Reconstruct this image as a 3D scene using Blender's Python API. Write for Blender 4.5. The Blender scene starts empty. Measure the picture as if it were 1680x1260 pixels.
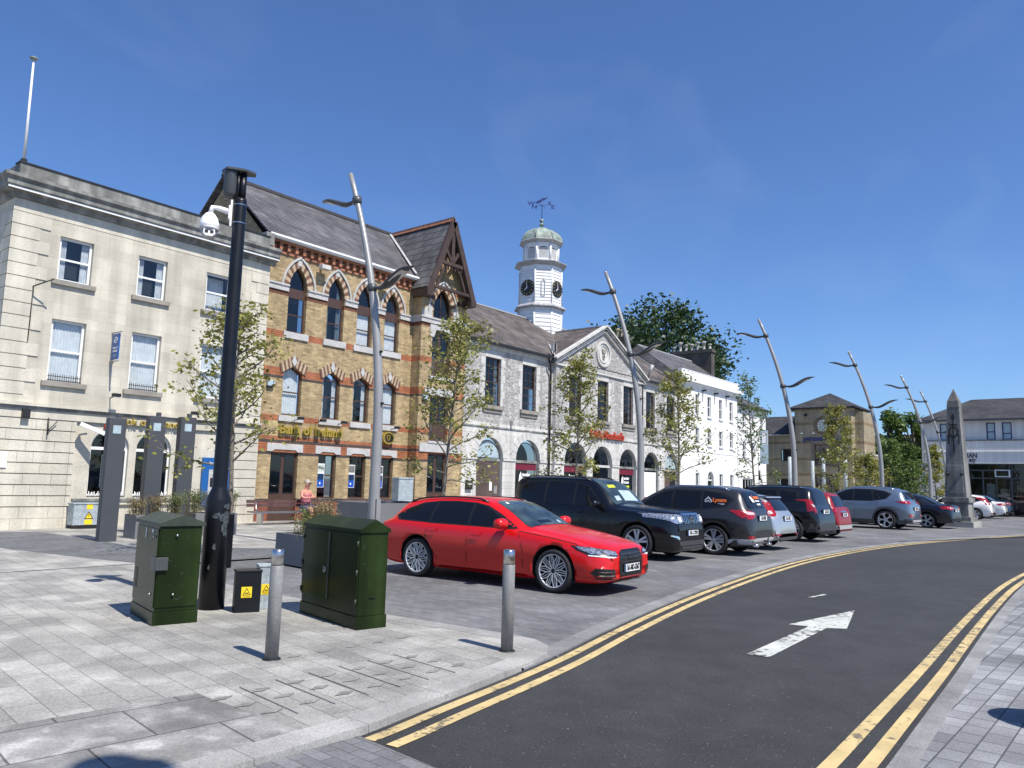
import bpy, bmesh, math, random
import numpy as np
from mathutils import Vector, Matrix, geometry
from mathutils.bvhtree import BVHTree
R = math.radians
PI = math.pi
scene = bpy.context.scene
COL = scene.collection

# ------------------------------------------------------------------ camera
CAM_H = 1.7
def look():
    a, p, r = R(51.346), R(7.27), R(1.5)
    rt = Vector((math.cos(-a), math.sin(-a), 0)); fw = Vector((math.sin(a), math.cos(a), 0)); up = Vector((0, 0, 1))
    F = fw * math.cos(p) + up * math.sin(p)
    U0 = -fw * math.sin(p) + up * math.cos(p)
    Rr = rt * math.cos(r) + U0 * math.sin(r)
    U = -rt * math.sin(r) + U0 * math.cos(r)
    m = Matrix((Rr, U, -F)).transposed().to_4x4()
    m.translation = Vector((0, 0, CAM_H))
    return m
cd = bpy.data.cameras.new('camera'); cam = bpy.data.objects.new('camera', cd); COL.objects.link(cam)
cam.matrix_world = look()
cd.sensor_width = 36; cd.lens = 36 * 1262 / 1680; cd.clip_start = 0.05; cd.clip_end = 3000
scene.camera = cam

# ------------------------------------------------------------------ light
SUN_EL = 56.0
SUN_AZ = -97.0            # direction towards the sun, degrees from +X
sd = Vector((math.cos(R(SUN_AZ)) * math.cos(R(SUN_EL)), math.sin(R(SUN_AZ)) * math.cos(R(SUN_EL)), math.sin(R(SUN_EL))))
w = bpy.data.worlds.new('World'); scene.world = w; w.use_nodes = True
nt = w.node_tree
sky = nt.nodes.new('ShaderNodeTexSky'); sky.sky_type = 'NISHITA'; sky.sun_disc = False
sky.sun_elevation = R(SUN_EL); sky.sun_rotation = math.atan2(sd.x, sd.y)
sky.air_density = 1.0; sky.dust_density = 0.4; sky.ozone_density = 3.0
tint = nt.nodes.new('ShaderNodeMixRGB'); tint.blend_type = 'MULTIPLY'; tint.inputs[0].default_value = 1; tint.inputs[2].default_value = (.55, .715, .97, 1)
wtc = nt.nodes.new('ShaderNodeTexCoord'); wmp = nt.nodes.new('ShaderNodeMapping'); wmp.inputs['Scale'].default_value = (2.2, 5.5, 7); wmp.inputs['Rotation'].default_value = (.3, .5, .9)
wn_ = nt.nodes.new('ShaderNodeTexNoise'); wn_.inputs['Scale'].default_value = 1.3; wn_.inputs['Detail'].default_value = 9; wn_.inputs['Distortion'].default_value = .6
wmr = nt.nodes.new('ShaderNodeMapRange'); wmr.inputs[1].default_value = .52; wmr.inputs[2].default_value = .85; wmr.inputs[3].default_value = 0; wmr.inputs[4].default_value = .045
wisp = nt.nodes.new('ShaderNodeMixRGB'); wisp.inputs[2].default_value = (6.5, 7.0, 7.8, 1)
nt.links.new(wtc.outputs['Generated'], wmp.inputs['Vector']); nt.links.new(wmp.outputs[0], wn_.inputs['Vector']); nt.links.new(wn_.outputs['Fac'], wmr.inputs[0]); nt.links.new(wmr.outputs[0], wisp.inputs[0])
nt.links.new(sky.outputs[0], tint.inputs[1]); nt.links.new(tint.outputs[0], wisp.inputs[1]); nt.links.new(wisp.outputs[0], nt.nodes['Background'].inputs[0])
nt.nodes['Background'].inputs[1].default_value = 0.125
sl = bpy.data.lights.new('sun', 'SUN'); sl.energy = 5.0; sl.angle = R(0.53); sl.color = (1.0, 0.94, 0.85)
sun = bpy.data.objects.new('sun', sl); COL.objects.link(sun)
sun.rotation_euler = sd.to_track_quat('Z', 'Y').to_euler(); sun.location = (0, 0, 40)
scene.view_settings.view_transform = 'Standard'; scene.view_settings.look = 'None'
scene.view_settings.exposure = 0.36; scene.view_settings.gamma = 1.0

# ------------------------------------------------------------------ node materials
def newmat(name):
    m = bpy.data.materials.new(name); m.use_nodes = True
    n = m.node_tree.nodes; b = n['Principled BSDF']
    return m, n, m.node_tree.links, b
def c4(c): return (c[0], c[1], c[2], 1)
def noise_mul(n, l, vec, col_socket, scale, amt, detail=5, lo=.35, hi=.65):
    """colour * (1 +- amt) driven by a noise"""
    t = n.new('ShaderNodeTexNoise'); t.inputs['Scale'].default_value = scale; t.inputs['Detail'].default_value = detail
    l.new(vec, t.inputs['Vector'])
    mr = n.new('ShaderNodeMapRange'); mr.inputs[1].default_value = lo; mr.inputs[2].default_value = hi
    mr.inputs[3].default_value = 1 - amt; mr.inputs[4].default_value = 1 + amt
    l.new(t.outputs['Fac'], mr.inputs[0])
    mx = n.new('ShaderNodeVectorMath'); mx.operation = 'SCALE'
    l.new(col_socket, mx.inputs[0]); l.new(mr.outputs[0], mx.inputs['Scale'])
    return mx.outputs[0], t.outputs['Fac']
def pbr(name, col, rough=.6, metal=0., noise=(3., .12), bump=None, spec=.5, coat=0., fine=None, streak=0.):
    m, n, l, b = newmat(name)
    tc = n.new('ShaderNodeTexCoord'); v = tc.outputs['Object']
    rgb = n.new('ShaderNodeRGB'); rgb.outputs[0].default_value = c4(col)
    s = rgb.outputs[0]
    if noise: s, f = noise_mul(n, l, v, s, noise[0], noise[1])
    if fine: s, f = noise_mul(n, l, v, s, fine[0], fine[1], 3)
    if streak: s = streaks(n, l, v, s, streak)
    l.new(s, b.inputs['Base Color'])
    b.inputs['Roughness'].default_value = rough; b.inputs['Metallic'].default_value = metal
    b.inputs['Specular IOR Level'].default_value = spec
    if coat: b.inputs['Coat Weight'].default_value = coat; b.inputs['Coat Roughness'].default_value = .03
    if bump:
        t = n.new('ShaderNodeTexNoise'); t.inputs['Scale'].default_value = bump[0]; t.inputs['Detail'].default_value = 6
        l.new(v, t.inputs['Vector'])
        bp = n.new('ShaderNodeBump'); bp.inputs['Strength'].default_value = bump[1]; bp.inputs['Distance'].default_value = .02
        l.new(t.outputs['Fac'], bp.inputs['Height']); l.new(bp.outputs[0], b.inputs['Normal'])
    return m
def wallvec(n, l, sx=1., sz=1., rot=0., ground=False, jitter=0.):
    tc = n.new('ShaderNodeTexCoord')
    if ground:
        mp = n.new('ShaderNodeMapping'); mp.inputs['Rotation'].default_value = (0, 0, rot)
        l.new(tc.outputs['Object'], mp.inputs['Vector']); return mp.outputs[0], tc.outputs['Object']
    sp = n.new('ShaderNodeSeparateXYZ'); l.new(tc.outputs['Object'], sp.inputs[0])
    ad = n.new('ShaderNodeMath'); ad.operation = 'ADD'; l.new(sp.outputs[0], ad.inputs[0]); l.new(sp.outputs[1], ad.inputs[1])
    mu = n.new('ShaderNodeMath'); mu.operation = 'MULTIPLY'; l.new(ad.outputs[0], mu.inputs[0]); mu.inputs[1].default_value = sx
    mz = n.new('ShaderNodeMath'); mz.operation = 'MULTIPLY'; l.new(sp.outputs[2], mz.inputs[0]); mz.inputs[1].default_value = sz
    cb = n.new('ShaderNodeCombineXYZ'); l.new(mu.outputs[0], cb.inputs[0]); l.new(mz.outputs[0], cb.inputs[1])
    return cb.outputs[0], tc.outputs['Object']
def brickmat(name, c1, c2, mortar, bw, bh, ms=.01, noise=(1.2, .15), fine=(40, .12), rough=.85, bump=.4, ground=False,
             rot=0., sz=1., offset=.5, bias=0., stain=None, bands=None, patch=None, patch2=None):
    m, n, l, b = newmat(name)
    v, ob = wallvec(n, l, sz=sz, ground=ground, rot=rot)
    br = n.new('ShaderNodeTexBrick'); l.new(v, br.inputs['Vector'])
    br.inputs['Scale'].default_value = 1; br.inputs['Brick Width'].default_value = bw; br.inputs['Row Height'].default_value = bh
    br.inputs['Mortar Size'].default_value = ms; br.inputs['Mortar Smooth'].default_value = .1; br.offset = offset
    br.inputs['Color1'].default_value = c4(c1); br.inputs['Color2'].default_value = c4(c2); br.inputs['Mortar'].default_value = c4(mortar)
    br.inputs['Bias'].default_value = bias
    s = br.outputs['Color']
    if bands:          # list of (z0, z1, colour1, colour2): brick courses of another colour
        sp = n.new('ShaderNodeSeparateXYZ'); l.new(ob, sp.inputs[0])
        for z0, z1, ca, cb_ in bands:
            b2 = n.new('ShaderNodeTexBrick'); l.new(v, b2.inputs['Vector'])
            b2.inputs['Scale'].default_value = 1; b2.inputs['Brick Width'].default_value = bw; b2.inputs['Row Height'].default_value = bh
            b2.inputs['Mortar Size'].default_value = ms; b2.offset = offset
            b2.inputs['Color1'].default_value = c4(ca); b2.inputs['Color2'].default_value = c4(cb_); b2.inputs['Mortar'].default_value = c4([x * .6 for x in ca])
            g1 = n.new('ShaderNodeMath'); g1.operation = 'GREATER_THAN'; l.new(sp.outputs[2], g1.inputs[0]); g1.inputs[1].default_value = z0
            g2 = n.new('ShaderNodeMath'); g2.operation = 'LESS_THAN'; l.new(sp.outputs[2], g2.inputs[0]); g2.inputs[1].default_value = z1
            g = n.new('ShaderNodeMath'); g.operation = 'MULTIPLY'; l.new(g1.outputs[0], g.inputs[0]); l.new(g2.outputs[0], g.inputs[1])
            mx = n.new('ShaderNodeMixRGB'); l.new(g.outputs[0], mx.inputs[0]); l.new(s, mx.inputs[1]); l.new(b2.outputs['Color'], mx.inputs[2])
            s = mx.outputs[0]
    if noise: s, f = noise_mul(n, l, ob, s, noise[0], noise[1])
    if patch: s, f = noise_mul(n, l, ob, s, patch[0], patch[1], 8, .45, .6)
    if patch2: s, f = noise_mul(n, l, ob, s, patch2[0], patch2[1], 10, .55, .62)
    if fine: s, f = noise_mul(n, l, ob, s, fine[0], fine[1], 3, .3, .7)
    if not ground: s = streaks(n, l, ob, s, .10)
    l.new(s, b.inputs['Base Color']); b.inputs['Roughness'].default_value = rough
    b.inputs['Specular IOR Level'].default_value = .3
    if bump:
        iv = n.new('ShaderNodeMath'); iv.operation = 'SUBTRACT'; iv.inputs[0].default_value = 1; l.new(br.outputs['Fac'], iv.inputs[1])
        t = n.new('ShaderNodeTexNoise'); t.inputs['Scale'].default_value = 30; t.inputs['Detail'].default_value = 5; l.new(ob, t.inputs['Vector'])
        ad = n.new('ShaderNodeMath'); ad.operation = 'MULTIPLY_ADD'; l.new(t.outputs['Fac'], ad.inputs[0]); ad.inputs[1].default_value = .5; l.new(iv.outputs[0], ad.inputs[2])
        bp = n.new('ShaderNodeBump'); bp.inputs['Strength'].default_value = bump; bp.inputs['Distance'].default_value = .01
        l.new(ad.outputs[0], bp.inputs['Height']); l.new(bp.outputs[0], b.inputs['Normal'])
    return m
def streaks(n, l, ob, s, amt):
    mp = n.new('ShaderNodeMapping'); mp.inputs['Scale'].default_value = (2.6, 2.6, .16); l.new(ob, mp.inputs['Vector'])
    return noise_mul(n, l, mp.outputs[0], s, 1.0, amt, 7, .42, .62)[0]
def rubblemat(name, cols, joint, sx, sz, jw=.04, rough=.9, bump=.45):
    m, n, l, b = newmat(name)
    v, ob = wallvec(n, l, sx=sx, sz=sz)
    nz = n.new('ShaderNodeTexNoise'); nz.inputs['Scale'].default_value = 1.6; l.new(v, nz.inputs['Vector'])
    av = n.new('ShaderNodeVectorMath'); av.operation = 'MULTIPLY_ADD'; l.new(nz.outputs['Color'], av.inputs[0]); av.inputs[1].default_value = (.35, .35, 0); l.new(v, av.inputs[2])
    vd = n.new('ShaderNodeTexVoronoi'); vd.feature = 'F1'; vd.distance = 'CHEBYCHEV'; vd.inputs['Randomness'].default_value = .68; l.new(av.outputs[0], vd.inputs['Vector']); vd.inputs['Scale'].default_value = 1
    ve = n.new('ShaderNodeTexVoronoi'); ve.feature = 'DISTANCE_TO_EDGE'; ve.inputs['Randomness'].default_value = .68; l.new(av.outputs[0], ve.inputs['Vector']); ve.inputs['Scale'].default_value = 1
    v2 = n.new('ShaderNodeTexVoronoi'); v2.feature = 'F1'; v2.inputs['Randomness'].default_value = .68; l.new(av.outputs[0], v2.inputs['Vector']); v2.inputs['Scale'].default_value = 1
    sp = n.new('ShaderNodeSeparateXYZ'); l.new(v2.outputs['Color'], sp.inputs[0])
    cr = n.new('ShaderNodeValToRGB'); e = cr.color_ramp.elements
    e[0].position = 0; e[0].color = c4(cols[0]); e[1].position = 1; e[1].color = c4(cols[-1])
    for i, c in enumerate(cols[1:-1]):
        k = e.new((i + 1) / (len(cols) - 1)); k.color = c4(c)
    l.new(sp.outputs[0], cr.inputs[0])
    mr = n.new('ShaderNodeMapRange'); mr.inputs[1].default_value = jw * .4; mr.inputs[2].default_value = jw; l.new(ve.outputs['Distance'], mr.inputs[0])
    mx = n.new('ShaderNodeMixRGB'); l.new(mr.outputs[0], mx.inputs[0]); mx.inputs[1].default_value = c4(joint); l.new(cr.outputs[0], mx.inputs[2])
    s = streaks(n, l, ob, mx.outputs[0], .12); s, f = noise_mul(n, l, ob, s, 5, .16); s, f = noise_mul(n, l, ob, s, 40, .12, 3)
    l.new(s, b.inputs['Base Color']); b.inputs['Roughness'].default_value = rough
    mb_ = n.new('ShaderNodeMapRange'); mb_.inputs[2].default_value = .14; l.new(ve.outputs['Distance'], mb_.inputs[0])
    ad = n.new('ShaderNodeMath'); ad.operation = 'MULTIPLY_ADD'; l.new(f, ad.inputs[0]); ad.inputs[1].default_value = .35; l.new(mb_.outputs[0], ad.inputs[2])
    bp = n.new('ShaderNodeBump'); bp.inputs['Strength'].default_value = bump; bp.inputs['Distance'].default_value = .03
    l.new(ad.outputs[0], bp.inputs['Height']); l.new(bp.outputs[0], b.inputs['Normal'])
    return m
def glassmat(name, tint=(.55, .6, .62), refl=.16):
    m = bpy.data.materials.new(name); m.use_nodes = True; n = m.node_tree.nodes; l = m.node_tree.links
    n.remove(n['Principled BSDF']); out = n['Material Output']
    tr = n.new('ShaderNodeBsdfTransparent'); tr.inputs[0].default_value = c4(tint)
    gl = n.new('ShaderNodeBsdfGlossy'); gl.inputs['Roughness'].default_value = .01
    tc = n.new('ShaderNodeTexCoord'); t = n.new('ShaderNodeTexNoise'); t.inputs['Scale'].default_value = 1.3; l.new(tc.outputs['Object'], t.inputs['Vector'])
    bp = n.new('ShaderNodeBump'); bp.inputs['Strength'].default_value = .12; bp.inputs['Distance'].default_value = .05; l.new(t.outputs['Fac'], bp.inputs['Height']); l.new(bp.outputs[0], gl.inputs['Normal'])
    fr = n.new('ShaderNodeLayerWeight'); fr.inputs[0].default_value = .5
    pw = n.new('ShaderNodeMath'); pw.operation = 'POWER'; pw.inputs[1].default_value = 5; l.new(fr.outputs['Facing'], pw.inputs[0])
    mr = n.new('ShaderNodeMapRange'); mr.inputs[3].default_value = .05 + refl * .6; mr.inputs[4].default_value = .95; l.new(pw.outputs[0], mr.inputs[0])
    mx = n.new('ShaderNodeMixShader'); l.new(mr.outputs[0], mx.inputs[0]); l.new(tr.outputs[0], mx.inputs[1]); l.new(gl.outputs[0], mx.inputs[2])
    l.new(mx.outputs[0], out.inputs[0]); return m
def leafmat(name, c1, c2, transl=.35):
    m, n, l, b = newmat(name)
    tc = n.new('ShaderNodeTexCoord'); t = n.new('ShaderNodeTexNoise'); t.inputs['Scale'].default_value = 2.2; t.inputs['Detail'].default_value = 4; l.new(tc.outputs['Object'], t.inputs['Vector'])
    t2 = n.new('ShaderNodeTexWhiteNoise'); g = n.new('ShaderNodeNewGeometry'); t2.noise_dimensions = '1D'; l.new(g.outputs['Random Per Island'], t2.inputs['W'])
    ad = n.new('ShaderNodeMath'); ad.operation = 'MULTIPLY_ADD'; l.new(t2.outputs[0], ad.inputs[0]); ad.inputs[1].default_value = .6; l.new(t.outputs['Fac'], ad.inputs[2])
    mr = n.new('ShaderNodeMapRange'); mr.inputs[1].default_value = .4; mr.inputs[2].default_value = 1.2; l.new(ad.outputs[0], mr.inputs[0])
    mx = n.new('ShaderNodeMixRGB'); l.new(mr.outputs[0], mx.inputs[0]); mx.inputs[1].default_value = c4(c1); mx.inputs[2].default_value = c4(c2)
    l.new(mx.outputs[0], b.inputs['Base Color']); b.inputs['Roughness'].default_value = .5
    tl = n.new('ShaderNodeBsdfTranslucent'); l.new(mx.outputs[0], tl.inputs[0])
    ms = n.new('ShaderNodeMixShader'); ms.inputs[0].default_value = transl; l.new(b.outputs[0], ms.inputs[1]); l.new(tl.outputs[0], ms.inputs[2])
    l.new(ms.outputs[0], n['Material Output'].inputs[0]); return m
M = {}
M['ashlar'] = brickmat('cream_ashlar', (.56, .525, .435), (.49, .455, .375), (.42, .38, .30), .85, .33, .004, noise=(.9, .12), fine=(25, .08), bump=.15, patch=(.6, .05))
M['ashlar_plain'] = pbr('cream_stone', (.56, .525, .435), .85, streak=.10, noise=(1.2, .1), fine=(30, .1), bump=(20, .2))
M['cornice'] = pbr('grey_cornice_stone', (.22, .22, .205), .85, streak=.3, noise=(2.5, .22), fine=(30, .12), bump=(25, .3))
M['sillstone'] = pbr('sill_stone', (.27, .25, .215), .8, noise=(3, .15), bump=(30, .2))
red1, red2 = (.40, .15, .075), (.31, .12, .06)
dk1, dk2 = (.085, .075, .07), (.06, .055, .055)
M['brick'] = brickmat('buff_brick', (.47, .35, .185), (.28, .20, .105), (.36, .30, .2), .24, .082, .009, noise=(1.5, .06), fine=(22, .22), bump=.5, patch=(3, .08),
    bands=[(0, .75, (.27, .10, .06), (.22, .08, .05)), (.75, .86, dk1, dk2), (2.5, 2.6, dk1, dk2), (2.6, 2.95, red1, red2), (2.95, 3.06, dk1, dk2), (3.06, 3.2, red1, red2),
           (3.77, 4.0, red1, red2), (5.4, 5.5, dk1, dk2), (5.5, 5.82, red1, red2), (6.98, 7.24, red1, red2), (8.62, 8.8, (.2, .09, .05), (.15, .07, .045)), (10.36, 10.5, red1, red2)])
M['redbrick'] = brickmat('red_brick', red1, red2, (.3, .2, .15), .23, .078, .008)
M['vous_a'] = pbr('brown_brick_voussoir', (.15, .075, .05), .8, noise=(9, .2)); M['vous_b'] = pbr('buff_voussoir', (.42, .33, .22), .8, noise=(9, .2))
M['white_stone'] = pbr('pale_dressed_stone', (.46, .455, .44), .8, noise=(3, .1), fine=(25, .1), bump=(25, .15))
M['slate'] = brickmat('slate', (.135, .13, .135), (.095, .092, .098), (.035, .033, .035), .32, .17, .012, noise=(.7, .2), fine=(20, .15), bump=.7, rough=.6, patch=(1.3, .14))
M['slate_dark'] = brickmat('dark_slate', (.062, .062, .066), (.045, .045, .05), (.02, .02, .02), .32, .17, .012, noise=(.7, .2), fine=(20, .15), bump=.5, rough=.7)
M['slate_c'] = brickmat('brown_slate', (.15, .125, .115), (.10, .088, .085), (.04, .035, .033), .34, .16, .014, noise=(.5, .25), fine=(15, .2), bump=.8, rough=.7, patch=(1.2, .2))
M['slate_big'] = brickmat('large_slate', (.135, .13, .13), (.10, .098, .10), (.03, .03, .03), .6, .36, .018, noise=(.8, .2), fine=(20, .15), bump=.8, rough=.65)
M['ridge'] = pbr('clay_ridge_tile', (.20, .085, .05), .8, noise=(5, .3)); M['ridge_dark'] = pbr('dark_ridge_tile', (.05, .045, .05), .7)
M['timber'] = pbr('brown_painted_timber', (.060, .036, .026), .55, noise=(4, .2), bump=(12, .2))
M['brownpaint'] = pbr('brown_joinery', (.075, .040, .028), .35, noise=(4, .1)); M['brownpaint2'] = pbr('mauve_brown_door_paint', (.11, .075, .065), .45)
M['whitepaint'] = pbr('white_joinery_paint', (.78, .78, .76), .35, noise=(4, .04))
M['whiterender'] = pbr('white_render', (.80, .80, .78), .8, streak=.05, noise=(.8, .04), fine=(12, .03), bump=(30, .1))
M['greyrender'] = pbr('off_white_render', (.66, .65, .62), .85, streak=.07, noise=(.6, .06))
M['rubble'] = rubblemat('grey_rubble_stone', [(.40, .388, .37), (.335, .325, .31), (.44, .43, .41), (.37, .36, .345), (.47, .46, .44), (.36, .34, .32)], (.26, .25, .24), 2.5, 5.4, .045)
M['ashlar_c'] = brickmat('grey_ashlar', (.60, .585, .55), (.52, .505, .475), (.31, .3, .28), .62, .34, .008, noise=(1.2, .08), fine=(25, .08), bump=.3)
M['cstone'] = pbr('dressed_grey_stone', (.53, .52, .49), .8, noise=(2, .12), fine=(25, .1), bump=(30, .2))
M['tantrim'] = pbr('brown_stone_trim', (.17, .145, .115), .85)
M['tsb'] = brickmat('tan_brick', (.36, .30, .20), (.27, .225, .15), (.32, .29, .22), .23, .08, .009, noise=(1, .1), fine=(20, .1), bump=.3,
    bands=[(2.95, 3.2, (.28, .21, .12), (.24, .18, .1)), (5.9, 6.15, (.27, .2, .12), (.23, .17, .1)), (4.4, 4.6, (.28, .21, .12), (.24, .18, .1)), (7.6, 7.85, (.28, .21, .12), (.24, .18, .1))])
M['glass'] = glassmat('window_glass', (.88, .91, .93), .05)
M['glass_dark'] = glassmat('dark_window_glass', (.42, .46, .48), .04)
M['interior'] = pbr('dark_interior', (.012, .014, .018), .8, noise=None)
M['blind'] = pbr('white_vertical_blind', (.66, .68, .68), .7, noise=(6, .08)); M['curtain'] = pbr('net_curtain', (.55, .57, .58), .8, noise=(8, .15))
M['lead'] = pbr('lead_flashing', (.36, .36, .37), .55, noise=(5, .15)); M['copper'] = pbr('verdigris_copper', (.22, .27, .235), .6, noise=(3, .35), fine=(12, .25))
M['blackmetal'] = pbr('black_painted_metal', (.008, .009, .012), .36, spec=.3, noise=(4, .2)); M['blackiron'] = pbr('black_iron', (.015, .015, .016), .5)
M['wornpaint'] = pbr('worn_bluish_paint', (.055, .065, .07), .5, noise=(25, .5))
M['pillar'] = pbr('slate_grey_coated_steel', (.058, .062, .070), .5, noise=(2, .05)); M['pillar_side'] = pbr('slate_grey_edge', (.045, .048, .055), .5)
M['cabgreen'] = pbr('dark_green_paint', (.015, .027, .007), .28, streak=.3, noise=(2.2, .2), spec=.18, fine=(60, .05)); M['cabgreen_w'] = pbr('weathered_green_lid', (.035, .045, .03), .5, noise=(5, .3))
M['steel'] = pbr('brushed_steel', (.50, .50, .50), .28, metal=1, noise=(8, .08)); M['bollard'] = pbr('grey_bollard_paint', (.23, .228, .22), .42, streak=.12, metal=.1, noise=(5, .08), fine=(40, .08))
M['lamp'] = pbr('galvanised_grey', (.29, .29, .285), .4, metal=.15, noise=(2, .08)); M['lampdark'] = pbr('lamp_head_grey', (.06, .065, .07), .4); M['lampglass'] = pbr('lamp_lens', (.6, .6, .56), .15)
M['planter'] = pbr('grey_planter_panel', (.155, .155, .16), .6, noise=(1.5, .08)); M['soil'] = pbr('soil', (.04, .03, .02), .95)
M['yellow'] = pbr('yellow_sticker', (.85, .62, .02), .5, noise=None); M['orange'] = pbr('orange_print', (.75, .16, .03), .5, noise=None)
M['gold'] = pbr('gilt_lettering', (.50, .36, .06), .35, metal=.5, noise=(6, .15)); M['red_sign'] = pbr('red_letter', (.42, .05, .02), .4); M['navy'] = pbr('navy_letter', (.02, .03, .15), .4)
M['blue'] = pbr('bank_blue', (.012, .10, .32), .35, noise=None); M['navyposter'] = pbr('dark_blue_poster', (.008, .03, .09), .3, noise=None); M['posterblue'] = pbr('poster_blue', (.01, .08, .42), .3, noise=None)
M['white'] = pbr('white_print', (.85, .85, .85), .5, noise=None); M['black'] = pbr('black_print', (.01, .01, .01), .5, noise=None); M['maroon'] = pbr('maroon_fascia', (.16, .012, .03), .4, noise=None)
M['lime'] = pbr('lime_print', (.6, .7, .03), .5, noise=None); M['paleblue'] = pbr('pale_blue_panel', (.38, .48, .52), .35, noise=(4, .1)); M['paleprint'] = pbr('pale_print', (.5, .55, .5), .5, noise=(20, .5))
M['greycab'] = pbr('grey_blue_paint', (.33, .38, .41), .5, noise=(6, .15), fine=(20, .15)); M['plasticgrey'] = pbr('grey_plastic', (.42, .42, .42), .6)
M['bark'] = pbr('young_bark', (.17, .15, .12), .9, noise=(8, .2), bump=(30, .4))
M['leaf'] = leafmat('spring_leaf', (.15, .165, .03), (.38, .36, .09)); M['leaf_dark'] = leafmat('dark_leaf', (.018, .042, .012), (.05, .095, .025), .2)
M['leaf_mid'] = leafmat('mid_leaf', (.07, .12, .025), (.17, .25, .055)); M['dryplant'] = leafmat('dry_stems', (.16, .12, .06), (.32, .26, .13), .3); M['greenplant'] = leafmat('planter_leaves', (.07, .11, .03), (.2, .24, .08), .3)
M['obelisk'] = pbr('weathered_grey_granite', (.18, .178, .168), .85, noise=(1.1, .25), fine=(18, .18), bump=(20, .4), streak=.25); M['obelisk_lt'] = pbr('pale_granite_plinth', (.34, .33, .30), .85, noise=(3, .15), fine=(20, .1))
M['bronze'] = pbr('dark_bronze', (.035, .04, .045), .4, metal=.6)
M['skin'] = pbr('sunburnt_skin', (.56, .25, .18), .55, noise=(14, .08)); M['hair'] = pbr('grey_hair', (.42, .38, .33), .8, noise=(30, .3)); M['vest'] = pbr('pink_vest', (.36, .11, .15), .85, noise=(25, .25)); M['shorts'] = pbr('blue_grey_shorts', (.09, .09, .14), .85, noise=(25, .5)); M['shoe'] = pbr('shoe', (.2, .18, .16), .7)
M['bench'] = pbr('bench_timber', (.105, .055, .05), .45, noise=(6, .2)); M['potcream'] = pbr('cream_chimney_pot', (.52, .45, .28), .8, noise=(6, .2)); M['potgrey'] = pbr('grey_chimney_pot', (.45, .43, .38), .8, noise=(6, .2))
M['chimbrick'] = brickmat('old_brown_brick', (.17, .12, .085), (.12, .085, .06), (.2, .17, .13), .23, .08, .01, noise=(2, .3)); M['chimrender'] = pbr('dark_cement_render', (.085, .075, .065), .9, noise=(1.2, .25), bump=(10, .3))
# ground
M['slab'] = brickmat('granite_slab_paving', (.37, .362, .335), (.285, .28, .262), (.165, .16, .15), .62, .24, .0042, noise=(.5, .16), fine=(55, .22), bump=.25, ground=True, rot=R(97), patch=(1.4, .15), bias=.05, patch2=(3.1, .06))
M['bigslab'] = brickmat('large_granite_slab', (.31, .305, .29), (.225, .222, .215), (.10, .10, .095), .82, .66, .008, noise=(1.3, .16), fine=(60, .2), bump=.3, ground=True, rot=R(7), patch=(2.0, .22), patch2=(4, .12))
M['sett'] = brickmat('grey_sett_paving', (.19, .192, .196), (.14, .142, .147), (.088, .089, .09), .21, .105, .004, noise=(.25, .1), fine=(45, .14), bump=.3, ground=True, rot=R(93), patch=(.5, .1), patch2=(1.1, .08))
M['sett_dark'] = brickmat('dark_sett_paving', (.155, .16, .17), (.12, .125, .13), (.075, .075, .08), .2, .1, .006, ground=True, rot=R(93), fine=(40, .2))
M['paver'] = brickmat('small_grey_paver', (.265, .27, .28), (.175, .178, .187), (.085, .087, .092), .24, .16, .006, noise=(.8, .12), fine=(55, .2), bump=.35, ground=True, rot=R(2), patch=(1.2, .18))
M['kerb_grey'] = brickmat('grey_flush_kerb', (.255, .255, .25), (.215, .215, .213), (.12, .12, .12), .9, 3., .004, noise=(1, .12), fine=(60, .2), bump=.2, ground=True, rot=R(2), patch=(1.6, .12))
M['facet'] = pbr('cut_granite_facet', (.215, .212, .2), .8, noise=(6, .2), fine=(60, .2))
M['kerb'] = brickmat('granite_kerb', (.36, .355, .335), (.29, .285, .275), (.16, .16, .155), .9, 3., .004, noise=(1, .12), fine=(60, .22), bump=.2, ground=True, rot=R(2), patch=(1.6, .12))
def asphaltmat():
    m, n, l, b = newmat('asphalt')
    tc = n.new('ShaderNodeTexCoord'); v = tc.outputs['Object']
    rgb = n.new('ShaderNodeRGB'); rgb.outputs[0].default_value = (.0335, .034, .0345, 1)
    s, f = noise_mul(n, l, v, rgb.outputs[0], .35, .16); s, f = noise_mul(n, l, v, s, 2.5, .14, 8); s, f = noise_mul(n, l, v, s, 130, .5, 2, .25, .75)
    sp = n.new('ShaderNodeTexNoise'); sp.inputs['Scale'].default_value = 55; l.new(v, sp.inputs['Vector'])
    mr = n.new('ShaderNodeMapRange'); mr.inputs[1].default_value = .70; mr.inputs[2].default_value = .76; l.new(sp.outputs['Fac'], mr.inputs[0])
    mx = n.new('ShaderNodeMixRGB'); l.new(mr.outputs[0], mx.inputs[0]); l.new(s, mx.inputs[1]); mx.inputs[2].default_value = (.22, .22, .21, 1)
    l.new(mx.outputs[0], b.inputs['Base Color']); b.inputs['Roughness'].default_value = .82
    bp = n.new('ShaderNodeBump'); bp.inputs['Strength'].default_value = .6; bp.inputs['Distance'].default_value = .006; l.new(f, bp.inputs['Height']); l.new(bp.outputs[0], b.inputs['Normal'])
    return m
M['asphalt'] = asphaltmat()
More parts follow.
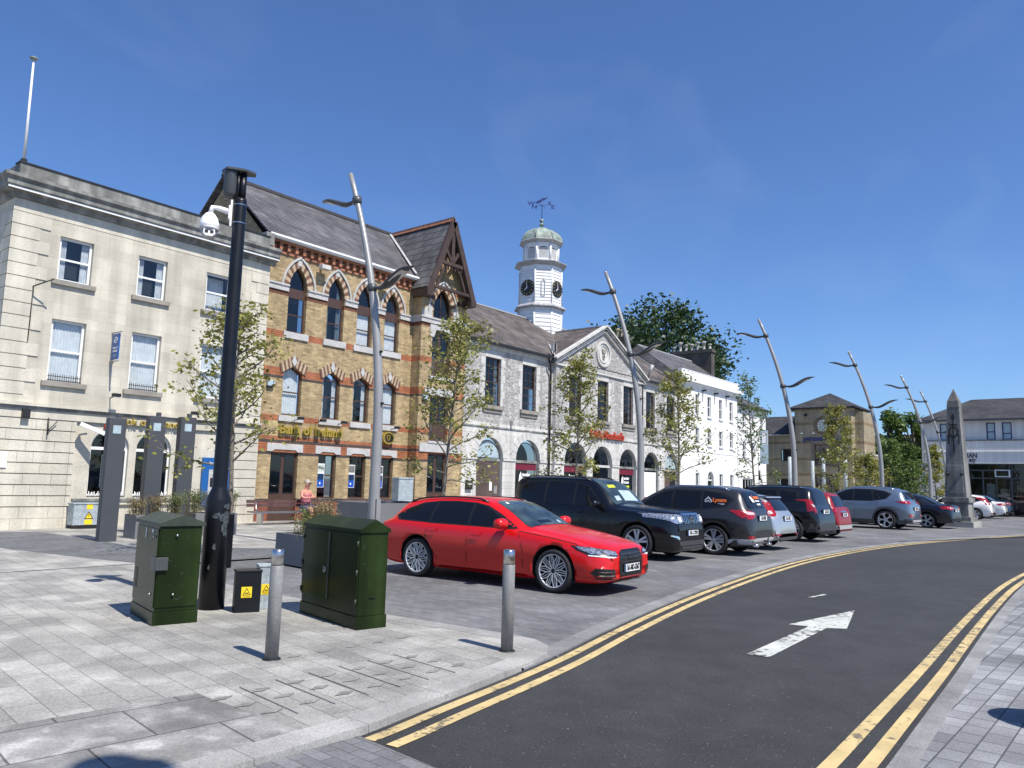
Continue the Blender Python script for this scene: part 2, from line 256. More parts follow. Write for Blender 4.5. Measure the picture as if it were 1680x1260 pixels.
def paintmat(name, col, worn, thr=.62):
    m, n, l, b = newmat(name)
    tc = n.new('ShaderNodeTexCoord'); v = tc.outputs['Object']
    t = n.new('ShaderNodeTexNoise'); t.inputs['Scale'].default_value = 9; t.inputs['Detail'].default_value = 9; t.inputs['Roughness'].default_value = .7; l.new(v, t.inputs['Vector'])
    t2 = n.new('ShaderNodeTexNoise'); t2.inputs['Scale'].default_value = .9; l.new(v, t2.inputs['Vector'])
    ad = n.new('ShaderNodeMath'); ad.operation = 'MULTIPLY_ADD'; l.new(t2.outputs['Fac'], ad.inputs[0]); ad.inputs[1].default_value = .35; l.new(t.outputs['Fac'], ad.inputs[2])
    mr = n.new('ShaderNodeMapRange'); mr.inputs[1].default_value = thr + .14; mr.inputs[2].default_value = thr + .20; l.new(ad.outputs[0], mr.inputs[0])
    rgb = n.new('ShaderNodeRGB'); rgb.outputs[0].default_value = c4(col)
    s, f = noise_mul(n, l, v, rgb.outputs[0], 3, .14, 8)
    mx = n.new('ShaderNodeMixRGB'); l.new(mr.outputs[0], mx.inputs[0]); l.new(s, mx.inputs[1]); mx.inputs[2].default_value = c4(worn)
    l.new(mx.outputs[0], b.inputs['Base Color']); b.inputs['Roughness'].default_value = .75; return m
M['yline'] = paintmat('yellow_road_paint', (.52, .40, .19), (.16, .135, .09), .58); M['wline'] = paintmat('white_road_paint', (.50, .51, .47), (.09, .09, .088), .545)
# car paint etc.
def carpaint(name, col, rough=.28, metal=0., coat=1.):
    m = pbr(name, col, rough, metal=metal, noise=None, coat=coat); return m
M['tyre'] = pbr('tyre_rubber', (.018, .018, .019), .75, noise=(20, .15)); M['rimdark'] = pbr('dark_alloy', (.02, .02, .021), .45, metal=.5); M['rim'] = pbr('bright_alloy', (.62, .62, .63), .35, metal=.45); M['arch'] = pbr('arch_liner', (.008, .008, .008), .9, noise=None)
M['carglass'] = pbr('tinted_car_glass', (.006, .007, .009), .02, noise=None, spec=.5); M['screen'] = pbr('windscreen_glass', (.035, .055, .06), .03, noise=(2.5, .7), spec=.9); M['trim'] = pbr('black_trim', (.012, .012, .013), .35, noise=None)
M['chrome'] = pbr('chrome', (.75, .75, .77), .08, metal=1, noise=None); M['headlamp'] = pbr('headlamp_lens', (.45, .47, .5), .06, metal=.7, noise=(30, .6)); M['taillamp'] = pbr('red_lens', (.30, .008, .012), .08, noise=(25, .3), spec=.8); M['taillamp_w'] = pbr('clear_lens', (.55, .42, .42), .08, noise=(25, .3)); M['greyplastic'] = pbr('grey_bumper_plastic', (.045, .045, .047), .55, noise=None); M['skid'] = pbr('silver_skid_plate', (.38, .38, .38), .4, noise=None)

# ------------------------------------------------------------------ mesh helpers
WM = {}
def world_of(o): return WM.get(o.name, Matrix.Identity(4)) if o else Matrix.Identity(4)
class MB:
    def __init__(s): s.v = []; s.f = []; s.m = []; s.sm = []
    def add(s, verts, faces, mat, smooth=False):
        k = len(s.v); s.v += [tuple(x) for x in verts]
        for f in faces: s.f.append(tuple(i + k for i in f)); s.m.append(mat); s.sm.append(smooth)
        return s
    def box(s, x0, x1, y0, y1, z0, z1, mat):
        v = [(x0, y0, z0), (x1, y0, z0), (x1, y1, z0), (x0, y1, z0), (x0, y0, z1), (x1, y0, z1), (x1, y1, z1), (x0, y1, z1)]
        return s.add(v, [(0, 3, 2, 1), (4, 5, 6, 7), (0, 1, 5, 4), (1, 2, 6, 5), (2, 3, 7, 6), (3, 0, 4, 7)], mat)
    def prism(s, poly, t0, t1, mat, axis='y', cap=True, smooth=False):
        """poly: list of 2D points; axis y -> (x,z) extruded in y; z -> (x,y) extruded in z; x -> (y,z) extruded in x"""
        f = {'y': lambda a, b, t: (a, t, b), 'z': lambda a, b, t: (a, b, t), 'x': lambda a, b, t: (t, a, b)}[axis]
        n = len(poly); v = [f(a, b, t0) for a, b in poly] + [f(a, b, t1) for a, b in poly]
        fs = [(i, (i + 1) % n, (i + 1) % n + n, i + n) for i in range(n)]
        s.add(v, fs, mat, smooth)
        if cap:
            tri = geometry.tessellate_polygon([[Vector((a, b, 0)) for a, b in poly]])
            s.add(v, [t for t in tri] + [tuple(i + n for i in t) for t in tri], mat)
        return s
    def ring(s, outer, inner, t0, t1, mat, axis='y'):
        f = {'y': lambda a, b, t: (a, t, b), 'z': lambda a, b, t: (a, b, t), 'x': lambda a, b, t: (t, a, b)}[axis]
        n = len(outer)
        v = [f(a, b, t0) for a, b in outer] + [f(a, b, t0) for a, b in inner] + [f(a, b, t1) for a, b in outer] + [f(a, b, t1) for a, b in inner]
        fs = []
        for i in range(n):
            j = (i + 1) % n
            fs += [(i, j, n + j, n + i), (2 * n + i, 3 * n + i, 3 * n + j, 2 * n + j), (i, 2 * n + i, 2 * n + j, j), (n + i, n + j, 3 * n + j, 3 * n + i)]
        return s.add(v, fs, mat)
    def tube(s, pts, rad, mat, seg=10, cap=True, smooth=True):
        pts = [Vector(p) for p in pts]; n = len(pts)
        rad = rad if isinstance(rad, (list, tuple)) else [rad] * n
        vs = []; up = Vector((0, 0, 1)); prev = None
        for i, p in enumerate(pts):
            d = (pts[min(i + 1, n - 1)] - pts[max(i - 1, 0)]).normalized()
            if prev is None:
                a = up if abs(d.z) < .95 else Vector((1, 0, 0)); x = d.cross(a).normalized()
            else:
                x = (prev - d * prev.dot(d)).normalized()
            prev = x; y = d.cross(x)
            for k in range(seg):
                t = 2 * PI * k / seg; vs.append(p + (x * math.cos(t) + y * math.sin(t)) * rad[i])
        fs = [(i * seg + k, i * seg + (k + 1) % seg, (i + 1) * seg + (k + 1) % seg, (i + 1) * seg + k) for i in range(n - 1) for k in range(seg)]
        s.add(vs, fs, mat, smooth)
        if cap: s.add(vs[:seg], [tuple(range(seg))[::-1]], mat); s.add(vs[-seg:], [tuple(range(seg))], mat)
        return s
    def lathe(s, prof, mat, c=(0, 0, 0), seg=24, axis='z', smooth=True, phase=0., cap=True):
        """prof: [(r,h)]"""
        vs = []
        for r, h in prof:
            for k in range(seg):
                t = 2 * PI * k / seg + phase; a, b = r * math.cos(t), r * math.sin(t)
                p = {'z': (a, b, h), 'y': (a, h, b), 'x': (h, a, b)}[axis]
                vs.append((p[0] + c[0], p[1] + c[1], p[2] + c[2]))
        n = len(prof)
        fs = [(i * seg + k, i * seg + (k + 1) % seg, (i + 1) * seg + (k + 1) % seg, (i + 1) * seg + k) for i in range(n - 1) for k in range(seg)]
        s.add(vs, fs, mat, smooth)
        if cap:
            if prof[0][0] > 1e-4: s.add(vs[:seg], [tuple(range(seg))[::-1]], mat)
            if prof[-1][0] > 1e-4: s.add(vs[-seg:], [tuple(range(seg))], mat)
        return s
    def wall(s, outer, holes, y, mat, reveal=0., rmat=None, axis='y'):
        """front face (x,z) at depth y with holes; reveals run back by reveal"""
        f = {'y': lambda a, b, t: (a, t, b), 'x': lambda a, b, t: (t, a, b), 'z': lambda a, b, t: (a, b, t)}[axis]
        loops = [outer] + holes
        tri = geometry.tessellate_polygon([[Vector((a, b, 0)) for a, b in lp] for lp in loops])
        flat = [p for lp in loops for p in lp]
        s.add([f(a, b, y) for a, b in flat], tri, mat)
        if reveal:
            for h in holes:
                n = len(h); v = [f(a, b, y) for a, b in h] + [f(a, b, y + reveal) for a, b in h]
                s.add(v, [(i, (i + 1) % n, (i + 1) % n + n, i + n) for i in range(n)], rmat or mat)
        return s
    def build(s, name, parent=None, world=False, loc=None, rot=0., bevel=0.):
        me = bpy.data.meshes.new(name)
        v = s.v
        if world and parent:
            im = world_of(parent).inverted(); v = [tuple(im @ Vector(x)) for x in v]
        elif world and loc is not None:
            v = [(x[0] - loc[0], x[1] - loc[1], x[2] - loc[2]) for x in v]
        me.from_pydata(v, [], s.f)
        mats = []
        for m in s.m:
            if m not in mats: mats.append(m)
        for m in mats: me.materials.append(M[m])
        idx = {m: i for i, m in enumerate(mats)}
        me.polygons.foreach_set('material_index', [idx[m] for m in s.m])
        me.polygons.foreach_set('use_smooth', s.sm)
        me.update()
        bm = bmesh.new(); bm.from_mesh(me)
        bmesh.ops.remove_doubles(bm, verts=bm.verts, dist=1e-5)
        if len(s.f) < 60000: bmesh.ops.recalc_face_normals(bm, faces=bm.faces)
        bm.to_mesh(me); bm.free()
        o = bpy.data.objects.new(name, me); COL.objects.link(o)
        if parent: o.parent = parent; WM[o.name] = world_of(parent)
        else:
            o.location = loc or (0, 0, 0); o.rotation_euler = (0, 0, rot); WM[o.name] = Matrix.Translation(o.location) @ Matrix.Rotation(rot, 4, 'Z')
        if bevel:
            md = o.modifiers.new('bevel', 'BEVEL'); md.width = bevel; md.segments = 2; md.limit_method = 'ANGLE'; md.angle_limit = R(40)
        return o
def tag(o, label=None, cat=None, group=None, kind=None):
    if label: o['label'] = label
    if cat: o['category'] = cat
    if group: o['group'] = group
    if kind: o['kind'] = kind
    return o
def empty(name, loc, rot=0., label=None, cat=None, group=None):
    o = bpy.data.objects.new(name, None); o.empty_display_size = .2; COL.objects.link(o)
    o.location = loc; o.rotation_euler = (0, 0, rot); WM[o.name] = Matrix.Translation(loc) @ Matrix.Rotation(rot, 4, 'Z')
    return tag(o, label, cat, group)
def copy_tree(o, parent=None):
    c = o.copy(); COL.objects.link(c)
    if parent: c.parent = parent
    for ch in [x for x in COL.objects if x.parent == o]: copy_tree(ch, c)
    return c
def text(name, body, size, mat, depth=.01, parent=None, mtx=None, xscale=1., bold=0., align='CENTER'):
    """flat lettering, lies in XZ plane facing -Y before mtx"""
    cu = bpy.data.curves.new(name + '_curve', 'FONT'); cu.body = body; cu.size = size; cu.extrude = depth / 2; cu.offset = bold
    cu.align_x = align; cu.align_y = 'CENTER'; cu.resolution_u = 2
    t = bpy.data.objects.new('tmp', cu); COL.objects.link(t)
    dg = bpy.context.evaluated_depsgraph_get(); me = bpy.data.meshes.new_from_object(t.evaluated_get(dg))
    bpy.data.objects.remove(t); bpy.data.curves.remove(cu)
    me.name = name
    me.transform(Matrix.Rotation(PI / 2, 4, 'X') @ Matrix.Diagonal((xscale, 1, 1, 1)))
    if mtx is not None: me.transform(mtx)
    me.materials.clear(); me.materials.append(M[mat])
    o = bpy.data.objects.new(name, me); COL.objects.link(o)
    if parent: o.parent = parent; WM[o.name] = world_of(parent)
    return o
def textmb(mb, body, size, mat, mtx, xscale=1., bold=0., depth=.004):
    o = text('tmp_text', body, size, mat, depth, xscale=xscale, bold=bold, mtx=mtx)
    me = o.data; mb.add([tuple(v.co) for v in me.vertices], [tuple(p.vertices) for p in me.polygons], mat)
    bpy.data.objects.remove(o); bpy.data.meshes.remove(me)
T = Matrix.Translation
# outlines
def rect(x0, x1, z0, z1): return [(x0, z0), (x1, z0), (x1, z1), (x0, z1)]
def roundarch(x0, x1, z0, zs, n=14, rise=None):
    r = (x1 - x0) / 2; c = (x0 + x1) / 2; h = rise or r
    return [(x0, z0), (x1, z0)] + [(c + r * math.cos(PI * i / n), zs + h * math.sin(PI * i / n)) for i in range(n + 1)]
def gothic(x0, x1, z0, zs, za, n=7):
    w_ = x1 - x0; c = (x0 + x1) / 2; h = za - zs
    # arc centre on the springing line
    r = (h * h + (w_ / 2) ** 2) / w_; cx = x1 - r; a1 = math.atan2(h, c - cx)
    right = [(cx + r * math.cos(a1 * i / n), zs + r * math.sin(a1 * i / n)) for i in range(n + 1)]
    left = [(2 * c - x, z) for x, z in right[::-1][1:]]
    return [(x0, z0), (x1, z0)] + right + left
def house(x0, x1, z0, zs, za): return [(x0, z0), (x1, z0), (x1, zs), ((x0 + x1) / 2, za), (x0, zs)]
def dedupe(p):
    q = []
    for a in p:
        if not q or (abs(a[0] - q[-1][0]) + abs(a[1] - q[-1][1]) > 1e-4): q.append(a)
    if abs(q[0][0] - q[-1][0]) + abs(q[0][1] - q[-1][1]) < 1e-4: q.pop()
    return q
def inset(poly, d):
    n = len(poly); out = []
    for i in range(n):
        p0 = Vector(poly[i - 1]); p1 = Vector(poly[i]); p2 = Vector(poly[(i + 1) % n])
        e1 = (p1 - p0).normalized(); e2 = (p2 - p1).normalized()
        n1 = Vector((-e1.y, e1.x)); n2 = Vector((-e2.y, e2.x)); b = n1 + n2
        k = d / max(.3, b.dot(n1)); out.append((p1.x + b.x * k, p1.y + b.y * k))
    return out
def window(parent, poly, y, frame='whitepaint', fw=.06, bars=(), hbars=(), vbars=(), glass='glass', back=None, world=True, axisdepth=.05, backdepth=.25, extra=None, name='window', inner=None):
    """frame ring + sash bars (part), pane (sub-part), blind or curtain (sub-part)"""
    poly = dedupe(poly); f = MB(); inn = inset(poly, fw)
    f.ring(poly, inn, y, y + axisdepth, frame)
    xs = [p[0] for p in inn]; x0, x1 = min(xs), max(xs); zs = [p[1] for p in inn]; z0, z1 = min(zs), max(zs)
    for z, t in hbars: f.box(x0 - .01, x1 + .01, y + .005, y + axisdepth - .005, z - t / 2, z + t / 2, frame)
    for x, t, a, b in vbars: f.box(x - t / 2, x + t / 2, y + .008, y + axisdepth - .008, a, b, frame)
    if extra: extra(f)
    fo = f.build(name, parent, world=world)
    g = MB(); g.add([(a, y + axisdepth * .5, b) for a, b in inn], [tuple(range(len(inn)))], glass); g.build('pane', fo, world=world)
    if back != 'none':
        b_ = MB(); yy = y + backdepth + .3
        b_.add([(a, yy, b) for a, b in poly], [tuple(range(len(poly)))], 'interior')
        b_.build('room_backing', fo, world=world)
    if back in ('blind', 'darkblind'):
        bl = MB(); n = max(4, int((x1 - x0) / .085)); yb = y + backdepth + (.25 if back == 'darkblind' else 0); dx = (x1 - x0) / n
        for i in range(n):
            a = x0 + i * dx; zt = z1 if not inner else min(z1, inner)
            bl.add([(a, yb, z0), (a + dx * .8, yb + .022, z0), (a + dx, yb, z0), (a, yb, zt), (a + dx * .8, yb + .022, zt), (a + dx, yb, zt)], [(0, 1, 4, 3), (1, 2, 5, 4)], 'blind')
        bl.build('blind', fo, world=world)
    elif back == 'curtain':
        bl = MB(); yb = y + backdepth
        for a, b in ((x0, x0 + .22 * (x1 - x0)), (x1 - .25 * (x1 - x0), x1)):
            n = 6; dx = (b - a) / n
            for i in range(n): bl.add([(a + i * dx, yb + (.03 if i % 2 else 0), z0), (a + (i + 1) * dx, yb + (0 if i % 2 else .03), z0), (a + (i + 1) * dx, yb + (0 if i % 2 else .03), z1), (a + i * dx, yb + (.03 if i % 2 else 0), z1)], [(0, 1, 2, 3)], 'curtain')
        bl.build('curtain', fo, world=world)
    return fo
# ================================================================== ground
def sheet(name, poly, z, mat, kind='structure', thick=0.):
    mb = MB()
    if thick: mb.prism(poly, z - thick, z, mat, 'z')
    else:
        tri = geometry.tessellate_polygon([[Vector((a, b, 0)) for a, b in poly]]); mb.add([(a, b, z) for a, b in poly], tri, mat)
    return tag(mb.build(name), kind=kind)
def interp(pts, xs):
    P = np.array(pts); 
    # smooth (Catmull) interpolation over x
    out = []
    d = np.gradient(P[:, 1], P[:, 0])
    for x in xs:
        i = int(np.clip(np.searchsorted(P[:, 0], x) - 1, 0, len(P) - 2)); h = P[i + 1, 0] - P[i, 0]; t = (x - P[i, 0]) / h
        out.append(((2*t**3-3*t**2+1)*P[i,1] + (t**3-2*t**2+t)*h*d[i] + (-2*t**3+3*t**2)*P[i+1,1] + (t**3-t**2)*h*d[i+1]))
    return out
LK = [(2.6, 4.08), (3.7, 4.13), (4.4, 4.24), (5.2, 4.35), (6.3, 4.53), (8.0, 4.90), (10.5, 5.38), (13.9, 5.88), (18.7, 6.36), (24.2, 6.42), (29.8, 5.92), (35.7, 4.85), (41, 3.65), (52, .8), (70, -4.5)]
RK = [(2.6, 1.18), (4.2, 1.24), (5.4, 1.27), (6.5, 1.31), (8.5, 1.38), (10.8, 1.48), (13.8, 1.59), (17.7, 1.66), (21.6, 1.55), (26, 1.15), (32, .1), (40, -2.2), (52, -6), (70, -12)]
xs = list(np.concatenate([np.arange(2.6, 12, .25), np.arange(12, 30, .6), np.arange(30, 70.1, 2)]))
def curve(K, off=0.):
    ys = interp(K, xs); pts = np.array([xs, ys]).T
    t = np.gradient(pts, axis=0); t /= np.linalg.norm(t, axis=1)[:, None]; nrm = np.array([-t[:, 1], t[:, 0]]).T
    return [tuple(p) for p in pts + nrm * off]
def strip(name, K, o0, o1, z, mat, i0=0, i1=None, thick=0.):
    a = curve(K, o0)[i0:i1]; b = curve(K, o1)[i0:i1]; mb = MB(); n = len(a)
    mb.add([(p[0], p[1], z) for p in a] + [(p[0], p[1], z) for p in b], [(i, i + 1, n + i + 1, n + i) for i in range(n - 1)], mat)
    if thick:
        for q in (a, b): mb.add([(p[0], p[1], z) for p in q] + [(p[0], p[1], z - thick) for p in q], [(i, i + 1, n + i + 1, n + i) for i in range(n - 1)], mat)
    return tag(mb.build(name), kind='structure')
sheet('ground', [(-500, -500), (700, -500), (700, 700), (-500, 700)], -.030, 'sett')
# road (asphalt), first .9 m of X is the raised sett table
lk = curve(LK, -.0); rk = curve(RK, 0)
i36 = int(np.searchsorted(xs, 3.6))
road = [(3.62, 4.13)] + [p for p in lk[i36:]] + [p for p in rk[::-1] if p[0] > 3.6] + [(3.35, 1.2)]
sheet('road', road, -.012, 'asphalt')
sheet('sett_crossing', [(-3, 1.0), (3.35, 1.2), (3.62, 4.13), (2.6, 4.16), (-3, 4.4)], -.008, 'sett')
strip('road_edge_kerb', LK, .0, .22, .006, 'kerb_grey', int(np.searchsorted(xs, 5.8)), None, .05)
# car park surface
park = [(6.5, 4.5)] + [p for p in curve(LK, .22) if 6.6 < p[0] < 62] + [(62, 14.0), (6.9, 14.0)]
sheet('parking_area', park, -.004, 'sett')
# double yellow lines
for K, s in ((LK, -1), (RK, 1)):
    for a in (.06, .255):
        o = strip('yellow_line', K, s * a, s * (a + .098), -.006, 'yline', i36 if s < 0 else 0)
# white arrow on the road
aw = [(8.03, 3.21), (8.05, 2.98), (10.25, 3.06), (10.40, 2.86), (12.05, 3.20), (10.15, 3.50), (10.20, 3.26)]
sheet('road_arrow', aw, -.006, 'wline')
sheet('road_dash', [(12.9, 4.13), (12.93, 4.07), (13.5, 4.0), (13.47, 4.07)], -.006, 'wline')
# footway on the right
fp = [(p[0], p[1]) for p in curve(RK, -.14)]
strip('footway_kerb', RK, -.14, 0, .02, 'kerb_grey', 0, None, .05)
sheet('footway', fp + [(70, -60), (-30, -60), (-30, .9), (2.3, 1.02)], .018, 'paver')
# plaza on the left with its rounded island end
isl = [(-6, 4.486), (2.6, 4.42), (3.7, 4.42), (4.4, 4.50), (5.2, 4.62), (5.9, 4.73), (6.25, 4.80), (6.48, 4.93), (6.62, 5.15), (6.66, 5.45), (6.62, 6.1), (6.50, 7.4), (6.5, 9.0), (6.6, 14.0)]
islo = [(-6, 4.23), (2.6, 4.16), (3.7, 4.17), (4.4, 4.27), (5.2, 4.38), (6.0, 4.50), (6.42, 4.60), (6.72, 4.80), (6.90, 5.1), (6.93, 5.45), (6.88, 6.1), (6.76, 7.4), (6.76, 9.0), (6.85, 14.0)]
mb = MB(); n = len(isl); zi = .028
mb.add([(a, b, zi) for a, b in isl] + [(a, b, zi) for a, b in islo], [(i, i + 1, n + i + 1, n + i) for i in range(n - 1)], 'kerb')
mb.add([(a, b, zi) for a, b in islo] + [(a, b, -.03) for a, b in islo], [(i, i + 1, n + i + 1, n + i) for i in range(n - 1)], 'kerb')
tag(mb.build('plaza_kerb'), kind='structure')
sheet('plaza', [(3.35, 5.72)] + [(3.35, 4.42)] + isl[2:] + [(6.85, 14.0), (90, 14.0), (90, 60), (-60, 60), (-60, 6.8), (2.1, 5.86)], .026, 'slab')
sheet('slab_border', [(-60, 4.9), (2.6, 4.42), (3.35, 4.42), (3.35, 5.72), (2.1, 5.86), (-60, 6.8)], .0265, 'bigslab', thick=.05)
sheet('border_setts', [(-60, 2), (-3, 4.35), (2.6, 4.16), (2.6, 4.42), (-60, 4.9)], .004, 'sett')
sheet('paving_band', [(8.64, 23.3), (8.75, 20.75), (8.6, 17.5), (11.6, 15.2), (14, 14.05), (8.2, 14.05), (7.1, 14.6), (6.75, 16.35), (6.3, 19.05), (3, 24.0), (7.0, 24.3)], .030, 'sett_dark')
sheet('paving_band', [(4.7, 14.45), (7.0, 14.42), (7.05, 14.34), (4.6, 14.36)], .030, 'sett_dark')
sheet('paving_band', [(14.5, 20.7), (27, 22.9), (60, 23.2), (60, 22.0), (28, 21.5), (15.0, 19.2)], .030, 'sett_dark')
# diamond shaped cut facets in the granite slabs of the crossing point
mb = MB()
def facet(x, y, ang, a=.105, b=.045):
    c, s_ = math.cos(ang), math.sin(ang)
    P = [(-a, 0), (0, -b), (a, 0), (0, b)]; v = [(x + p * c - q * s_, y + p * s_ + q * c, .0312) for p, q in P]
    mb.add(v, [(0, 1, 2, 3)], 'facet')
for i in range(7):
    for j in range(3):
        facet(3.47 + i * .33 - j * .035, 4.90 + j * .27, R(4))
for i in range(5): facet(4.62 + i * .33, 6.22 - i * .02, R(4), .09, .045)
tag(mb.build('paving_facets'), kind='structure')
mb = MB()
for i in range(6):
    x0 = 3.66 + i * .33; v = [(x0, 5.62, .031), (x0 + .012, 5.62, .031), (x0 - .09, 4.72, .031), (x0 - .102, 4.72, .031)]
    mb.add(v, [(0, 1, 2, 3)], 'sett_dark')
tag(mb.build('drainage_slots'), kind='structure')
# damp stain on the slabs and scattered bay lines
sheet('bay_line', [(13.6, 8.0), (13.6, 7.92), (13.7, 12.5), (13.62, 12.5)], .0, 'kerb')
for k in range(9): sheet('bay_line', [(14.3 + k * 3.25, 7.6), (14.38 + k * 3.25, 7.6), (14.38 + k * 3.25, 13.5), (14.3 + k * 3.25, 13.5)], .0, 'kerb')

sheet('drain_channel', [(29.6, 6.35), (41.9, 2.55), (41.9, 2.40), (29.6, 6.22)], .009, 'blackmetal')
# ================================================================== limestone bank (far left)
YA = 24.44
A = empty('stone_bank', (7.6, YA, 0), label='cream limestone three storey bank at the far left with grey cornice', cat='building')
mb = MB(); LX, RX = 7.6, 16.02
ups = [(8.88, 9.84), (11.22, 12.18), (13.57, 14.52)]
ops_u = [rect(a, b, 7.29, 8.62) for a, b in ups]; ops_m = [rect(a, b, 4.27, 6.12) for a, b in ups]
g1 = dedupe(roundarch(10.32, 11.46, .92, 2.42)); g2 = dedupe(roundarch(11.69, 12.83, .92, 2.42)); atm = rect(13.95, 14.98, .66, 2.24)
mb.wall(rect(LX, RX, 3.14, 10.0), ops_u + ops_m, YA, 'ashlar', .16)
mb.wall(rect(9.86, RX - .95, 0, 3.14), [g1, g2, atm], YA + .05, 'ashlar_plain', .2)
mb.box(LX, 9.86, YA + .05, YA + .3, -.1, 3.14, 'cornice'); mb.box(RX - .95, RX, YA + .05, YA + .3, -.1, 3.14, 'cornice')
mb.wall([(YA, -.1), (YA + 10, -.1), (YA + 10, 10), (YA, 10)], [rect(YA + 2.2, YA + 3.2, 7.29, 8.62), rect(YA + 2.2, YA + 3.2, 4.27, 6.12)], LX, 'ashlar', .16, axis='x')
mb.box(LX + .5, RX, YA + .7, YA + 10, 9.9, 9.98, 'lead')
mb.box(RX - .02, RX, YA, YA + 10, 0, 10, 'ashlar'); mb.box(LX, RX, YA + 9.9, YA + 10, 0, 10, 'ashlar')
# course blocks: rustication, .30 high with open joints
zs = [3.14, 2.83, 2.51, 2.2, 1.88, 1.57, 1.26, .95, .64, .32, -.05]
for i in range(len(zs) - 1):
    x = LX - .02; k = 0
    while x < 9.83:
        wd = min((.75, .42, .95)[(i + k) % 3], 9.84 - x)
        if wd < .12: break
        mb.box(x + .004, x + wd - .004, YA - .012, YA + .06, zs[i + 1] + (.026 if i < 8 else .008), zs[i], 'ashlar_plain'); x += wd; k += 1
    mb.box(RX - .94 - (.0 if i % 2 else .0), RX - .01, YA - .012, YA + .06, zs[i + 1] + .024, zs[i], 'ashlar_plain')
# corner blocks of the upper floors
z = 9.04; i = 0
while z > 3.75:
    h = .375; wd = 1.0 if i % 2 == 0 else .72
    mb.box(LX - .025, LX + wd, YA - .03, YA + .02, z - h + .028, z, 'ashlar_plain'); mb.box(LX - .025, LX + .02, YA, YA + wd * .8, z - h + .028, z, 'ashlar_plain')
    wr = .72 if i % 2 == 0 else .5
    mb.box(RX - wr, RX - .005, YA - .03, YA + .02, z - h + .028, z, 'ashlar_plain'); z -= h; i += 1
mb.box(LX - .012, RX, YA - .012, YA + .01, 9.07, 9.40, 'ashlar_plain')
# string course and fascia
mb.box(LX - .12, RX, YA - .14, YA + .02, 3.50, 3.60, 'ashlar_plain'); mb.box(LX - .07, RX, YA - .08, YA + .02, 3.41, 3.50, 'cornice')
mb.box(LX - .03, RX, YA - .035, YA + .02, 3.165, 3.41, 'ashlar_plain')
# plinth ledge of the shopfront panel
mb.box(9.9, 13.9, YA - .06, YA + .06, .80, .88, 'cornice'); mb.box(9.9, 13.9, YA - .03, YA + .06, .70, .80, 'ashlar_plain')
# cornice and parapet
prof = [(0, 9.42), (-.10, 9.46), (-.12, 9.56), (-.30, 9.60), (-.30, 9.66), (-.34, 9.70), (-.34, 9.84), (-.42, 9.92), (-.42, 10.02), (0.05, 10.06)]
for i in range(len(prof) - 1):
    (a, za), (b, zb) = prof[i], prof[i + 1]
    mt = 'whitepaint' if i == 3 else 'cornice'
    mb.add([(LX + a, YA + a, za), (RX + .18, YA + a, za), (RX + .18, YA + b, zb), (LX + b, YA + b, zb)], [(0, 1, 2, 3)], mt)
    mb.add([(LX + a, YA + a, za), (LX + b, YA + b, zb), (LX + b, YA + 10, zb), (LX + a, YA + 10, za)], [(0, 1, 2, 3)], 'cornice')
mb.add([(RX + .18, YA + a, z_) for a, z_ in prof] + [(RX + .18, YA + .05, 9.42)], [tuple(range(len(prof) + 1))], 'cornice')
mb.box(LX + .05, RX - .05, YA + .04, YA + .34, 10.0, 10.50, 'cornice'); mb.box(LX + .05, LX + .35, YA + .34, YA + 10, 10.0, 10.50, 'cornice')
mb.box(LX + .02, RX - .03, YA + .01, YA + .38, 10.50, 10.54, 'blackiron'); mb.box(11.5, RX - .2, YA + .8, YA + 4, 10.2, 10.66, 'slate')
mb.build('wall', A, True)
for i, (a, b) in enumerate(ups):
    for z0, z1, bk in ((7.29, 8.62, 'curtain' if i < 2 else 'darkblind'), (4.27, 6.12, 'blind')):
        zm = z0 + (z1 - z0) * .5
        wn = window(A, rect(a + .01, b - .01, z0, z1), YA + .10, 'whitepaint', .07, hbars=((zm, .06),), back=bk, glass='glass', backdepth=.075)
        s = MB(); s.box(a - .14, b + .14, YA - .09, YA + .12, z0 - .14, z0, 'sillstone'); s.build('sill', wn, True)
        if z0 < 5 and i < 2:
            s = MB(); s.box(a + .02, b - .02, YA - .03, YA - .015, z0 + .03, z0 + .055, 'blackiron'); s.box(a + .02, b - .02, YA - .03, YA - .015, z0 + .15, z0 + .17, 'blackiron')
            for k in range(15): x = a + .05 + k * (b - a - .1) / 14; s.tube([(x, YA - .022, z0), (x, YA - .022, z0 + .23)], .009, 'blackiron', 5)
            s.build('window_guard', wn, True)
for z0, z1 in ((7.29, 8.62), (4.27, 6.12)):
    f = MB(); f.wall([(YA + 2.2, z0), (YA + 3.2, z0), (YA + 3.2, z1), (YA + 2.2, z1)], [], LX + .12, 'glass_dark', axis='x'); f.box(LX + .1, LX + .14, YA + 2.2, YA + 3.2, (z0 + z1) / 2 - .03, (z0 + z1) / 2 + .03, 'whitepaint'); f.build('window', A, True)
for gi, (g, a, b) in enumerate(((g1, 10.32, 11.46), (g2, 11.69, 12.83))):
    wn = window(A, g, YA + .16, 'whitepaint', .055, hbars=((2.40, .09),), vbars=((b - .28, .05, .95, 2.38),), glass='glass_dark')
    s = MB()
    for k in range(22):
        x = a + .04 + k * (b - a - .08) / 21; s.tube([(x, YA + .1, .92), (x + random.uniform(-.02, .02), YA + .1, 1.02 + .08 * abs(math.sin(k * 1.3)))], .012, 'whitepaint', 5)
        s.lathe([(.0, -.012), (.022, 0), (.0, .012)], 'whitepaint', (x, YA + .1, 1.0 + .03 * math.sin(k * 2.1)), 6, 'y')
    s.box(a + .02, b - .02, YA + .09, YA + .11, .93, .95, 'blackiron'); s.box(a + .02, b - .02, YA + .09, YA + .11, .985, 1.0, 'whitepaint')
    s.build('window_guard', wn, True)
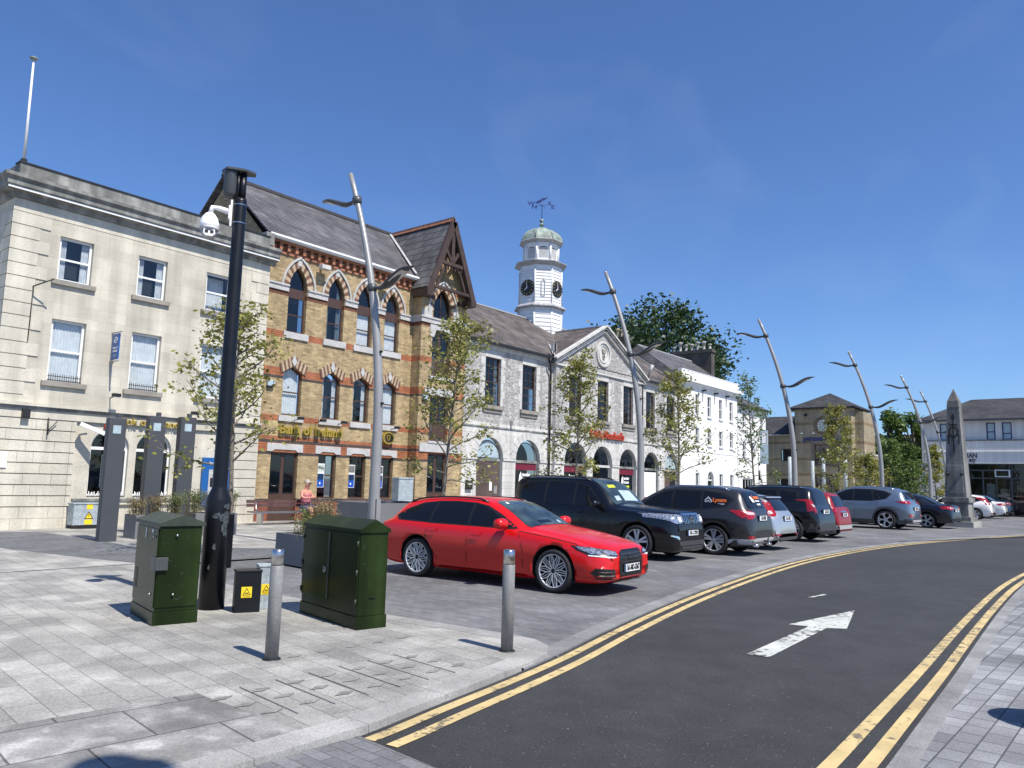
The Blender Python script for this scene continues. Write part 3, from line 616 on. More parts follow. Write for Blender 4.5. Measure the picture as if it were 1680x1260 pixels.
# poster inside the left arched window
p = MB(); p.box(10.72, 11.16, YA + .20, YA + .205, 1.22, 2.22, 'paleprint'); p.box(10.75, 11.13, YA + .196, YA + .2, 1.25, 1.75, 'posterblue'); p.box(10.75, 11.13, YA + .196, YA + .2, 1.75, 2.18, 'navyposter')
p.add([(10.78, YA + .192, 1.55), (11.1, YA + .192, 1.42), (11.1, YA + .192, 1.46), (10.78, YA + .192, 1.58)], [(0, 1, 2, 3)], 'paleprint'); p.lathe([(0, 0), (.10, .001)], 'lime', (10.98, YA + .19, 1.93), 12, 'y')
for k in range(3): p.box(10.8, 11.06 - k * .03, YA + .192, YA + .196, 1.70 - k * .045, 1.715 - k * .045, 'white')
tag(p.build('poster', None, True, loc=(10.94, YA + .2, 1.2)), 'blue and pale advertising poster inside the left arched window of the limestone bank', 'poster')
# lettering on the fascia
text('fascia_lettering', 'Bank of Ireland', .30, 'gold', .05, A, T((11.95 - 7.6, -.07, 3.27)), 1.12, .004)
# cash machine
at = empty('cash_machine', (14.46, YA - .02, .66), label='blue cash machine set in the wall of the limestone bank', cat='cash machine')
m_ = MB(); m_.box(13.93, 15.0, YA - .05, YA + .06, .62, 2.26, 'blue'); m_.build('surround', at, True, bevel=.01)
m_ = MB(); m_.box(14.16, 14.86, YA - .065, YA - .05, .98, 1.86, 'plasticgrey'); m_.box(14.2, 14.82, YA - .07, YA - .064, 1.68, 1.8, 'paleprint'); m_.box(14.22, 14.6, YA - .075, YA - .064, 1.28, 1.58, 'black')
m_.box(14.64, 14.8, YA - .075, YA - .064, 1.1, 1.5, 'white'); m_.box(14.2, 14.82, YA - .13, YA - .06, .98, 1.04, 'plasticgrey'); m_.box(14.26, 14.44, YA - .14, YA - .12, 1.0, 1.04, 'black'); m_.build('machine_face', at, True)
text('machine_lettering', 'Bank of Ireland', .10, 'white', .006, at, T((0, -.04, 1.42)))
# projecting blade sign with its bracket
bs = empty('blade_sign', (10.62, YA, 5.2), label='small blue bank sign projecting from the limestone bank wall', cat='sign')
m_ = MB(); m_.box(10.60, 10.64, YA - .52, YA - .12, 5.12, 5.92, 'blue'); m_.build('panel', bs, True)
m_ = MB(); m_.tube([(10.62, YA, 5.97), (10.62, YA - .6, 5.97)], .025, 'plasticgrey', 8); m_.tube([(10.62, YA, 5.07), (10.62, YA - .6, 5.07)], .025, 'plasticgrey', 8); m_.lathe([(.0, -.04), (.04, 0), (0, .04)], 'plasticgrey', (10.62, YA - .6, 5.97), 8); m_.build('bracket', bs, True)
Rz = Matrix.Rotation(-PI / 2, 4, 'Z')
lt = MB(); MX = T((-.025, -.32, 0)) @ Rz
textmb(lt, 'Bank of', .10, 'white', MX @ T((0, 0, .28))); textmb(lt, 'Ireland', .10, 'white', MX @ T((0, 0, .18))); textmb(lt, 'ATM', .09, 'paleblue', MX @ T((0, 0, .03)))
lt.ring([(.10 * math.cos(t * PI / 8) - .32, .52 + .10 * math.sin(t * PI / 8)) for t in range(16)], [(.08 * math.cos(t * PI / 8) - .32, .52 + .08 * math.sin(t * PI / 8)) for t in range(16)], -.028, -.022, 'white', 'x')
textmb(lt, 'B', .12, 'white', MX @ T((0, 0, .52)))
lt.build('sign_lettering', bs)
# flagpole
fp_ = empty('flagpole', (7.85, YA + .45, 10.54), label='white flagpole on the roof corner of the limestone bank', cat='flagpole')
m_ = MB(); m_.tube([(0, 0, .12), (-.02, .05, 3.35)], [.045, .028], 'whitepaint', 10); m_.build('pole', fp_)
m_ = MB(); m_.lathe([(0, -.05), (.09, -.03), (.12, 0), (.09, .04), (0, .06)], 'copper', (-.02, .05, 3.38), 12); m_.build('finial', fp_)
m_ = MB(); m_.box(-.07, .07, -.07, .07, -.02, .22, 'blackiron'); m_.build('base', fp_)
# security light bar, cameras, brackets on the facade
def floodlight(x, z, y, label, kind='floodlight', arm=.4):
    o = empty(kind, (x, y, z), label=label, cat='light')
    m_ = MB(); m_.tube([(0, 0, 0), (0, -arm, .05)], .018, 'blackiron', 6); m_.build('arm', o)
    m_ = MB(); m_.box(-.11, .11, -arm - .1, -arm + .06, .02, .12, 'blackiron'); m_.box(-.09, .09, -arm - .08, -arm + .04, .005, .02, 'lampglass'); m_.build('head', o); return o
cc = empty('security_camera', (9.95, YA, 3.02), label='long white security camera over the left arched bank window', cat='camera')
m_ = MB(); m_.tube([(.0, .03, -.25), (.08, -.25, -.22)], .03, 'plasticgrey', 8); m_.build('bracket', cc)
m_ = MB(); m_.prism([(-.08, -.06), (.08, -.06), (.08, .06), (-.08, .06)], 0, .72, 'whitepaint', 'x'); o = m_.build('housing', cc, bevel=.012); o.rotation_euler = (0, R(22), R(-28)); o.location = (-.12, -.28, .06)
al = MB(); al.lathe([(.10, 0), (.10, -.03), (.05, -.06), (0, -.07)], 'red_sign', (0, 0, 0), 14, 'y'); tag(al.build('alarm_beacon', loc=(10.72, YA - .0, 3.06)), 'small round red alarm beacon above the left arched bank window', 'alarm')
floodlight(10.72, 3.95, YA, 'dark floodlight on the limestone wall below the blade sign')
floodlight(13.30, 3.62, YA, 'dark floodlight on the limestone wall above the cash machine')
jb = MB(); jb.box(-.10, .10, -.12, 0, -.13, .13, 'blackiron'); tag(jb.build('junction_box', loc=(8.42, YA - .035, 3.27), bevel=.01), 'square dark junction box on the limestone fascia', 'box')
br = MB(); br.tube([(0, 0, 0), (0, -.2, .0), (.35, -.5, .22)], .02, 'blackiron', 6); br.tube([(0, -.03, .0), (0, -.03, -1.6)], .014, 'blackiron', 6); tag(br.build('cable_bracket', loc=(8.28, YA - .03, 6.95)), 'black iron cable bracket at the upper corner of the limestone bank', 'bracket')
br = MB(); br.tube([(0, 0, .25), (0, -.06, -.25)], .02, 'blackiron', 6); br.tube([(0, -.04, -.12), (.22, -.06, .16)], .014, 'blackiron', 6); tag(br.build('iron_hook', loc=(8.42 + .62, YA - .03, 2.95)), 'black iron hook fixed on the rusticated ground floor stone', 'hook')
wp = MB(); wp.box(-.22, .22, -.03, 0, -.22, .22, 'white'); tag(wp.build('wall_plate', loc=(7.55 + .32, YA - .015, 1.95), bevel=.01), 'blank white square plate at the left edge of the limestone bank', 'plate')
# grey supply cabinet against the bank
sc = empty('electric_cabinet', (10.2, YA - .3, .03), label='low grey electricity cabinet with yellow warning stickers against the limestone bank', cat='cabinet')
m_ = MB(); m_.box(-.42, .42, -.2, .2, .1, .72, 'greycab'); m_.box(-.44, .44, -.22, .22, .70, .74, 'greycab'); m_.build('body', sc, bevel=.01)
m_ = MB(); m_.box(-.34, .34, -.18, .18, 0, .1, 'blackiron'); m_.build('plinth', sc)
m_ = MB(); m_.box(-.06, .10, -.206, -.2, .56, .7, 'yellow'); m_.box(-.10, .12, -.206, -.2, .12, .26, 'yellow'); m_.add([(-.12, -.207, .28), (.14, -.207, .28), (.01, -.207, .50)], [(0, 1, 2)], 'black'); m_.add([(-.085, -.209, .30), (.105, -.209, .30), (.01, -.209, .46)], [(0, 1, 2)], 'yellow')
m_.add([(.0, -.211, .44), (.03, -.211, .40), (.01, -.211, .37), (.03, -.211, .32), (-.01, -.211, .37), (.005, -.211, .395)], [(0, 1, 2, 3, 4, 5)], 'black'); m_.build('warning_sticker', sc)
pl = MB(); pl.box(-.26, .26, -.012, 0, -.22, .22, 'white'); textmb(pl, 'S V', .16, 'black', T((0, -.016, .02))); tag(pl.build('hydrant_plate', loc=(11.0, YA + .02, .33)), 'white S V valve plate on the bank wall by the grey cabinet', 'sign')
# ================================================================== brick bank
YB = 25.07
B = empty('brick_bank', (16.25, YB, 0), label='buff brick gothic bank with red bands and a steep timbered gable', cat='building')
mb = MB(); LX, BX0, BX1 = 16.25, 24.0, 26.98; YF = 24.5
gx = [17.76, 19.63, 21.19, 22.74]; hw = .43
G2 = [dedupe(gothic(x - hw, x + hw, 7.25, 8.95, 9.88)) for x in gx]
G1 = [dedupe(house(x - hw, x + hw, 4.02, 5.66, 5.94)) for x in gx]
G0 = [rect(17.0, 18.22, .0, 2.6)] + [rect(x - .44, x + .44, .86, 2.6) for x in gx[1:]]
mb.wall(rect(LX, BX0, 0, 10.55), G2 + G1 + G0, YB, 'brick', .2)
GB = [dedupe(gothic(24.72, 25.94, 9.1, 9.62, 10.52)), rect(24.72, 25.92, 6.40, 8.52), rect(24.72, 25.95, 3.42, 5.48), rect(24.72, 25.95, 0, 2.88)]
bay_out = [(BX0, 0), (BX1, 0), (BX1, 10.2), (25.35, 13.55), (BX0, 10.2)]
mb.wall(bay_out, GB, YF, 'brick', .22)
mb.box(BX0 - .002, BX0 + .2, YF + .001, YB, 0, 10.6, 'brick'); mb.box(BX1 - .2, BX1 + .002, YF + .001, YB + 7, 0, 10.6, 'brick')
mb.wall([(YB, 0), (YB + 7, 0), (YB + 7, 10.6), (28.3, 13.6), (YB, 10.6)], [], LX + .01, 'brick', axis='x')
mb.wall([(YB, 0), (YB + 7, 0), (YB + 7, 10.6), (28.3, 13.6), (YB, 10.6)], [], 27.15, 'brick', axis='x')
mb.box(BX1, 27.16, YB, YB + .3, 0, 10.6, 'brick')
mb.build('wall', B, True)
# white string courses, lintels, sills and quoin blocks
def dress(name, f):
    st = MB(); f(st); return st.build(name, B, True)
edges = [LX + .02] + sum([[x - hw - .02, x + hw + .02] for x in gx], []) + [BX0]
for i in range(0, len(edges), 2):
    if edges[i + 1] - edges[i] > .05:
        a, b = edges[i], edges[i + 1]; dress('string_course', lambda st: (st.box(a, b, YB - .05, YB + .02, 8.80, 9.0, 'white_stone'), st.box(a, b, YB - .09, YB + .02, 9.0, 9.07, 'white_stone')))
dress('string_course', lambda st: (st.box(BX0 - .05, BX1 + .04, YF - .06, YB - .05, 8.80, 9.0, 'white_stone'), st.box(BX0 - .09, BX1 + .07, YF - .10, YB - .05, 9.0, 9.08, 'white_stone')))
for x in gx:
    dress('sill', lambda st: st.box(x - hw - .14, x + hw + .14, YB - .07, YB + .14, 6.99, 7.24, 'white_stone')); dress('sill', lambda st: st.box(x - hw - .13, x + hw + .13, YB - .07, YB + .14, 3.78, 4.0, 'white_stone'))
for k, x in enumerate([17.61] + gx[1:]):
    h = .80 if k == 0 else .62; dress('lintel', lambda st: st.prism([(x - h, 2.62), (x - h + .22, 2.62), (x - h + .34, 2.70), (x + h - .34, 2.70), (x + h - .22, 2.62), (x + h, 2.62), (x + h, 2.93), (x - h, 2.93)], YB - .03, YB + .1, 'white_stone'))
dress('lintel', lambda st: (st.box(24.15, 26.9, YF - .05, YF + .1, 2.95, 3.35, 'white_stone'), st.box(24.62, 26.05, YF - .08, YF + .1, 3.35, 3.45, 'white_stone')))
dress('lintel', lambda st: st.box(24.35, 26.3, YF - .04, YF + .1, 5.52, 5.86, 'white_stone')); dress('sill', lambda st: st.box(24.55, 26.1, YF - .1, YF + .14, 6.25, 6.39, 'white_stone'))
dress('lintel', lambda st: st.prism([(24.55, 8.2), (24.80, 8.2), (24.95, 8.56), (25.72, 8.56), (25.84, 8.2), (26.1, 8.2), (26.1, 8.78), (24.55, 8.78)], YF - .03, YF + .1, 'white_stone'))
dress('shoulder_stone', lambda st: st.prism([(BX0, 9.1), (24.62, 9.1), (24.62, 9.65), (24.4, 9.65), (24.2, 9.42), (BX0, 9.35)], YF - .03, YF + .1, 'white_stone')); dress('shoulder_stone', lambda st: st.prism([(26.05, 9.1), (BX1, 9.1), (BX1, 9.35), (26.6, 9.42), (26.3, 9.65), (26.05, 9.65)], YF - .03, YF + .1, 'white_stone'))

# arches: banded voussoirs with white hood
def voussoirs(mbx, poly_in, poly_out, y, n0, mats=('vous_a', 'vous_b')):
    for i in range(len(poly_in) - 1):
        a, b, c, d = poly_in[i], poly_in[i + 1], poly_out[i + 1], poly_out[i]
        mbx.prism([a, b, c, d], y - .012, y + .03, mats[(i + n0) % 2], 'y')
def gothic_arc(x0, x1, zs, za, n):
    p = gothic(x0, x1, zs - 1, zs, za, n)[2:]; return p
def gothic_hood(x, h, zs, za, y, wv=.30, wh=.07):
    hood = MB()
    n = 9
    i_ = gothic_arc(x - h, x + h, zs, za, n); o_ = gothic_arc(x - h - wv, x + h + wv, zs, za + wv * 1.08, n); q_ = gothic_arc(x - h - wv - wh, x + h + wv + wh, zs, za + wv * 1.08 + wh * 1.3, n)
    voussoirs(hood, i_, o_, y, 0)
    for i in range(len(o_) - 1): hood.prism([o_[i], o_[i + 1], q_[i + 1], q_[i]], y - .07, y + .03, 'white_stone')
    hood.prism([(x - .09, za + .04), (x + .09, za + .04), (x + .11, za + .30), (x, za + .40), (x - .11, za + .30)], y - .03, y + .03, 'white_stone')
    hood.build('arch', B, True)
for k, x in enumerate(gx): gothic_hood(x, hw, 8.95, 9.88, YB, .26 if k in (1, 2, 3) else .30)
gothic_hood(25.33, .61, 9.40, 10.52, YF, .30)
for x in gx:   # triangular heads
    zs, za = 5.66, 5.94; hood = MB()
    for s in (-1, 1):
        n = 7; A0 = Vector((x + s * (hw + .12), zs - .05)); A1 = Vector((x, za)); up = Vector((s * .10, .36))
        for i in range(n):
            a = A0.lerp(A1, i / n); b = A0.lerp(A1, (i + 1) / n)
            hood.prism([tuple(a), tuple(b), tuple(b + up), tuple(a + up)], YB - .035, YB + .03, ('vous_a', 'vous_b')[i % 2])
    hood.prism([(x, za - .02), (x + .12, za + .16), (x, za + .42), (x - .12, za + .16)], YB - .06, YB + .03, 'white_stone')
    hood.build('arch', B, True)
# eaves: corbel course, white gutter
ev = MB()
ev.box(LX, BX0, YB - .05, YB + .02, 10.22, 10.34, 'redbrick')
k = LX + .1
while k < BX0 - .2: ev.box(k, k + .13, YB - .15, YB + .02, 10.34, 10.62, 'redbrick'); k += .36
ev.box(LX, BX0, YB - .17, YB + .02, 10.62, 10.68, 'redbrick')
ev.box(LX - .1, BX0 + .1, YB - .30, YB + .1, 10.70, 10.76, 'whitepaint'); ev.box(LX - .1, BX0 + .1, YB - .36, YB - .24, 10.76, 10.84, 'whitepaint')
ev.box(LX - .3, LX + .05, YB - .38, YB + .5, 10.30, 10.78, 'cornice')
ev.box(BX0 - .06, BX0 + .7, YF - .12, YB, 9.95, 10.15, 'timber'); ev.box(26.3, BX1 + .1, YF - .12, YB, 9.95, 10.15, 'timber')
ev.build('gutter', B, True)
# main roof and bay roof
RYB, RZB = 28.3, 13.86
rf = MB(); EY, EZ = YB - .34, 10.84
def slab(mbx, a, b, c, d, mat, t=.06):
    A_, B_, C_, D_ = map(Vector, (a, b, c, d)); nrm = (B_ - A_).cross(D_ - A_).normalized() * t
    vs = [A_, B_, C_, D_, A_ - nrm, B_ - nrm, C_ - nrm, D_ - nrm]
    mbx.add(vs, [(0, 1, 2, 3), (7, 6, 5, 4), (0, 4, 5, 1), (1, 5, 6, 2), (2, 6, 7, 3), (3, 7, 4, 0)], mat)
slab(rf, (LX - .2, EY, EZ), (27.2, EY, EZ), (27.2, RYB, RZB), (LX - .2, RYB, RZB), 'slate'); slab(rf, (27.2, 32.0, 10.8), (LX - .2, 32.0, 10.8), (LX - .2, RYB, RZB), (27.2, RYB, RZB), 'slate')
bx0, bx1, bxm = 23.72, 26.98, 25.35; by0 = 23.98; bz0 = 10.30
slab(rf, (bxm, by0, RZB + .02), (bxm, RYB + .3, RZB + .02), (bx0, RYB + .3, bz0), (bx0, by0, bz0), 'slate_big'); slab(rf, (bxm, RYB + .3, RZB + .02), (bxm, by0, RZB + .02), (bx1, by0, bz0), (bx1, RYB + .3, bz0), 'slate_big')
rf.add([(23.66, EY - .02, 10.98), (23.82, EY - .02, 10.98), (bxm - .02, RYB, RZB + .10), (bxm - .18, RYB, RZB + .06)], [(0, 1, 2, 3)], 'lead')
rfo = rf.build('roof', B, True)
rg = MB(); x = LX - .2
while x < bxm: rg.box(x, x + .44, RYB - .09, RYB + .09, RZB - .04, RZB + .06, 'ridge_dark'); [rg.lathe([(.07, 0), (.07, .05), (0, .10)], 'ridge_dark', (x + .06 + j * .15, RYB, RZB + .05), 6) for j in range(3)]; x += .45
y = by0
while y < RYB: rg.prism([(bxm - .15, RZB - .14), (bxm, RZB + .07), (bxm + .15, RZB - .14)], y, y + .40, 'ridge'); [rg.lathe([(.05, 0), (.05, .04), (0, .09)], 'ridge_dark', (bxm, y + .06 + j * .14, RZB + .05), 6) for j in range(3)]; y += .42
rg.build('ridge_tiles', rfo, True)
# timbered gable (barge boards and truss)
tb = MB(); yb0, yb1 = 23.92, 24.06
def beam(a, b, w_, mbx=tb, y0=yb0, y1=yb1, mat='timber'):
    a = Vector(a); b = Vector(b); d = (b - a).normalized(); nrm = Vector((-d.y, d.x)) * w_ / 2
    mbx.prism([tuple(a - nrm), tuple(b - nrm), tuple(b + nrm), tuple(a + nrm)], y0, y1, mat)
beam((bx0 + .12, 10.10), (bxm, 13.70), .30); beam((bx1 - .12, 10.10), (bxm, 13.70), .30)
beam((24.35, 11.65), (26.35, 11.65), .16, y0=23.96, y1=24.10); beam((bxm, 11.65), (bxm, 13.6), .20, y0=23.97, y1=24.09)
beam((bxm, 11.7), (24.72, 12.55), .14, y0=23.98, y1=24.08); beam((bxm, 11.7), (25.98, 12.55), .14, y0=23.98, y1=24.08)
beam((bx0 + .3, 10.42), (bx1 - .3, 10.42), .13, y0=23.96, y1=24.10)
beam((24.02, 10.4), (24.45, 11.6), .12, y0=23.99, y1=24.07); beam((26.68, 10.4), (26.25, 11.6), .12, y0=23.99, y1=24.07)
for s in (-1, 1):
    pts = [(bxm + s * (.95 - .75 * t), 10.5 + 1.1 * math.sin(t * PI / 2)) for t in np.linspace(0, 1, 8)]
    for i in range(7): beam(pts[i], pts[i + 1], .10, y0=24.0, y1=24.07)
    tb.box(bx0 - .02 if s < 0 else bx1 - .34, bx0 + .34 if s < 0 else bx1 + .02, yb0 - .02, YF + .3, 9.92, 10.22, 'timber')
for i in range(9): tb.box(24.42 + i * .22, 24.47 + i * .22, 24.0, 24.06, 11.36, 11.6, 'timber')
tb.build('barge_boards', B, True)
# windows
for k, x in enumerate(gx):
    def ex(f, x=x): f.box(x - hw + .05, x + hw - .05, YB + .12, YB + .19, 8.62, 9.0, 'brownpaint')
    window(B, gothic(x - hw, x + hw, 7.25, 8.95, 9.88), YB + .13, 'brownpaint', .065, hbars=((7.95, .05),), back=('interior', 'curtain', 'blind', 'blind')[k], glass='glass' if k > 1 else 'glass_dark', extra=ex, backdepth=.1, inner=8.7)
    window(B, house(x - hw, x + hw, 4.02, 5.66, 5.94), YB + .13, 'brownpaint', .06, hbars=((4.92, .05), (5.6, .04)) if k else ((4.92, .05),), back=('blind', 'curtain', 'curtain', 'blind')[k], glass='glass', backdepth=.1)
    if k: window(B, rect(x - .44, x + .44, .86, 2.6), YB + .13, 'brownpaint', .06, hbars=((1.78, .06),), back='interior', glass='glass_dark')
def panel_door(parent, x0, x1, z0, z1, y, lead=True):
    d = MB(); xm = (x0 + x1) / 2
    d.box(x0, x1, y, y + .06, z0, z1, 'brownpaint')
    dr = d.build('door', parent, True)
    g = MB(); h = z1 - z0
    for a, b in ((x0 + .10, xm - .10), (xm + .10, x1 - .10)):
        g.box(a, b, y - .012, y, z0 + .42 * h, z1 - .10, 'glass_dark'); g.box(a - .03, b + .03, y - .006, y + .001, z0 + .40 * h, z1 - .07, 'black')
    if lead:
        for i in range(6): g.add([(x0 + .08, y - .014, z0 + .1 + i * .13), (x0 + .3, y - .014, z0 + .32 + i * .13), (x0 + .3, y - .014, z0 + .335 + i * .13), (x0 + .08, y - .014, z0 + .115 + i * .13)], [(0, 1, 2, 3)], 'paleblue')
    g.build('door_glazing', dr, True); return dr
panel_door(B, 17.0, 18.22, 0, 2.6, YB + .12, False)
window(B, gothic(24.72, 25.94, 9.1, 9.62, 10.52), YF + .14, 'brownpaint', .07, hbars=((9.45, .07),), vbars=((25.33, .05, 9.1, 10.3),), back='interior', glass='glass_dark')
panel_door(B, 24.72, 25.92, 6.40, 8.52, YF + .14); panel_door(B, 24.72, 25.95, 3.42, 5.48, YF + .14); panel_door(B, 24.72, 25.95, 0, 2.88, YF + .14)
# posters in the ground floor windows
for k, x in enumerate(gx[1:]):
    p = MB(); y = YB + .145
    x0, x1 = x - .42, x - .02; p.box(x0, x1, y - .02, y - .015, 1.86, 2.26 - .02, 'white'); p.box(x0 + .02, x1 - .02, y - .024, y - .02, 1.92, 2.21, ('paleprint', 'cornice', 'chimrender')[k])
    p.add([(x0 + .02, y - .026, 2.05), (x1 - .02, y - .026, 2.0), (x1 - .02, y - .026, 2.08), (x0 + .15, y - .026, 2.15)], [(0, 1, 2, 3)], 'cornice')
    p.box(x0, x1, y - .02, y - .015, 1.30, 1.86, 'white'); p.box(x0 + .02, x1 - .02, y - .024, y - .02, 1.60, 1.84, 'navyposter'); p.box(x0 + .02, x1 - .02, y - .024, y - .02, 1.32, 1.60, 'posterblue'); p.box(x - .25, x - .19, y - .026, y - .024, 1.42, 1.5, 'white')
    tag(p.build('poster', None, True, loc=(x - .2, YB + .12, 1.3)), ('two part blue poster in the brick bank window nearest its brown door', 'two part blue poster in the middle ground floor window of the brick bank', 'two part blue poster in the brick bank window partly behind the lamp post')[k], 'poster')
# raised gilt sign
text('bank_lettering', 'Bank of Ireland', .50, 'gold', .09, B, T((18.72 - 16.25, -.09, 3.47)), .98, .012)
lg = MB(); cx, cz = 22.72, 3.45
circ = lambda r, n=20, sx=1.: [(cx + sx * r * math.cos(2 * PI * i / n), cz + r * math.sin(2 * PI * i / n)) for i in range(n)]
lg.prism(circ(.27, 20, 1.15), YB - .12, YB - .02, 'gold'); lg.ring(circ(.27, 20, 1.15), circ(.215, 20, 1.15), YB - .16, YB - .11, 'gold'); lg.prism(circ(.212, 20, 1.15), YB - .125, YB - .119, 'timber')
for j in range(3): lg.ring([(cx + .13 * math.cos(PI + PI * i / 8) * (1 - .15 * j), cz + .11 - j * .07 + .07 * math.sin(PI + PI * i / 8)) for i in range(9)], [(cx + .10 * math.cos(PI + PI * i / 8) * (1 - .15 * j), cz + .13 - j * .07 + .07 * math.sin(PI + PI * i / 8)) for i in range(9)], YB - .15, YB - .12, 'gold')
lg.build('bank_emblem', B, True)
for x, lb in ((17.9, 'dark floodlight above the left end of the gilt bank lettering'), (18.95, 'dark floodlight above the middle of the gilt bank lettering'), (20.0, 'dark floodlight above the right end of the gilt bank lettering'), (22.9, 'dark floodlight above the round gilt bank emblem')): floodlight(x, 3.84, YB, lb, arm=.45)
for (x, z, y, lb) in ((16.75, 5.15, YB, 'pale alarm box on the brick bank beside the left first floor window'), (24.35, 5.35, YF, 'pale alarm box on the brick gable bay beside its glazed door')):
    a_ = MB(); a_.box(-.16, .16, -.12, 0, -.1, .12, 'paleblue'); a_.box(-.13, .13, -.1, 0, -.16, -.1, 'blackiron'); tag(a_.build('alarm_box', loc=(x, y, z), bevel=.01), lb, 'alarm')
for x, lb in ((18.75, 'stone coloured floodlight under the eaves right of the left gothic window'), (22.05, 'stone coloured floodlight under the eaves left of the last gothic window')):
    a_ = MB(); a_.box(-.22, .22, -.42, -.16, -.08, .10, 'cstone'); a_.box(-.05, .05, -.2, 0, -.02, .05, 'cstone'); tag(a_.build('floodlight', loc=(x, YB, 10.05), bevel=.02), lb, 'light')
# ================================================================== market house
YC = 25.0
Cb = empty('market_house', (27.18, YC, 0), label='grey rubble stone market house with pediment, arcade and slate roof', cat='building')
mb = MB(); CL, CR = 27.18, 50.62; PJ = .22; PL, PR = 34.95, 44.75
WX = [(29.08, 30.33), (32.14, 33.38)]; PX = [(36.25, 37.5), (39.28, 40.52), (42.33, 43.58)]; QX = [(45.68, 46.92), (48.65, 49.9)]
up = lambda xs_, : [rect(a, b, 5.52, 7.97) for a, b in xs_]
AL = [(28.63, 30.66), (31.72, 33.84)]; AM = [(35.85, 38.2), (38.83, 41.03), (41.9, 44.03)]; AQ = [(45.42, 47.5), (48.33, 50.45)]
ar = lambda xs_: [dedupe(roundarch(a, b, 0, 2.9)) for a, b in xs_]
for x0, x1, y, U, Q in ((CL, PL, YC, WX, AL), (PL, PR, YC - PJ, PX, AM), (PR, CR, YC, QX, AQ)):
    mb.wall(rect(x0, x1, 4.62, 8.62 if x0 != PL else 8.42), up(U), y, 'rubble', .2)
    mb.wall(rect(x0, x1, 0, 4.40), ar(Q), y, 'ashlar_c', .28)
    mb.box(x0, x1, y - .05, y + .05, 4.40, 4.46, 'cornice'); mb.box(x0, x1, y - .03, y + .05, 4.46, 4.62, 'ashlar_c')
    # impost band between the arches
    e = [x0] + sum([[a, b] for a, b in Q], []) + [x1]
    for i in range(0, len(e), 2): mb.box(e[i], e[i + 1], y - .05, y + .03, 2.78, 2.88, 'cstone')
    for a, b in U:
        mb.box(a - .02, b + .02, y - .012, y + .05, 7.98, 8.36, 'cstone')
        for s in range(6):
            wd = .34 if s % 2 else .2
            mb.box(a - wd, a - .002, y - .008, y + .05, 5.55 + s * .40, 5.94 + s * .40, 'cstone'); mb.box(b + .002, b + wd, y - .008, y + .05, 5.55 + s * .40, 5.94 + s * .40, 'cstone')
    for a, b in Q:   # voussoir joints as separate stones round the arch
        c = (a + b) / 2; r = (b - a) / 2; n = 11
        for i in range(n):
            t0, t1 = PI * i / n + .012, PI * (i + 1) / n - .012
            mb.prism([(c + r * math.cos(t0), 2.9 + r * math.sin(t0)), (c + (r + .42) * math.cos(t0), 2.9 + (r + .42) * math.sin(t0)), (c + (r + .42) * math.cos(t1), 2.9 + (r + .42) * math.sin(t1)), (c + r * math.cos(t1), 2.9 + r * math.sin(t1))], y - .022, y + .02, 'cstone')
mb.wall([(PL, 8.42), (PR, 8.42), (PR, 8.5), (39.86, 11.0), (PL, 8.5)], [], YC - PJ, 'rubble')
mb.box(PL - .001, PL + .1, YC - PJ + .001, YC, 0, 8.6, 'ashlar_c'); mb.box(PR - .1, PR + .001, YC - PJ + .001, YC, 0, 8.6, 'ashlar_c')
for x0, x1 in ((CL, PL), (PR, CR)): mb.box(x0, x1, YC - .06, YC + .05, 8.38, 8.50, 'cstone'); mb.box(x0, x1, YC - .12, YC + .05, 8.50, 8.62, 'cstone')
mb.box(PL - .1, PR + .1, YC - PJ - .1, YC - PJ + .05, 8.32, 8.42, 'cstone')
mb.wall([(YC, 0), (YC + 9.4, 0), (YC + 9.4, 8.7), (29.7, 12.0), (YC, 8.7)], [], CL + .01, 'rubble', axis='x'); mb.wall([(YC, 0), (YC + 9.4, 0), (YC + 9.4, 8.7), (29.7, 12.0), (YC, 8.7)], [], CR, 'rubble', axis='x')
mb.build('wall', Cb, True)
for U, y in ((WX, YC), (PX, YC - PJ), (QX, YC)):
    for a, b in U: sl_ = MB(); sl_.box(a - .18, b + .18, y - .14, y + .2, 5.34, 5.52, 'sillstone'); sl_.box(a - .12, b + .12, y - .06, y, 5.16, 5.34, 'sillstone'); sl_.build('sill', Cb, True)
RY, RZ = 29.7, 12.15
rf = MB()
slab(rf, (CL - .0, YC - .25, 8.70), (CR + .05, YC - .25, 8.70), (CR + .05, RY, RZ), (CL, RY, RZ), 'slate_c'); slab(rf, (CR + .05, 34.5, 8.7), (CL, 34.5, 8.7), (CL, RY, RZ), (CR + .05, RY, RZ), 'slate_c')
PA = 11.36
slab(rf, (39.86, YC - .5, PA), (39.86, 29.0, PA), (PL - .35, 29.0, 8.62), (PL - .35, YC - .5, 8.62), 'slate_c'); slab(rf, (39.86, 29.0, PA), (39.86, YC - .5, PA), (PR + .35, YC - .5, 8.62), (PR + .35, 29.0, 8.62), 'slate_c')
rfo = rf.build('roof', Cb, True)
tr = MB()
tr.box(CL, PL - .35, YC - .33, YC - .2, 8.60, 8.72, 'blackiron'); tr.box(PR + .35, CR, YC - .33, YC - .2, 8.60, 8.72, 'blackiron')
tr.box(CL, 38.3, RY - .1, RY + .1, RZ - .03, RZ + .05, 'lead'); tr.box(41.4, CR + .05, RY - .1, RY + .1, RZ - .03, RZ + .05, 'lead')
tr.box(39.76, 39.96, YC - .5, 28.4, PA - .02, PA + .06, 'lead')
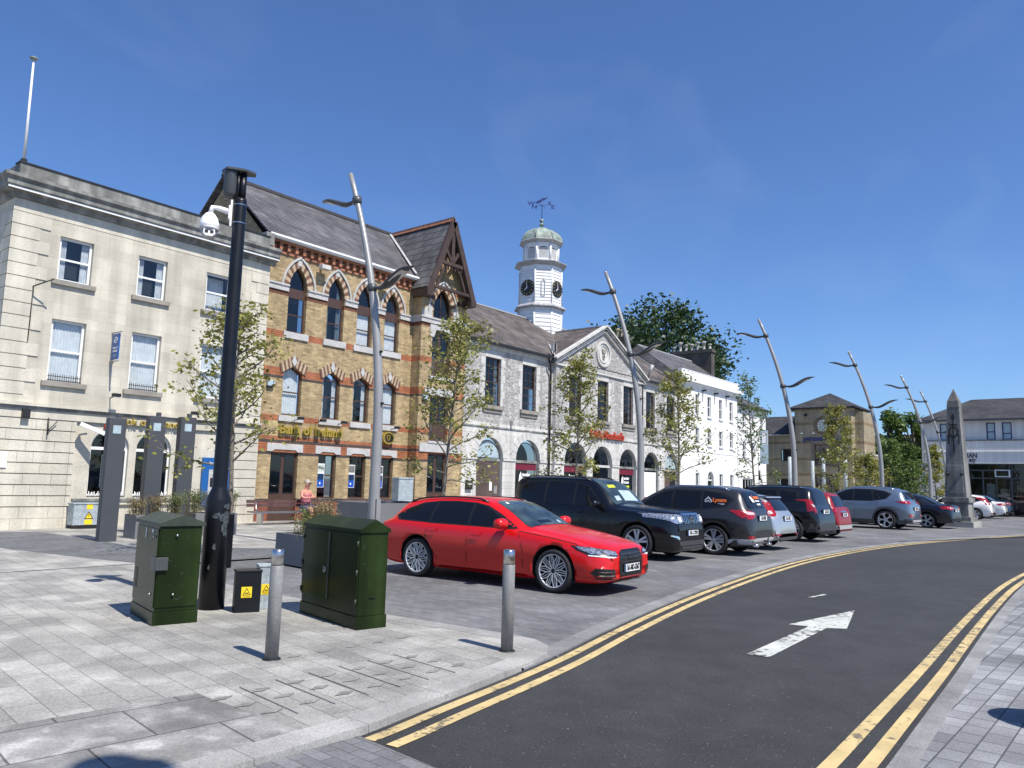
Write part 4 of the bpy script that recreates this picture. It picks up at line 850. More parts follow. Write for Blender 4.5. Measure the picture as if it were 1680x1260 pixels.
for s, xe in ((-1, PL - .4), (1, PR + .4)):
    a = Vector((xe, 8.62)); b = Vector((39.86, PA)); d = (b - a).normalized(); nn = Vector((-d.y, d.x)) * s * -1
    if nn.y < 0: nn = -nn
    for o0, o1, y0, y1, mt in ((-.32, -.16, YC - PJ - .16, YC - PJ + .02, 'cstone'), (-.16, -.04, YC - PJ - .26, YC - PJ + .02, 'cornice'), (-.04, .07, YC - .54, YC - PJ + .02, 'cstone')):
        tr.prism([tuple(a + nn * o0), tuple(b + nn * o0), tuple(b + nn * o1), tuple(a + nn * o1)], y0, y1, mt)
tr.add([(CR + .02, YC - .25, 8.78), (CR + .16, YC - .25, 8.78), (CR + .16, RY, RZ + .08), (CR + .02, RY, RZ + .08)], [(0, 1, 2, 3)], 'lead')
tr.add([(PL - .42, YC - .3, 8.80), (PL - .18, YC - .3, 8.80), (PL + 3.9, 28.6, 11.22), (PL + 3.7, 28.6, 11.28)], [(0, 1, 2, 3)], 'lead')
tr.build('roof_flashing', rfo, True)
# medallion
md = MB(); cx, cz = 39.85, 9.62; Y_ = YC - PJ
ell = lambda r, n=28: [(cx + r * math.cos(2 * PI * i / n), cz + r * 1.0 * math.sin(2 * PI * i / n)) for i in range(n)]
md.ring(ell(.80), ell(.68), Y_ - .10, Y_ + .02, 'cstone'); md.prism(ell(.68), Y_ - .03, Y_ + .02, 'cstone'); md.ring(ell(.55), ell(.50), Y_ - .07, Y_ - .02, 'cstone')
md.prism([(cx - .16, cz + .05), (cx + .16, cz + .05), (cx + .22, cz + .30), (cx + .1, cz + .2), (cx, cz + .34), (cx - .1, cz + .2), (cx - .22, cz + .30)], Y_ - .10, Y_ - .02, 'sillstone'); md.ring([(cx + .13 * math.cos(2 * PI * i / 10), cz - .16 + .16 * math.sin(2 * PI * i / 10)) for i in range(10)], [(cx + .07 * math.cos(2 * PI * i / 10), cz - .16 + .09 * math.sin(2 * PI * i / 10)) for i in range(10)], Y_ - .09, Y_ - .02, 'sillstone')
md.build('pediment_medallion', Cb, True)
for U, y, fr in ((WX, YC, 'brownpaint'), (PX, YC - PJ, 'brownpaint'), (QX, YC, 'brownpaint')):
    for i, (a, b) in enumerate(U):
        hb = tuple((5.52 + 2.45 * t, .025 if t != .5 else .055) for t in (.17, .335, .5, .67, .84)); vb = tuple((a + .07 + (b - a - .14) * t, .022, 5.57, 7.9) for t in (.33, .67))
        window(Cb, rect(a + .01, b - .01, 5.52, 7.97), y + .13, fr, .06, hbars=hb, vbars=vb, glass='glass_dark', back='curtain' if i != 1 else 'interior', backdepth=.1)
def shopwin(a, b, y, kind):
    c = (a + b) / 2; poly = roundarch(a + .12, b - .12, 0, 2.9)
    def ex(f):
        if kind == 'door':
            f.box(a + .12, c, y + .12, y + .2, 0, 2.72, 'brownpaint2'); f.box(c, b - .12, y + .14, y + .2, 0, 2.72, 'brownpaint2')
            for i in range(14): f.add([(a + .2, y + .115, .3 + i * .16), (c - .06, y + .115, .3 + i * .16 + .5), (c - .06, y + .115, .33 + i * .16 + .5), (a + .2, y + .115, .33 + i * .16)], [(0, 1, 2, 3)], 'black')
            f.box(c + .15, c + .34, y + .12, y + .135, 1.25, 1.72, 'white'); f.box(c + .5, c + .75, y + .12, y + .135, 1.1, 1.5, 'cornice')
        f.box(a + .1, b - .1, y + .1, y + .2, 2.72, 2.86, 'cornice' if kind != 'plain' else 'cstone')
        if kind == 'shop': f.box(a + .14, b - .14, y + .15, y + .2, 2.35, 2.72, 'maroon'); f.box(a + .14, b - .14, y + .15, y + .2, .55, .95, 'maroon'); f.box(a + .14, b - .14, y + .15, y + .2, 0, .55, 'white')
        if kind == 'board': f.box(a + .14, b - .14, y + .15, y + .2, .95, 2.6, 'white'); f.box(a + .14, b - .14, y + .15, y + .2, .6, .95, 'maroon'); f.box(a + .14, b - .14, y + .15, y + .2, 0, .6, 'white')
        if kind == 'reddoor': f.box(a + .14, c, y + .15, y + .2, 0, 2.6, 'brownpaint2'); f.box(c + .1, b - .14, y + .18, y + .2, 0, 2.6, 'black')
    wn = window(Cb, poly, y + .16, 'cornice', .05, glass='glass_dark' if kind not in ('door', 'reddoor') else 'glass_dark', back='interior', extra=ex, backdepth=.3)
    if kind in ('door', 'reddoor'):
        g = MB(); p = inset(dedupe(roundarch(a + .12, b - .12, 2.86, 2.9)), .05); g.add([(q[0], y + .165, q[1]) for q in p], [tuple(range(len(p)))], 'paleblue'); g.build('fanlight', wn, True)
    if kind == 'shop':
        g = MB(); yy = y + .16
        g.add([(c - .55, yy, 1.75), (c - .35, yy, 1.6), (c - .28, yy, 1.95), (c - .38, yy, 2.28), (c - .5, yy, 2.1)], [(0, 1, 2, 3, 4)], 'white')
        textmb(g, 'tender', .26, 'white', T((c + .08, yy, 2.12)), bold=.01); textmb(g, 'house', .26, 'white', T((c + .08, yy, 1.88)), bold=.01)
        g.box(c - .3, c + .45, yy - .004, yy, 1.55, 1.67, 'lime'); g.box(c - .3, c + .40, yy - .004, yy, 1.35, 1.46, 'lime')
        for t in (-.7, -.1, .5): textmb(g, 'info', .15, 'white', T((c + t, y + .14, .76)), bold=.01)
        g.build('window_lettering', wn, True)
    return wn
for (a, b), y, k in zip(AL + AM + AQ, [YC] * 2 + [YC - PJ] * 3 + [YC] * 2, ('door', 'shop', 'shop', 'plain', 'shop', 'board', 'reddoor')): shopwin(a, b, y, k)
text('shop_lettering', 'Eddie Rocket\'s', .62, 'red_sign', .10, Cb, T((40.3 - CL, -PJ - .12, 4.66)), 1.05, .02)
# rain pipes
for x, zt in ((34.55, 8.5), (44.98, 8.5)):
    dp = MB(); dp.tube([(x - .3, YC - .3, zt + .1), (x - .28, YC - .28, zt - .15), (x, YC - .12, zt - .75), (x, YC - .12, 0)], .055, 'blackiron', 8); dp.box(x - .16, x + .16, YC - .3, YC - .02, zt - .12, zt + .15, 'blackiron')
    tag(dp.build('downpipe', Cb, True))
fl = MB(); fl.box(34.30, 34.52, YC - .5, YC - .3, 9.0, 9.42, 'black'); fl.box(34.26, 34.30, YC - .5, YC - .3, 8.98, 9.44, 'cstone'); fl.box(34.52, 34.56, YC - .5, YC - .3, 8.98, 9.44, 'cstone'); fl.tube([(34.4, YC - .4, 8.7), (34.4, YC - .4, 9.0)], .03, 'blackiron', 6)
tag(fl.build('floodlight', None, True, loc=(34.4, YC - .4, 8.7)), 'square black floodlight on the gutter left of the stone pediment', 'light')
fl = MB(); fl.tube([(0, 0, 0), (0, -.1, .5)], .03, 'blackiron', 6); fl.tube([(0, -.1, .45), (.15, -.25, 1.0)], [.07, .13], 'plasticgrey', 10); tag(fl.build('floodlight', loc=(45.4, YC - .3, 8.7)), 'white cylindrical floodlight on the gutter right of the stone pediment', 'light')
for x, y, lb in ((31.2, YC, 'small wall lamp between the two left arches of the stone market house'), (47.9, YC, 'small wall lamp between the two right arches of the stone market house')):
    a_ = MB(); a_.box(-.06, .06, -.22, 0, .1, .32, 'plasticgrey'); a_.box(-.03, .03, -.05, 0, -.1, .1, 'plasticgrey'); tag(a_.build('wall_lamp', loc=(x, y, 4.55), bevel=.01), lb, 'light')
lb_ = MB(); lb_.box(-.22, .22, -.12, 0, -.3, .1, 'blackiron'); lb_.box(-.14, .14, -.125, -.12, -.06, -.02, 'white'); tag(lb_.build('letter_box', loc=(28.05, YC, 1.6), bevel=.02), 'black letter box on the pale stone left of the first arch', 'box')
# clock tower (part of the market house)
TX, TY = 39.86, 29.7
tw = MB(); ph = R(22.5)
def octo(r0, z0, r1, z1, mat, m_=tw): m_.lathe([(r0, z0), (r1, z1)], mat, (TX, TY, 0), 8, smooth=False, phase=ph, cap=True)
k = 1 / math.cos(ph)
def boards(r, z0, z1, n):
    h = (z1 - z0) / n
    for i in range(n): tw.lathe([((r + .028) * k, z0 + i * h), (r * k, z0 + (i + 1) * h)], 'whitepaint', (TX, TY, 0), 8, smooth=False, phase=ph, cap=False)
boards(1.36, 10.6, 13.0, 9); octo(1.36 * k, 12.99, 1.62 * k, 13.05, 'lead'); octo(1.62 * k, 13.05, 1.62 * k, 13.12, 'lead'); octo(1.62 * k, 13.12, 1.36 * k, 13.35, 'lead')
boards(1.32, 13.3, 15.85, 12)
octo(1.34 * k, 15.82, 1.34 * k, 16.0, 'whitepaint'); octo(1.34 * k, 16.0, 1.66 * k, 16.25, 'lead'); octo(1.66 * k, 16.25, 1.66 * k, 16.3, 'lead'); octo(1.66 * k, 16.3, 1.14 * k, 16.55, 'lead')
octo(1.02 * k, 16.5, 1.02 * k, 18.1, 'interior'); octo(1.08 * k, 16.5, 1.08 * k, 16.66, 'whitepaint')
octo(1.10 * k, 17.96, 1.10 * k, 18.22, 'whitepaint'); octo(1.10 * k, 18.2, 1.40 * k, 18.42, 'lead'); octo(1.40 * k, 18.42, 1.34 * k, 18.5, 'lead')
for i in range(8):
    a = 2 * PI * i / 8 + ph; x, y = TX + 1.36 * k * math.cos(a), TY + 1.36 * k * math.sin(a)
    for (r, z0, z1, t) in ((1.36, 10.6, 13.0, .05), (1.33, 13.35, 15.85, .05), (1.08, 16.5, 18.2, .085)):
        x, y = TX + r * k * math.cos(a), TY + r * k * math.sin(a); tw.tube([(x, y, z0), (x, y, z1)], t, 'whitepaint', 6)
tw.build('clock_tower', Cb, True)
two = COL.objects['clock_tower']
dm = MB(); dm.lathe([(1.36 * k, 18.48), (1.32 * k, 18.75), (1.20 * k, 19.15), (1.0 * k, 19.5), (.72 * k, 19.80), (.40 * k, 20.02), (.12, 20.12)], 'copper', (TX, TY, 0), 8, smooth=False, phase=ph)
for i in range(8):
    a = 2 * PI * i / 8 + ph; dm.tube([(TX + r * k * math.cos(a), TY + r * k * math.sin(a), z) for r, z in ((1.36, 18.5), (1.32, 18.75), (1.2, 19.15), (1.0, 19.5), (.72, 19.8), (.4, 20.02), (.12, 20.12))], .03, 'copper', 5)
dm.build('dome', two, True)
fn = MB(); fn.lathe([(.14, 20.1), (.16, 20.2), (.07, 20.3), (.10, 20.42), (.20, 20.5), (.10, 20.6), (.07, 20.72), (.12, 20.84), (.17, 20.95), (.12, 21.06), (.05, 21.14), (0, 21.2)], 'copper', (TX, TY, 0), 12); fn.build('finial', two, True)
wv = MB(); wv.tube([(TX, TY, 21.1), (TX, TY, 23.3)], .025, 'navy', 6)
vw = Vector((.77, .64, 0)); sdv = Vector((.64, -.77, 0))
wv.tube([(TX - .5, TY - .1, 22.45), (TX + .5, TY + .1, 22.45)], .018, 'navy', 5); wv.tube([(TX - .1, TY + .5, 22.45), (TX + .1, TY - .5, 22.45)], .018, 'navy', 5)
pz = 22.95; wv.prism([(-.42, -.28), (-.30, -.34), (.22, .10), (.40, .28), (.10, .22), (-.38, -.12)], -.012, .012, 'navy')
nv = len(wv.v) - 12
for i in range(nv, len(wv.v)): x, y, z = wv.v[i]; q = Vector((TX, TY, pz)) + sdv * x + vw * y + Vector((0, 0, z)); wv.v[i] = tuple(q)
fr = Matrix(((sdv.x, vw.x, 0, 0), (sdv.y, vw.y, 0, 0), (0, 0, 1, 0), (0, 0, 0, 1)))
for ch, dx, dz in (('N', -.52, -.16), ('W', -.72, .16), ('S', .50, .2), ('E', .72, -.12)): textmb(wv, ch, .50, 'navy', T((TX, TY, 22.45)) @ fr @ T((dx, 0, dz)), bold=.01, depth=.02)
wv.build('weather_vane', two, True)
for nx, ny in ((-1, 0), (0, -1)):     # two clock faces
    rot = Matrix.Rotation(math.atan2(nx, -ny), 4, 'Z') if False else Matrix.Rotation(-PI / 2 if nx else 0, 4, 'Z')
    MX = T((TX + nx * 1.40, TY + ny * 1.40, 14.42)) @ rot
    cf = MB(); cf.lathe([(.0, -.02), (.53, -.02), (.55, 0), (.55, .06)], 'black', (0, 0, 0), 32, 'y', smooth=False)
    for h_ in range(12):
        t = 2 * PI * h_ / 12; cf.add([(math.sin(t + d) * r, -.03, math.cos(t + d) * r) for d, r in ((-.05, .38), (.05, .38), (.05, .50), (-.05, .50))], [(0, 1, 2, 3)], 'gold')
    for ang, ln, wd in ((R(-8), .44, .022), (R(232), .28, .035)):
        d = Vector((math.sin(ang), math.cos(ang))); p = Vector((d.y, -d.x)) * wd
        cf.add([(p.x, -.04, p.y), (-p.x, -.04, -p.y), (d.x * ln - p.x * .4, -.04, d.y * ln - p.y * .4), (d.x * ln + p.x * .4, -.04, d.y * ln + p.y * .4)], [(0, 1, 2, 3)], 'white')
    cf.v = [tuple(MX @ Vector(q)) for q in cf.v]; cf.build('clock_face', two, True)
# louvres and niche
for i in range(8):
    a = -PI / 2 + 2 * PI * i / 8; MX = T((TX, TY, 0)) @ Matrix.Rotation(a + PI / 2, 4, 'Z') @ T((0, -1.06, 0)); lv = MB()
    poly = dedupe(roundarch(-.30, .30, 16.72, 17.68, 8, .16)); outer = rect(-.42, .42, 16.6, 18.0)
    lv.wall(outer, [poly], 0, 'whitepaint', .04)
    for j in range(11): z = 16.74 + j * .095; lv.box(-.30, .30, -.0, .05, z, z + .045, 'whitepaint')
    lv.v = [tuple(MX @ Vector(q)) for q in lv.v]; lv.build('louvre', two, True)
MX = T((TX, TY, 0)) @ Matrix.Rotation(R(-45), 4, 'Z') @ T((0, -1.36, 0)); nb = MB(); nb.ring([(-.13, 13.85), (.13, 13.85), (.13, 14.85), (0, 15.05), (-.13, 14.85)], [(-.10, 13.88), (.10, 13.88), (.10, 14.83), (0, 15.0), (-.10, 14.83)], -.04, .0, 'cstone'); nb.v = [tuple(MX @ Vector(q)) for q in nb.v]; nb.build('niche_moulding', two, True)
def rz(z):
    P = [(12.9, 12.82), (13.35, 13.2), (15.85, 15.58), (16.3, 15.95), (16.55, 16.12), (18.2, 17.28), (18.5, 17.5), (20.12, 18.55), (21.2, 19.25), (23.4, 20.85)]
    for (a, b), (c, d) in zip(P[:-1], P[1:]):
        if z <= c: return b + (z - a) * (d - b) / (c - a)
    return z
for o in [two] + [x for x in COL.objects if x.parent == two]:
    for v in o.data.vertices:
        if v.co.z > 12.9: v.co.z = rz(v.co.z)

# ================================================================== white townhouse
D = empty('white_townhouse', (50.64, YC, 0), label='white rendered three storey townhouse with dark slate roof and long chimney', cat='house')
mb = MB(); DL, DR = 50.64, 61.2
dx = [53.6, 55.72, 57.85, 59.92]; dw = .33
o3 = [rect(x - dw, x + dw, 7.08, 8.62) for x in dx]; o2 = [rect(x - dw, x + dw, 4.9, 6.1) for x in dx]; o1 = [rect(x - dw, x + dw, .9, 2.75) for x in (53.6, 57.85, 59.92)]
do = dedupe(roundarch(55.25, 56.35, 0, 2.35))
mb.wall(rect(DL, DR, 0, 9.3), o3 + o2 + o1 + [do], YC, 'whiterender', .18)
mb.wall([(YC, 8), (YC + 1.2, 8), (YC + 1.2, 10.15), (YC, 10.15)], [], DL + .002, 'cornice', axis='x'); mb.box(DR - .02, DR, YC, YC + 8, 0, 9.8, 'whiterender'); mb.box(DL, DL + .02, YC, YC + 8, 0, 9.8, 'cornice')
mb.box(DL - .05, DR + .15, YC - .10, YC + .1, 9.05, 9.25, 'whiterender'); mb.box(DL - .05, DR + .28, YC - .26, YC + .1, 9.25, 9.38, 'whiterender'); mb.box(DL - .05, DR + .38, YC - .40, YC + .1, 9.38, 9.66, 'whiterender')
mb.box(DL, DR, YC - .18, YC + .12, 9.66, 10.18, 'whiterender')
mb.box(DL, DR, YC - .20, YC + .15, 10.18, 10.24, 'whitepaint')
mb.box(DL, DR, YC - .03, YC + .02, 4.30, 4.42, 'whiterender')
mb.build('wall', D, True)
for x in dx:
    for z0, z1 in ((7.08, 8.62), (4.9, 6.1)) + (((.9, 2.75),) if x != 55.72 else ()):
        wn = window(D, rect(x - dw, x + dw, z0, z1), YC + .1, 'whitepaint', .055, hbars=(((z0 + z1) / 2, .05),), vbars=((x, .03, z0, z1),), glass='glass_dark', back='interior')
        s = MB(); s.box(x - dw - .08, x + dw + .08, YC - .1, YC + .12, z0 - .12, z0, 'whiterender'); s.build('sill', wn, True)
dr = MB(); dr.box(55.35, 56.25, YC + .12, YC + .18, 0, 2.2, 'cabgreen'); dr.box(55.3, 56.3, YC + .1, YC + .18, 2.2, 2.3, 'whitepaint'); dro = dr.build('door', D, True)
g = MB(); p = dedupe(roundarch(55.33, 56.27, 2.3, 2.35)); g.add([(a, YC + .14, b) for a, b in p], [tuple(range(len(p)))], 'glass_dark')
for i in range(1, 5): t = PI * i / 5; g.tube([(55.8, YC + .13, 2.33), (55.8 + .45 * math.cos(t), YC + .13, 2.35 + .45 * math.sin(t))], .015, 'whitepaint', 4)
g.build('fanlight', dro, True)
sr = MB(); q_ = dedupe(roundarch(55.25, 56.35, 0, 2.35)); sr.ring(dedupe(roundarch(55.05, 56.55, 0, 2.35)), q_, YC - .05, YC + .02, 'whitepaint') if len(q_) == len(dedupe(roundarch(55.05, 56.55, 0, 2.35))) else None; sr.build('door_surround', D, True)
rf = MB()
slab(rf, (DL, YC + .1, 9.75), (DR, YC + .1, 9.75), (DR, 29.0, 12.45), (DL + 1.0, 29.0, 12.45), 'slate'); slab(rf, (DR, 33, 9.7), (DL, 33, 9.7), (DL + 1.0, 29.0, 12.45), (DR, 29.0, 12.45), 'slate')
rf.add([(DL, YC + .1, 9.7), (DL + 1.0, 29.0, 12.4), (DL, 33, 9.7)], [(0, 1, 2)], 'slate'); rf.box(DL + 1, DR, 28.92, 29.08, 12.42, 12.52, 'lead')
rf.build('roof', D, True)
def chimney(parent, x0, x1, y0, y1, z0, z1, mat, pots, potmat, cap='chimrender'):
    m_ = MB(); m_.box(x0, x1, y0, y1, z0, z1, mat); m_.box(x0 - .1, x1 + .1, y0 - .1, y1 + .1, z1 - .2, z1, cap); m_.box(x0 - .05, x1 + .05, y0 - .05, y1 + .05, z1, z1 + .08, cap)
    ch = m_.build('chimney', parent, True)
    for i in range(pots):
        t = (i + .5) / pots; y = y0 + (y1 - y0) * t; h = .62 + .12 * ((i * 7) % 3 - 1)
        p = MB(); p.lathe([(.15, 0), (.16, .06), (.12, .14), (.11, h - .12), (.16, h - .1), (.16, h - .02), (.12, h)], potmat, ((x0 + x1) / 2, y, z1 + .06), 10); 
        if potmat == 'potgrey' and i % 2: p.lathe([(.20, h), (.20, h + .06), (.05, h + .16), (0, h + .17)], potmat, ((x0 + x1) / 2, y, z1 + .06), 10)
        p.build('chimney_pot', ch, True)
    return ch
chimney(D, 61.0, 61.65, 27.15, 31.0, 9.5, 13.35, 'chimrender', 7, 'potgrey')
chimney(D, 50.9, 51.6, 29.6, 31.1, 9.5, 13.0, 'chimbrick', 4, 'potcream')
for i, x in enumerate((54.5, 56.7, 58.9)):
    a_ = MB(); a_.box(-.07, .07, -.32, 0, -.12, 0, 'blackiron'); a_.box(-.04, .04, -.06, 0, -.9, -.1, 'lead'); tag(a_.build('downpipe', D)).location = (x - DL, 0, 9.05)
# ================================================================== small white house
E_ = empty('white_house', (61.25, YC, 0), label='narrow white house with a low slate roof between the townhouse and the tan bank', cat='house')
mb = MB(); EL, ER = 61.25, 67.6; ex_ = [62.6, 64.6, 66.6]
mb.wall(rect(EL, ER, 0, 8.5), [rect(x - .33, x + .33, 6.75, 7.85) for x in ex_] + [rect(x - .33, x + .33, 4.1, 5.6) for x in ex_] + [rect(62.1, 64.6, .5, 2.5), dedupe(roundarch(65.8, 66.7, 0, 2.2))], YC, 'whiterender', .15)
mb.box(ER - .02, ER, YC, YC + 7, 0, 8.5, 'whiterender'); mb.box(EL, ER, YC - .06, YC + .05, 8.1, 8.5, 'whiterender')
mb.build('wall', E_, True)
rf = MB(); slab(rf, (EL, YC - .35, 8.55), (ER + .35, YC - .35, 8.55), (64.6, 28.6, 10.9), (EL, 28.6, 10.9), 'slate'); slab(rf, (ER + .35, YC - .35, 8.55), (ER + .35, 32, 8.55), (64.6, 28.6, 10.9), (64.6, 28.6, 10.9), 'slate'); rf.box(EL, ER + .35, YC - .42, YC - .3, 8.48, 8.58, 'blackiron'); rf.build('roof', E_, True)
for x in ex_:
    for z0, z1 in ((6.75, 7.85), (4.1, 5.6)): window(E_, rect(x - .33, x + .33, z0, z1), YC + .08, 'whitepaint', .05, hbars=(((z0 + z1) / 2, .05),), vbars=((x, .03, z0, z1),), glass='glass_dark', back='interior')
def ex2(f):
    for i in range(4): f.box(62.3 + i * .6, 62.36 + i * .6, YC + .07, YC + .14, .5, 2.5, 'whitepaint')
window(E_, rect(62.1, 64.6, .5, 2.5), YC + .06, 'whitepaint', .08, hbars=((1.5, .3), (.75, .5)), glass='glass_dark', back='interior', extra=ex2)
dr = MB(); dr.box(65.85, 66.65, YC + .1, YC + .14, 0, 2.1, 'maroon'); dr.box(65.8, 66.7, YC + .08, YC + .14, 2.1, 2.2, 'whitepaint'); dr.box(65.8, 66.7, YC + .1, YC + .14, 2.2, 2.66, 'glass_dark'); dr.build('door', E_, True)
# ================================================================== tan brick bank across the end of the square (local frame: x to the right seen from the square, y away)
XT = 72.0
Tn = empty('tan_bank', (XT, 21.3, 0), R(-90), label='tan brick bank with a square clock tower under a pyramid slate roof', cat='building')
# local x = 21.3 - worldY ; tower from worldY 23.9 -> x=-2.6 to 18.95 -> x=2.35
mb = MB()
mb.wall(rect(-2.6, 2.35, -1, 9.2), [rect(-.88, 1.02, 3.9, 5.85), rect(-.9, 1.15, 0, 3.1), dedupe([(-.02 + .56 * math.cos(2 * PI * i / 20), 7.52 + .56 * math.sin(2 * PI * i / 20)) for i in range(20)])], 0, 'tsb', .2)
mb.box(2.33, 2.35, 0, 5.2, -1, 9.2, 'tsb'); mb.box(-2.6, -2.58, 0, 5.2, -1, 9.2, 'tsb'); mb.box(-2.6, 2.35, 5.18, 5.2, -1, 9.2, 'tsb')
mb.wall(rect(-7.5, -2.6, -1, 6.8), [rect(-4.05, -2.95, 4.3, 5.45), rect(-6.6, -5.7, .6, 2.6), rect(-4.3, -2.9, 0, 2.7)], .25, 'tsb', .2)
mb.box(2.35, 3.1, 1.2, 5.0, -1, 8.8, 'tsb'); mb.box(2.35, 3.7, .6, 4.0, -1, 4.9, 'tsb')
mb.box(-1.15, 1.3, -.05, .05, 3.7, 3.88, 'tantrim'); mb.box(-1.15, -.9, -.05, .05, 3.88, 5.9, 'tantrim'); mb.box(1.04, 1.3, -.05, .05, 3.88, 5.9, 'tantrim'); mb.box(-1.15, 1.3, -.05, .05, 5.9, 6.05, 'tantrim')
mb.box(-2.9, 2.65, -.05, .05, 8.85, 9.0, 'tsb'); mb.box(2.4, 3.75, .5, 4.1, 4.85, 5.0, 'cstone')
mb.build('wall', Tn)
rf = MB(); a, b, zt = 3.1, .45, 10.75
c_ = (-.12, 2.6, zt); cs = [(-3.1, -.45, 9.18), (2.85, -.45, 9.18), (2.85, 5.6, 9.18), (-3.1, 5.6, 9.18)]
rf.add(cs + [c_], [(0, 1, 4), (1, 2, 4), (2, 3, 4), (3, 0, 4)], 'slate_dark'); rf.add([(x, y, 9.08) for x, y, z in cs] + cs, [(0, 1, 2, 3), (0, 1, 5, 4), (1, 2, 6, 5), (2, 3, 7, 6), (3, 0, 4, 7)], 'blackiron')
slab(rf, (-7.6, -.1, 6.75), (-2.6, -.1, 6.75), (-2.6, 3.2, 8.75), (-7.6, 3.2, 8.75), 'slate_dark'); rf.add([(-3.9, -.2, 6.75), (-2.6, -.2, 6.75), (-2.6, .2, 7.9), (-2.6, 1.6, 8.3), (-3.0, 1.2, 8.0)], [(0, 1, 2), (0, 2, 3, 4)], 'blackiron'); rf.box(-7.6, -2.6, -.14, -.05, 6.68, 6.78, 'cstone')
rf.build('roof', Tn)
cf = MB(); cc_ = lambda r, n=24: [(-.02 + r * math.cos(2 * PI * i / n), 7.52 + r * math.sin(2 * PI * i / n)) for i in range(n)]
cf.ring(cc_(.86), cc_(.58), -.06, .02, 'chimbrick'); cf.prism(cc_(.60), .03, .06, 'paleprint'); cf.ring(cc_(.36), cc_(.34), .02, .03, 'timber')
cf2 = cf.build('clock', Tn)
ch = MB()
for h_ in range(12): t = 2 * PI * h_ / 12; ch.prism([(-.02 + .46 * math.sin(t) + .055 * math.cos(k_ * PI / 4), 7.52 + .46 * math.cos(t) + .055 * math.sin(k_ * PI / 4)) for k_ in range(8)], .015, .03, 'white')
for ang, ln in ((R(42), .30), (R(50), .22), (R(225), .12)): d = (math.sin(ang), math.cos(ang)); ch.add([(-.02 - d[1] * .02, .01, 7.52 + d[0] * .02), (-.02 + d[1] * .02, .01, 7.52 - d[0] * .02), (-.02 + d[0] * ln, .01, 7.52 + d[1] * ln)], [(0, 1, 2)], 'black')
ch.build('clock_hands', cf2)
window(Tn, rect(-.88, 1.02, 3.9, 5.85), .12, 'timber', .1, hbars=((4.5, .05),), vbars=((0.1, .05, 3.9, 4.5), (-.35, .04, 3.9, 5.85)), glass='glass_dark', back='interior', world=False)
window(Tn, rect(-.9, 1.15, 0, 3.1), .12, 'timber', .1, hbars=((2.3, .07),), vbars=((0.3, .06, 0, 3.1),), glass='glass_dark', back='interior', world=False)
window(Tn, rect(-4.05, -2.95, 4.3, 5.45), .35, 'timber', .07, glass='glass_dark', back='interior', world=False)
window(Tn, rect(-6.6, -5.7, .6, 2.6), .35, 'timber', .07, glass='glass_dark', back='interior', world=False); window(Tn, rect(-4.3, -2.9, 0, 2.7), .35, 'timber', .07, hbars=((1.9, .06),), glass='glass_dark', back='interior', world=False)
tl = MB(); textmb(tl, 'permanent', .62, 'navy', T((-.62, -.12, 6.35)), .86, .02, .05); textmb(tl, 'tsb', .62, 'blue', T((1.18, -.12, 6.40)), .86, .02, .05)
tl.box(-2.1, 1.75, -.08, -.02, 6.02, 6.1, 'cornice'); tl.build('bank_lettering', Tn)
for i, x in enumerate((-1.9, -.85, .35, .6)):
    a_ = MB(); a_.box(-.07, .07, -.3, -.05, 0, .1, 'white'); a_.box(-.03, .03, -.1, 0, -.05, .05, 'blackiron'); a_.build('sign_light', Tn).location = (x, 0, 6.78)
for i, x in enumerate((-1.55, 1.25)):
    a_ = MB(); a_.box(-.1, .1, -.3, 0, 0, .22, 'blackiron'); a_.build('camera_bracket', Tn).location = (x, 0, 8.4)
# ================================================================== white shop building at the right
XR = 75.0
Rb = empty('white_shop_building', (XR, 10.0, 0), R(-90), label='off white two storey shop building behind the granite monument', cat='building')
# local x = 10 - worldY
mb = MB(); L0, R0 = -3.98, 9.0
WN = [(.95, 1.6), (2.07, 2.76), (4.6, 5.3), (6.2, 6.9), (-2.5, -1.1)]
mb.wall(rect(L0, R0, 4.28, 8.0), [rect(a, b, 6.22, 7.68) for a, b in WN], 0, 'greyrender', .15)
mb.wall(rect(-3.7, R0, -1, 6.12), [rect(-.45, R0 - .4, -.5, 4.25)], -.35, 'greyrender', .3)
mb.box(-3.72, R0, -.40, 0, 6.12, 6.24, 'cornice'); mb.box(-3.7, -3.68, -.35, 0, -1, 6.12, 'greyrender'); mb.box(L0, L0 + .02, 0, 8, -1, 8, 'greyrender')
mb.box(-3.72, R0, -.42, -.35, 5.2, 5.28, 'whiterender'); mb.box(R0 - .02, R0, 0, 8, -1, 8, 'greyrender')
mb.build('wall', Rb)
rf = MB(); slab(rf, (L0 - .4, -.45, 7.95), (R0 + .4, -.45, 7.95), (R0 - 3, 4.2, 10.1), (L0 + 3.4, 4.2, 10.1), 'slate_dark'); slab(rf, (L0 - .4, 9, 7.95), (L0 - .4, -.45, 7.95), (L0 + 3.4, 4.2, 10.1), (L0 + 3.4, 4.3, 10.1), 'slate_dark'); rf.box(L0 - .42, R0 + .42, -.55, -.42, 7.82, 7.98, 'pillar')
rf.build('roof', Rb)
for a, b in WN: window(Rb, rect(a, b, 6.22, 7.68), .08, 'navy', .09, hbars=((6.75 if a > 2 else 6.9, .08),), glass='paleblue', back='interior', world=False); 
def exs(f):
    f.box(-.4, R0 - .4, .06, .14, 3.75, 4.25, 'pillar'); f.box(-.35, .25, .04, .14, -.5, 3.75, 'pillar')
window(Rb, rect(-.45, R0 - .4, -.5, 4.25), -.05, 'pillar', .08, hbars=((3.05, .1), (3.7, .1)), vbars=tuple((x, .12, -.5, 3.7) for x in (.55, 1.5, 2.55, 3.6, 4.7, 5.8, 6.9)), glass='glass_dark', back='interior', extra=None, world=False, name='shop_window')
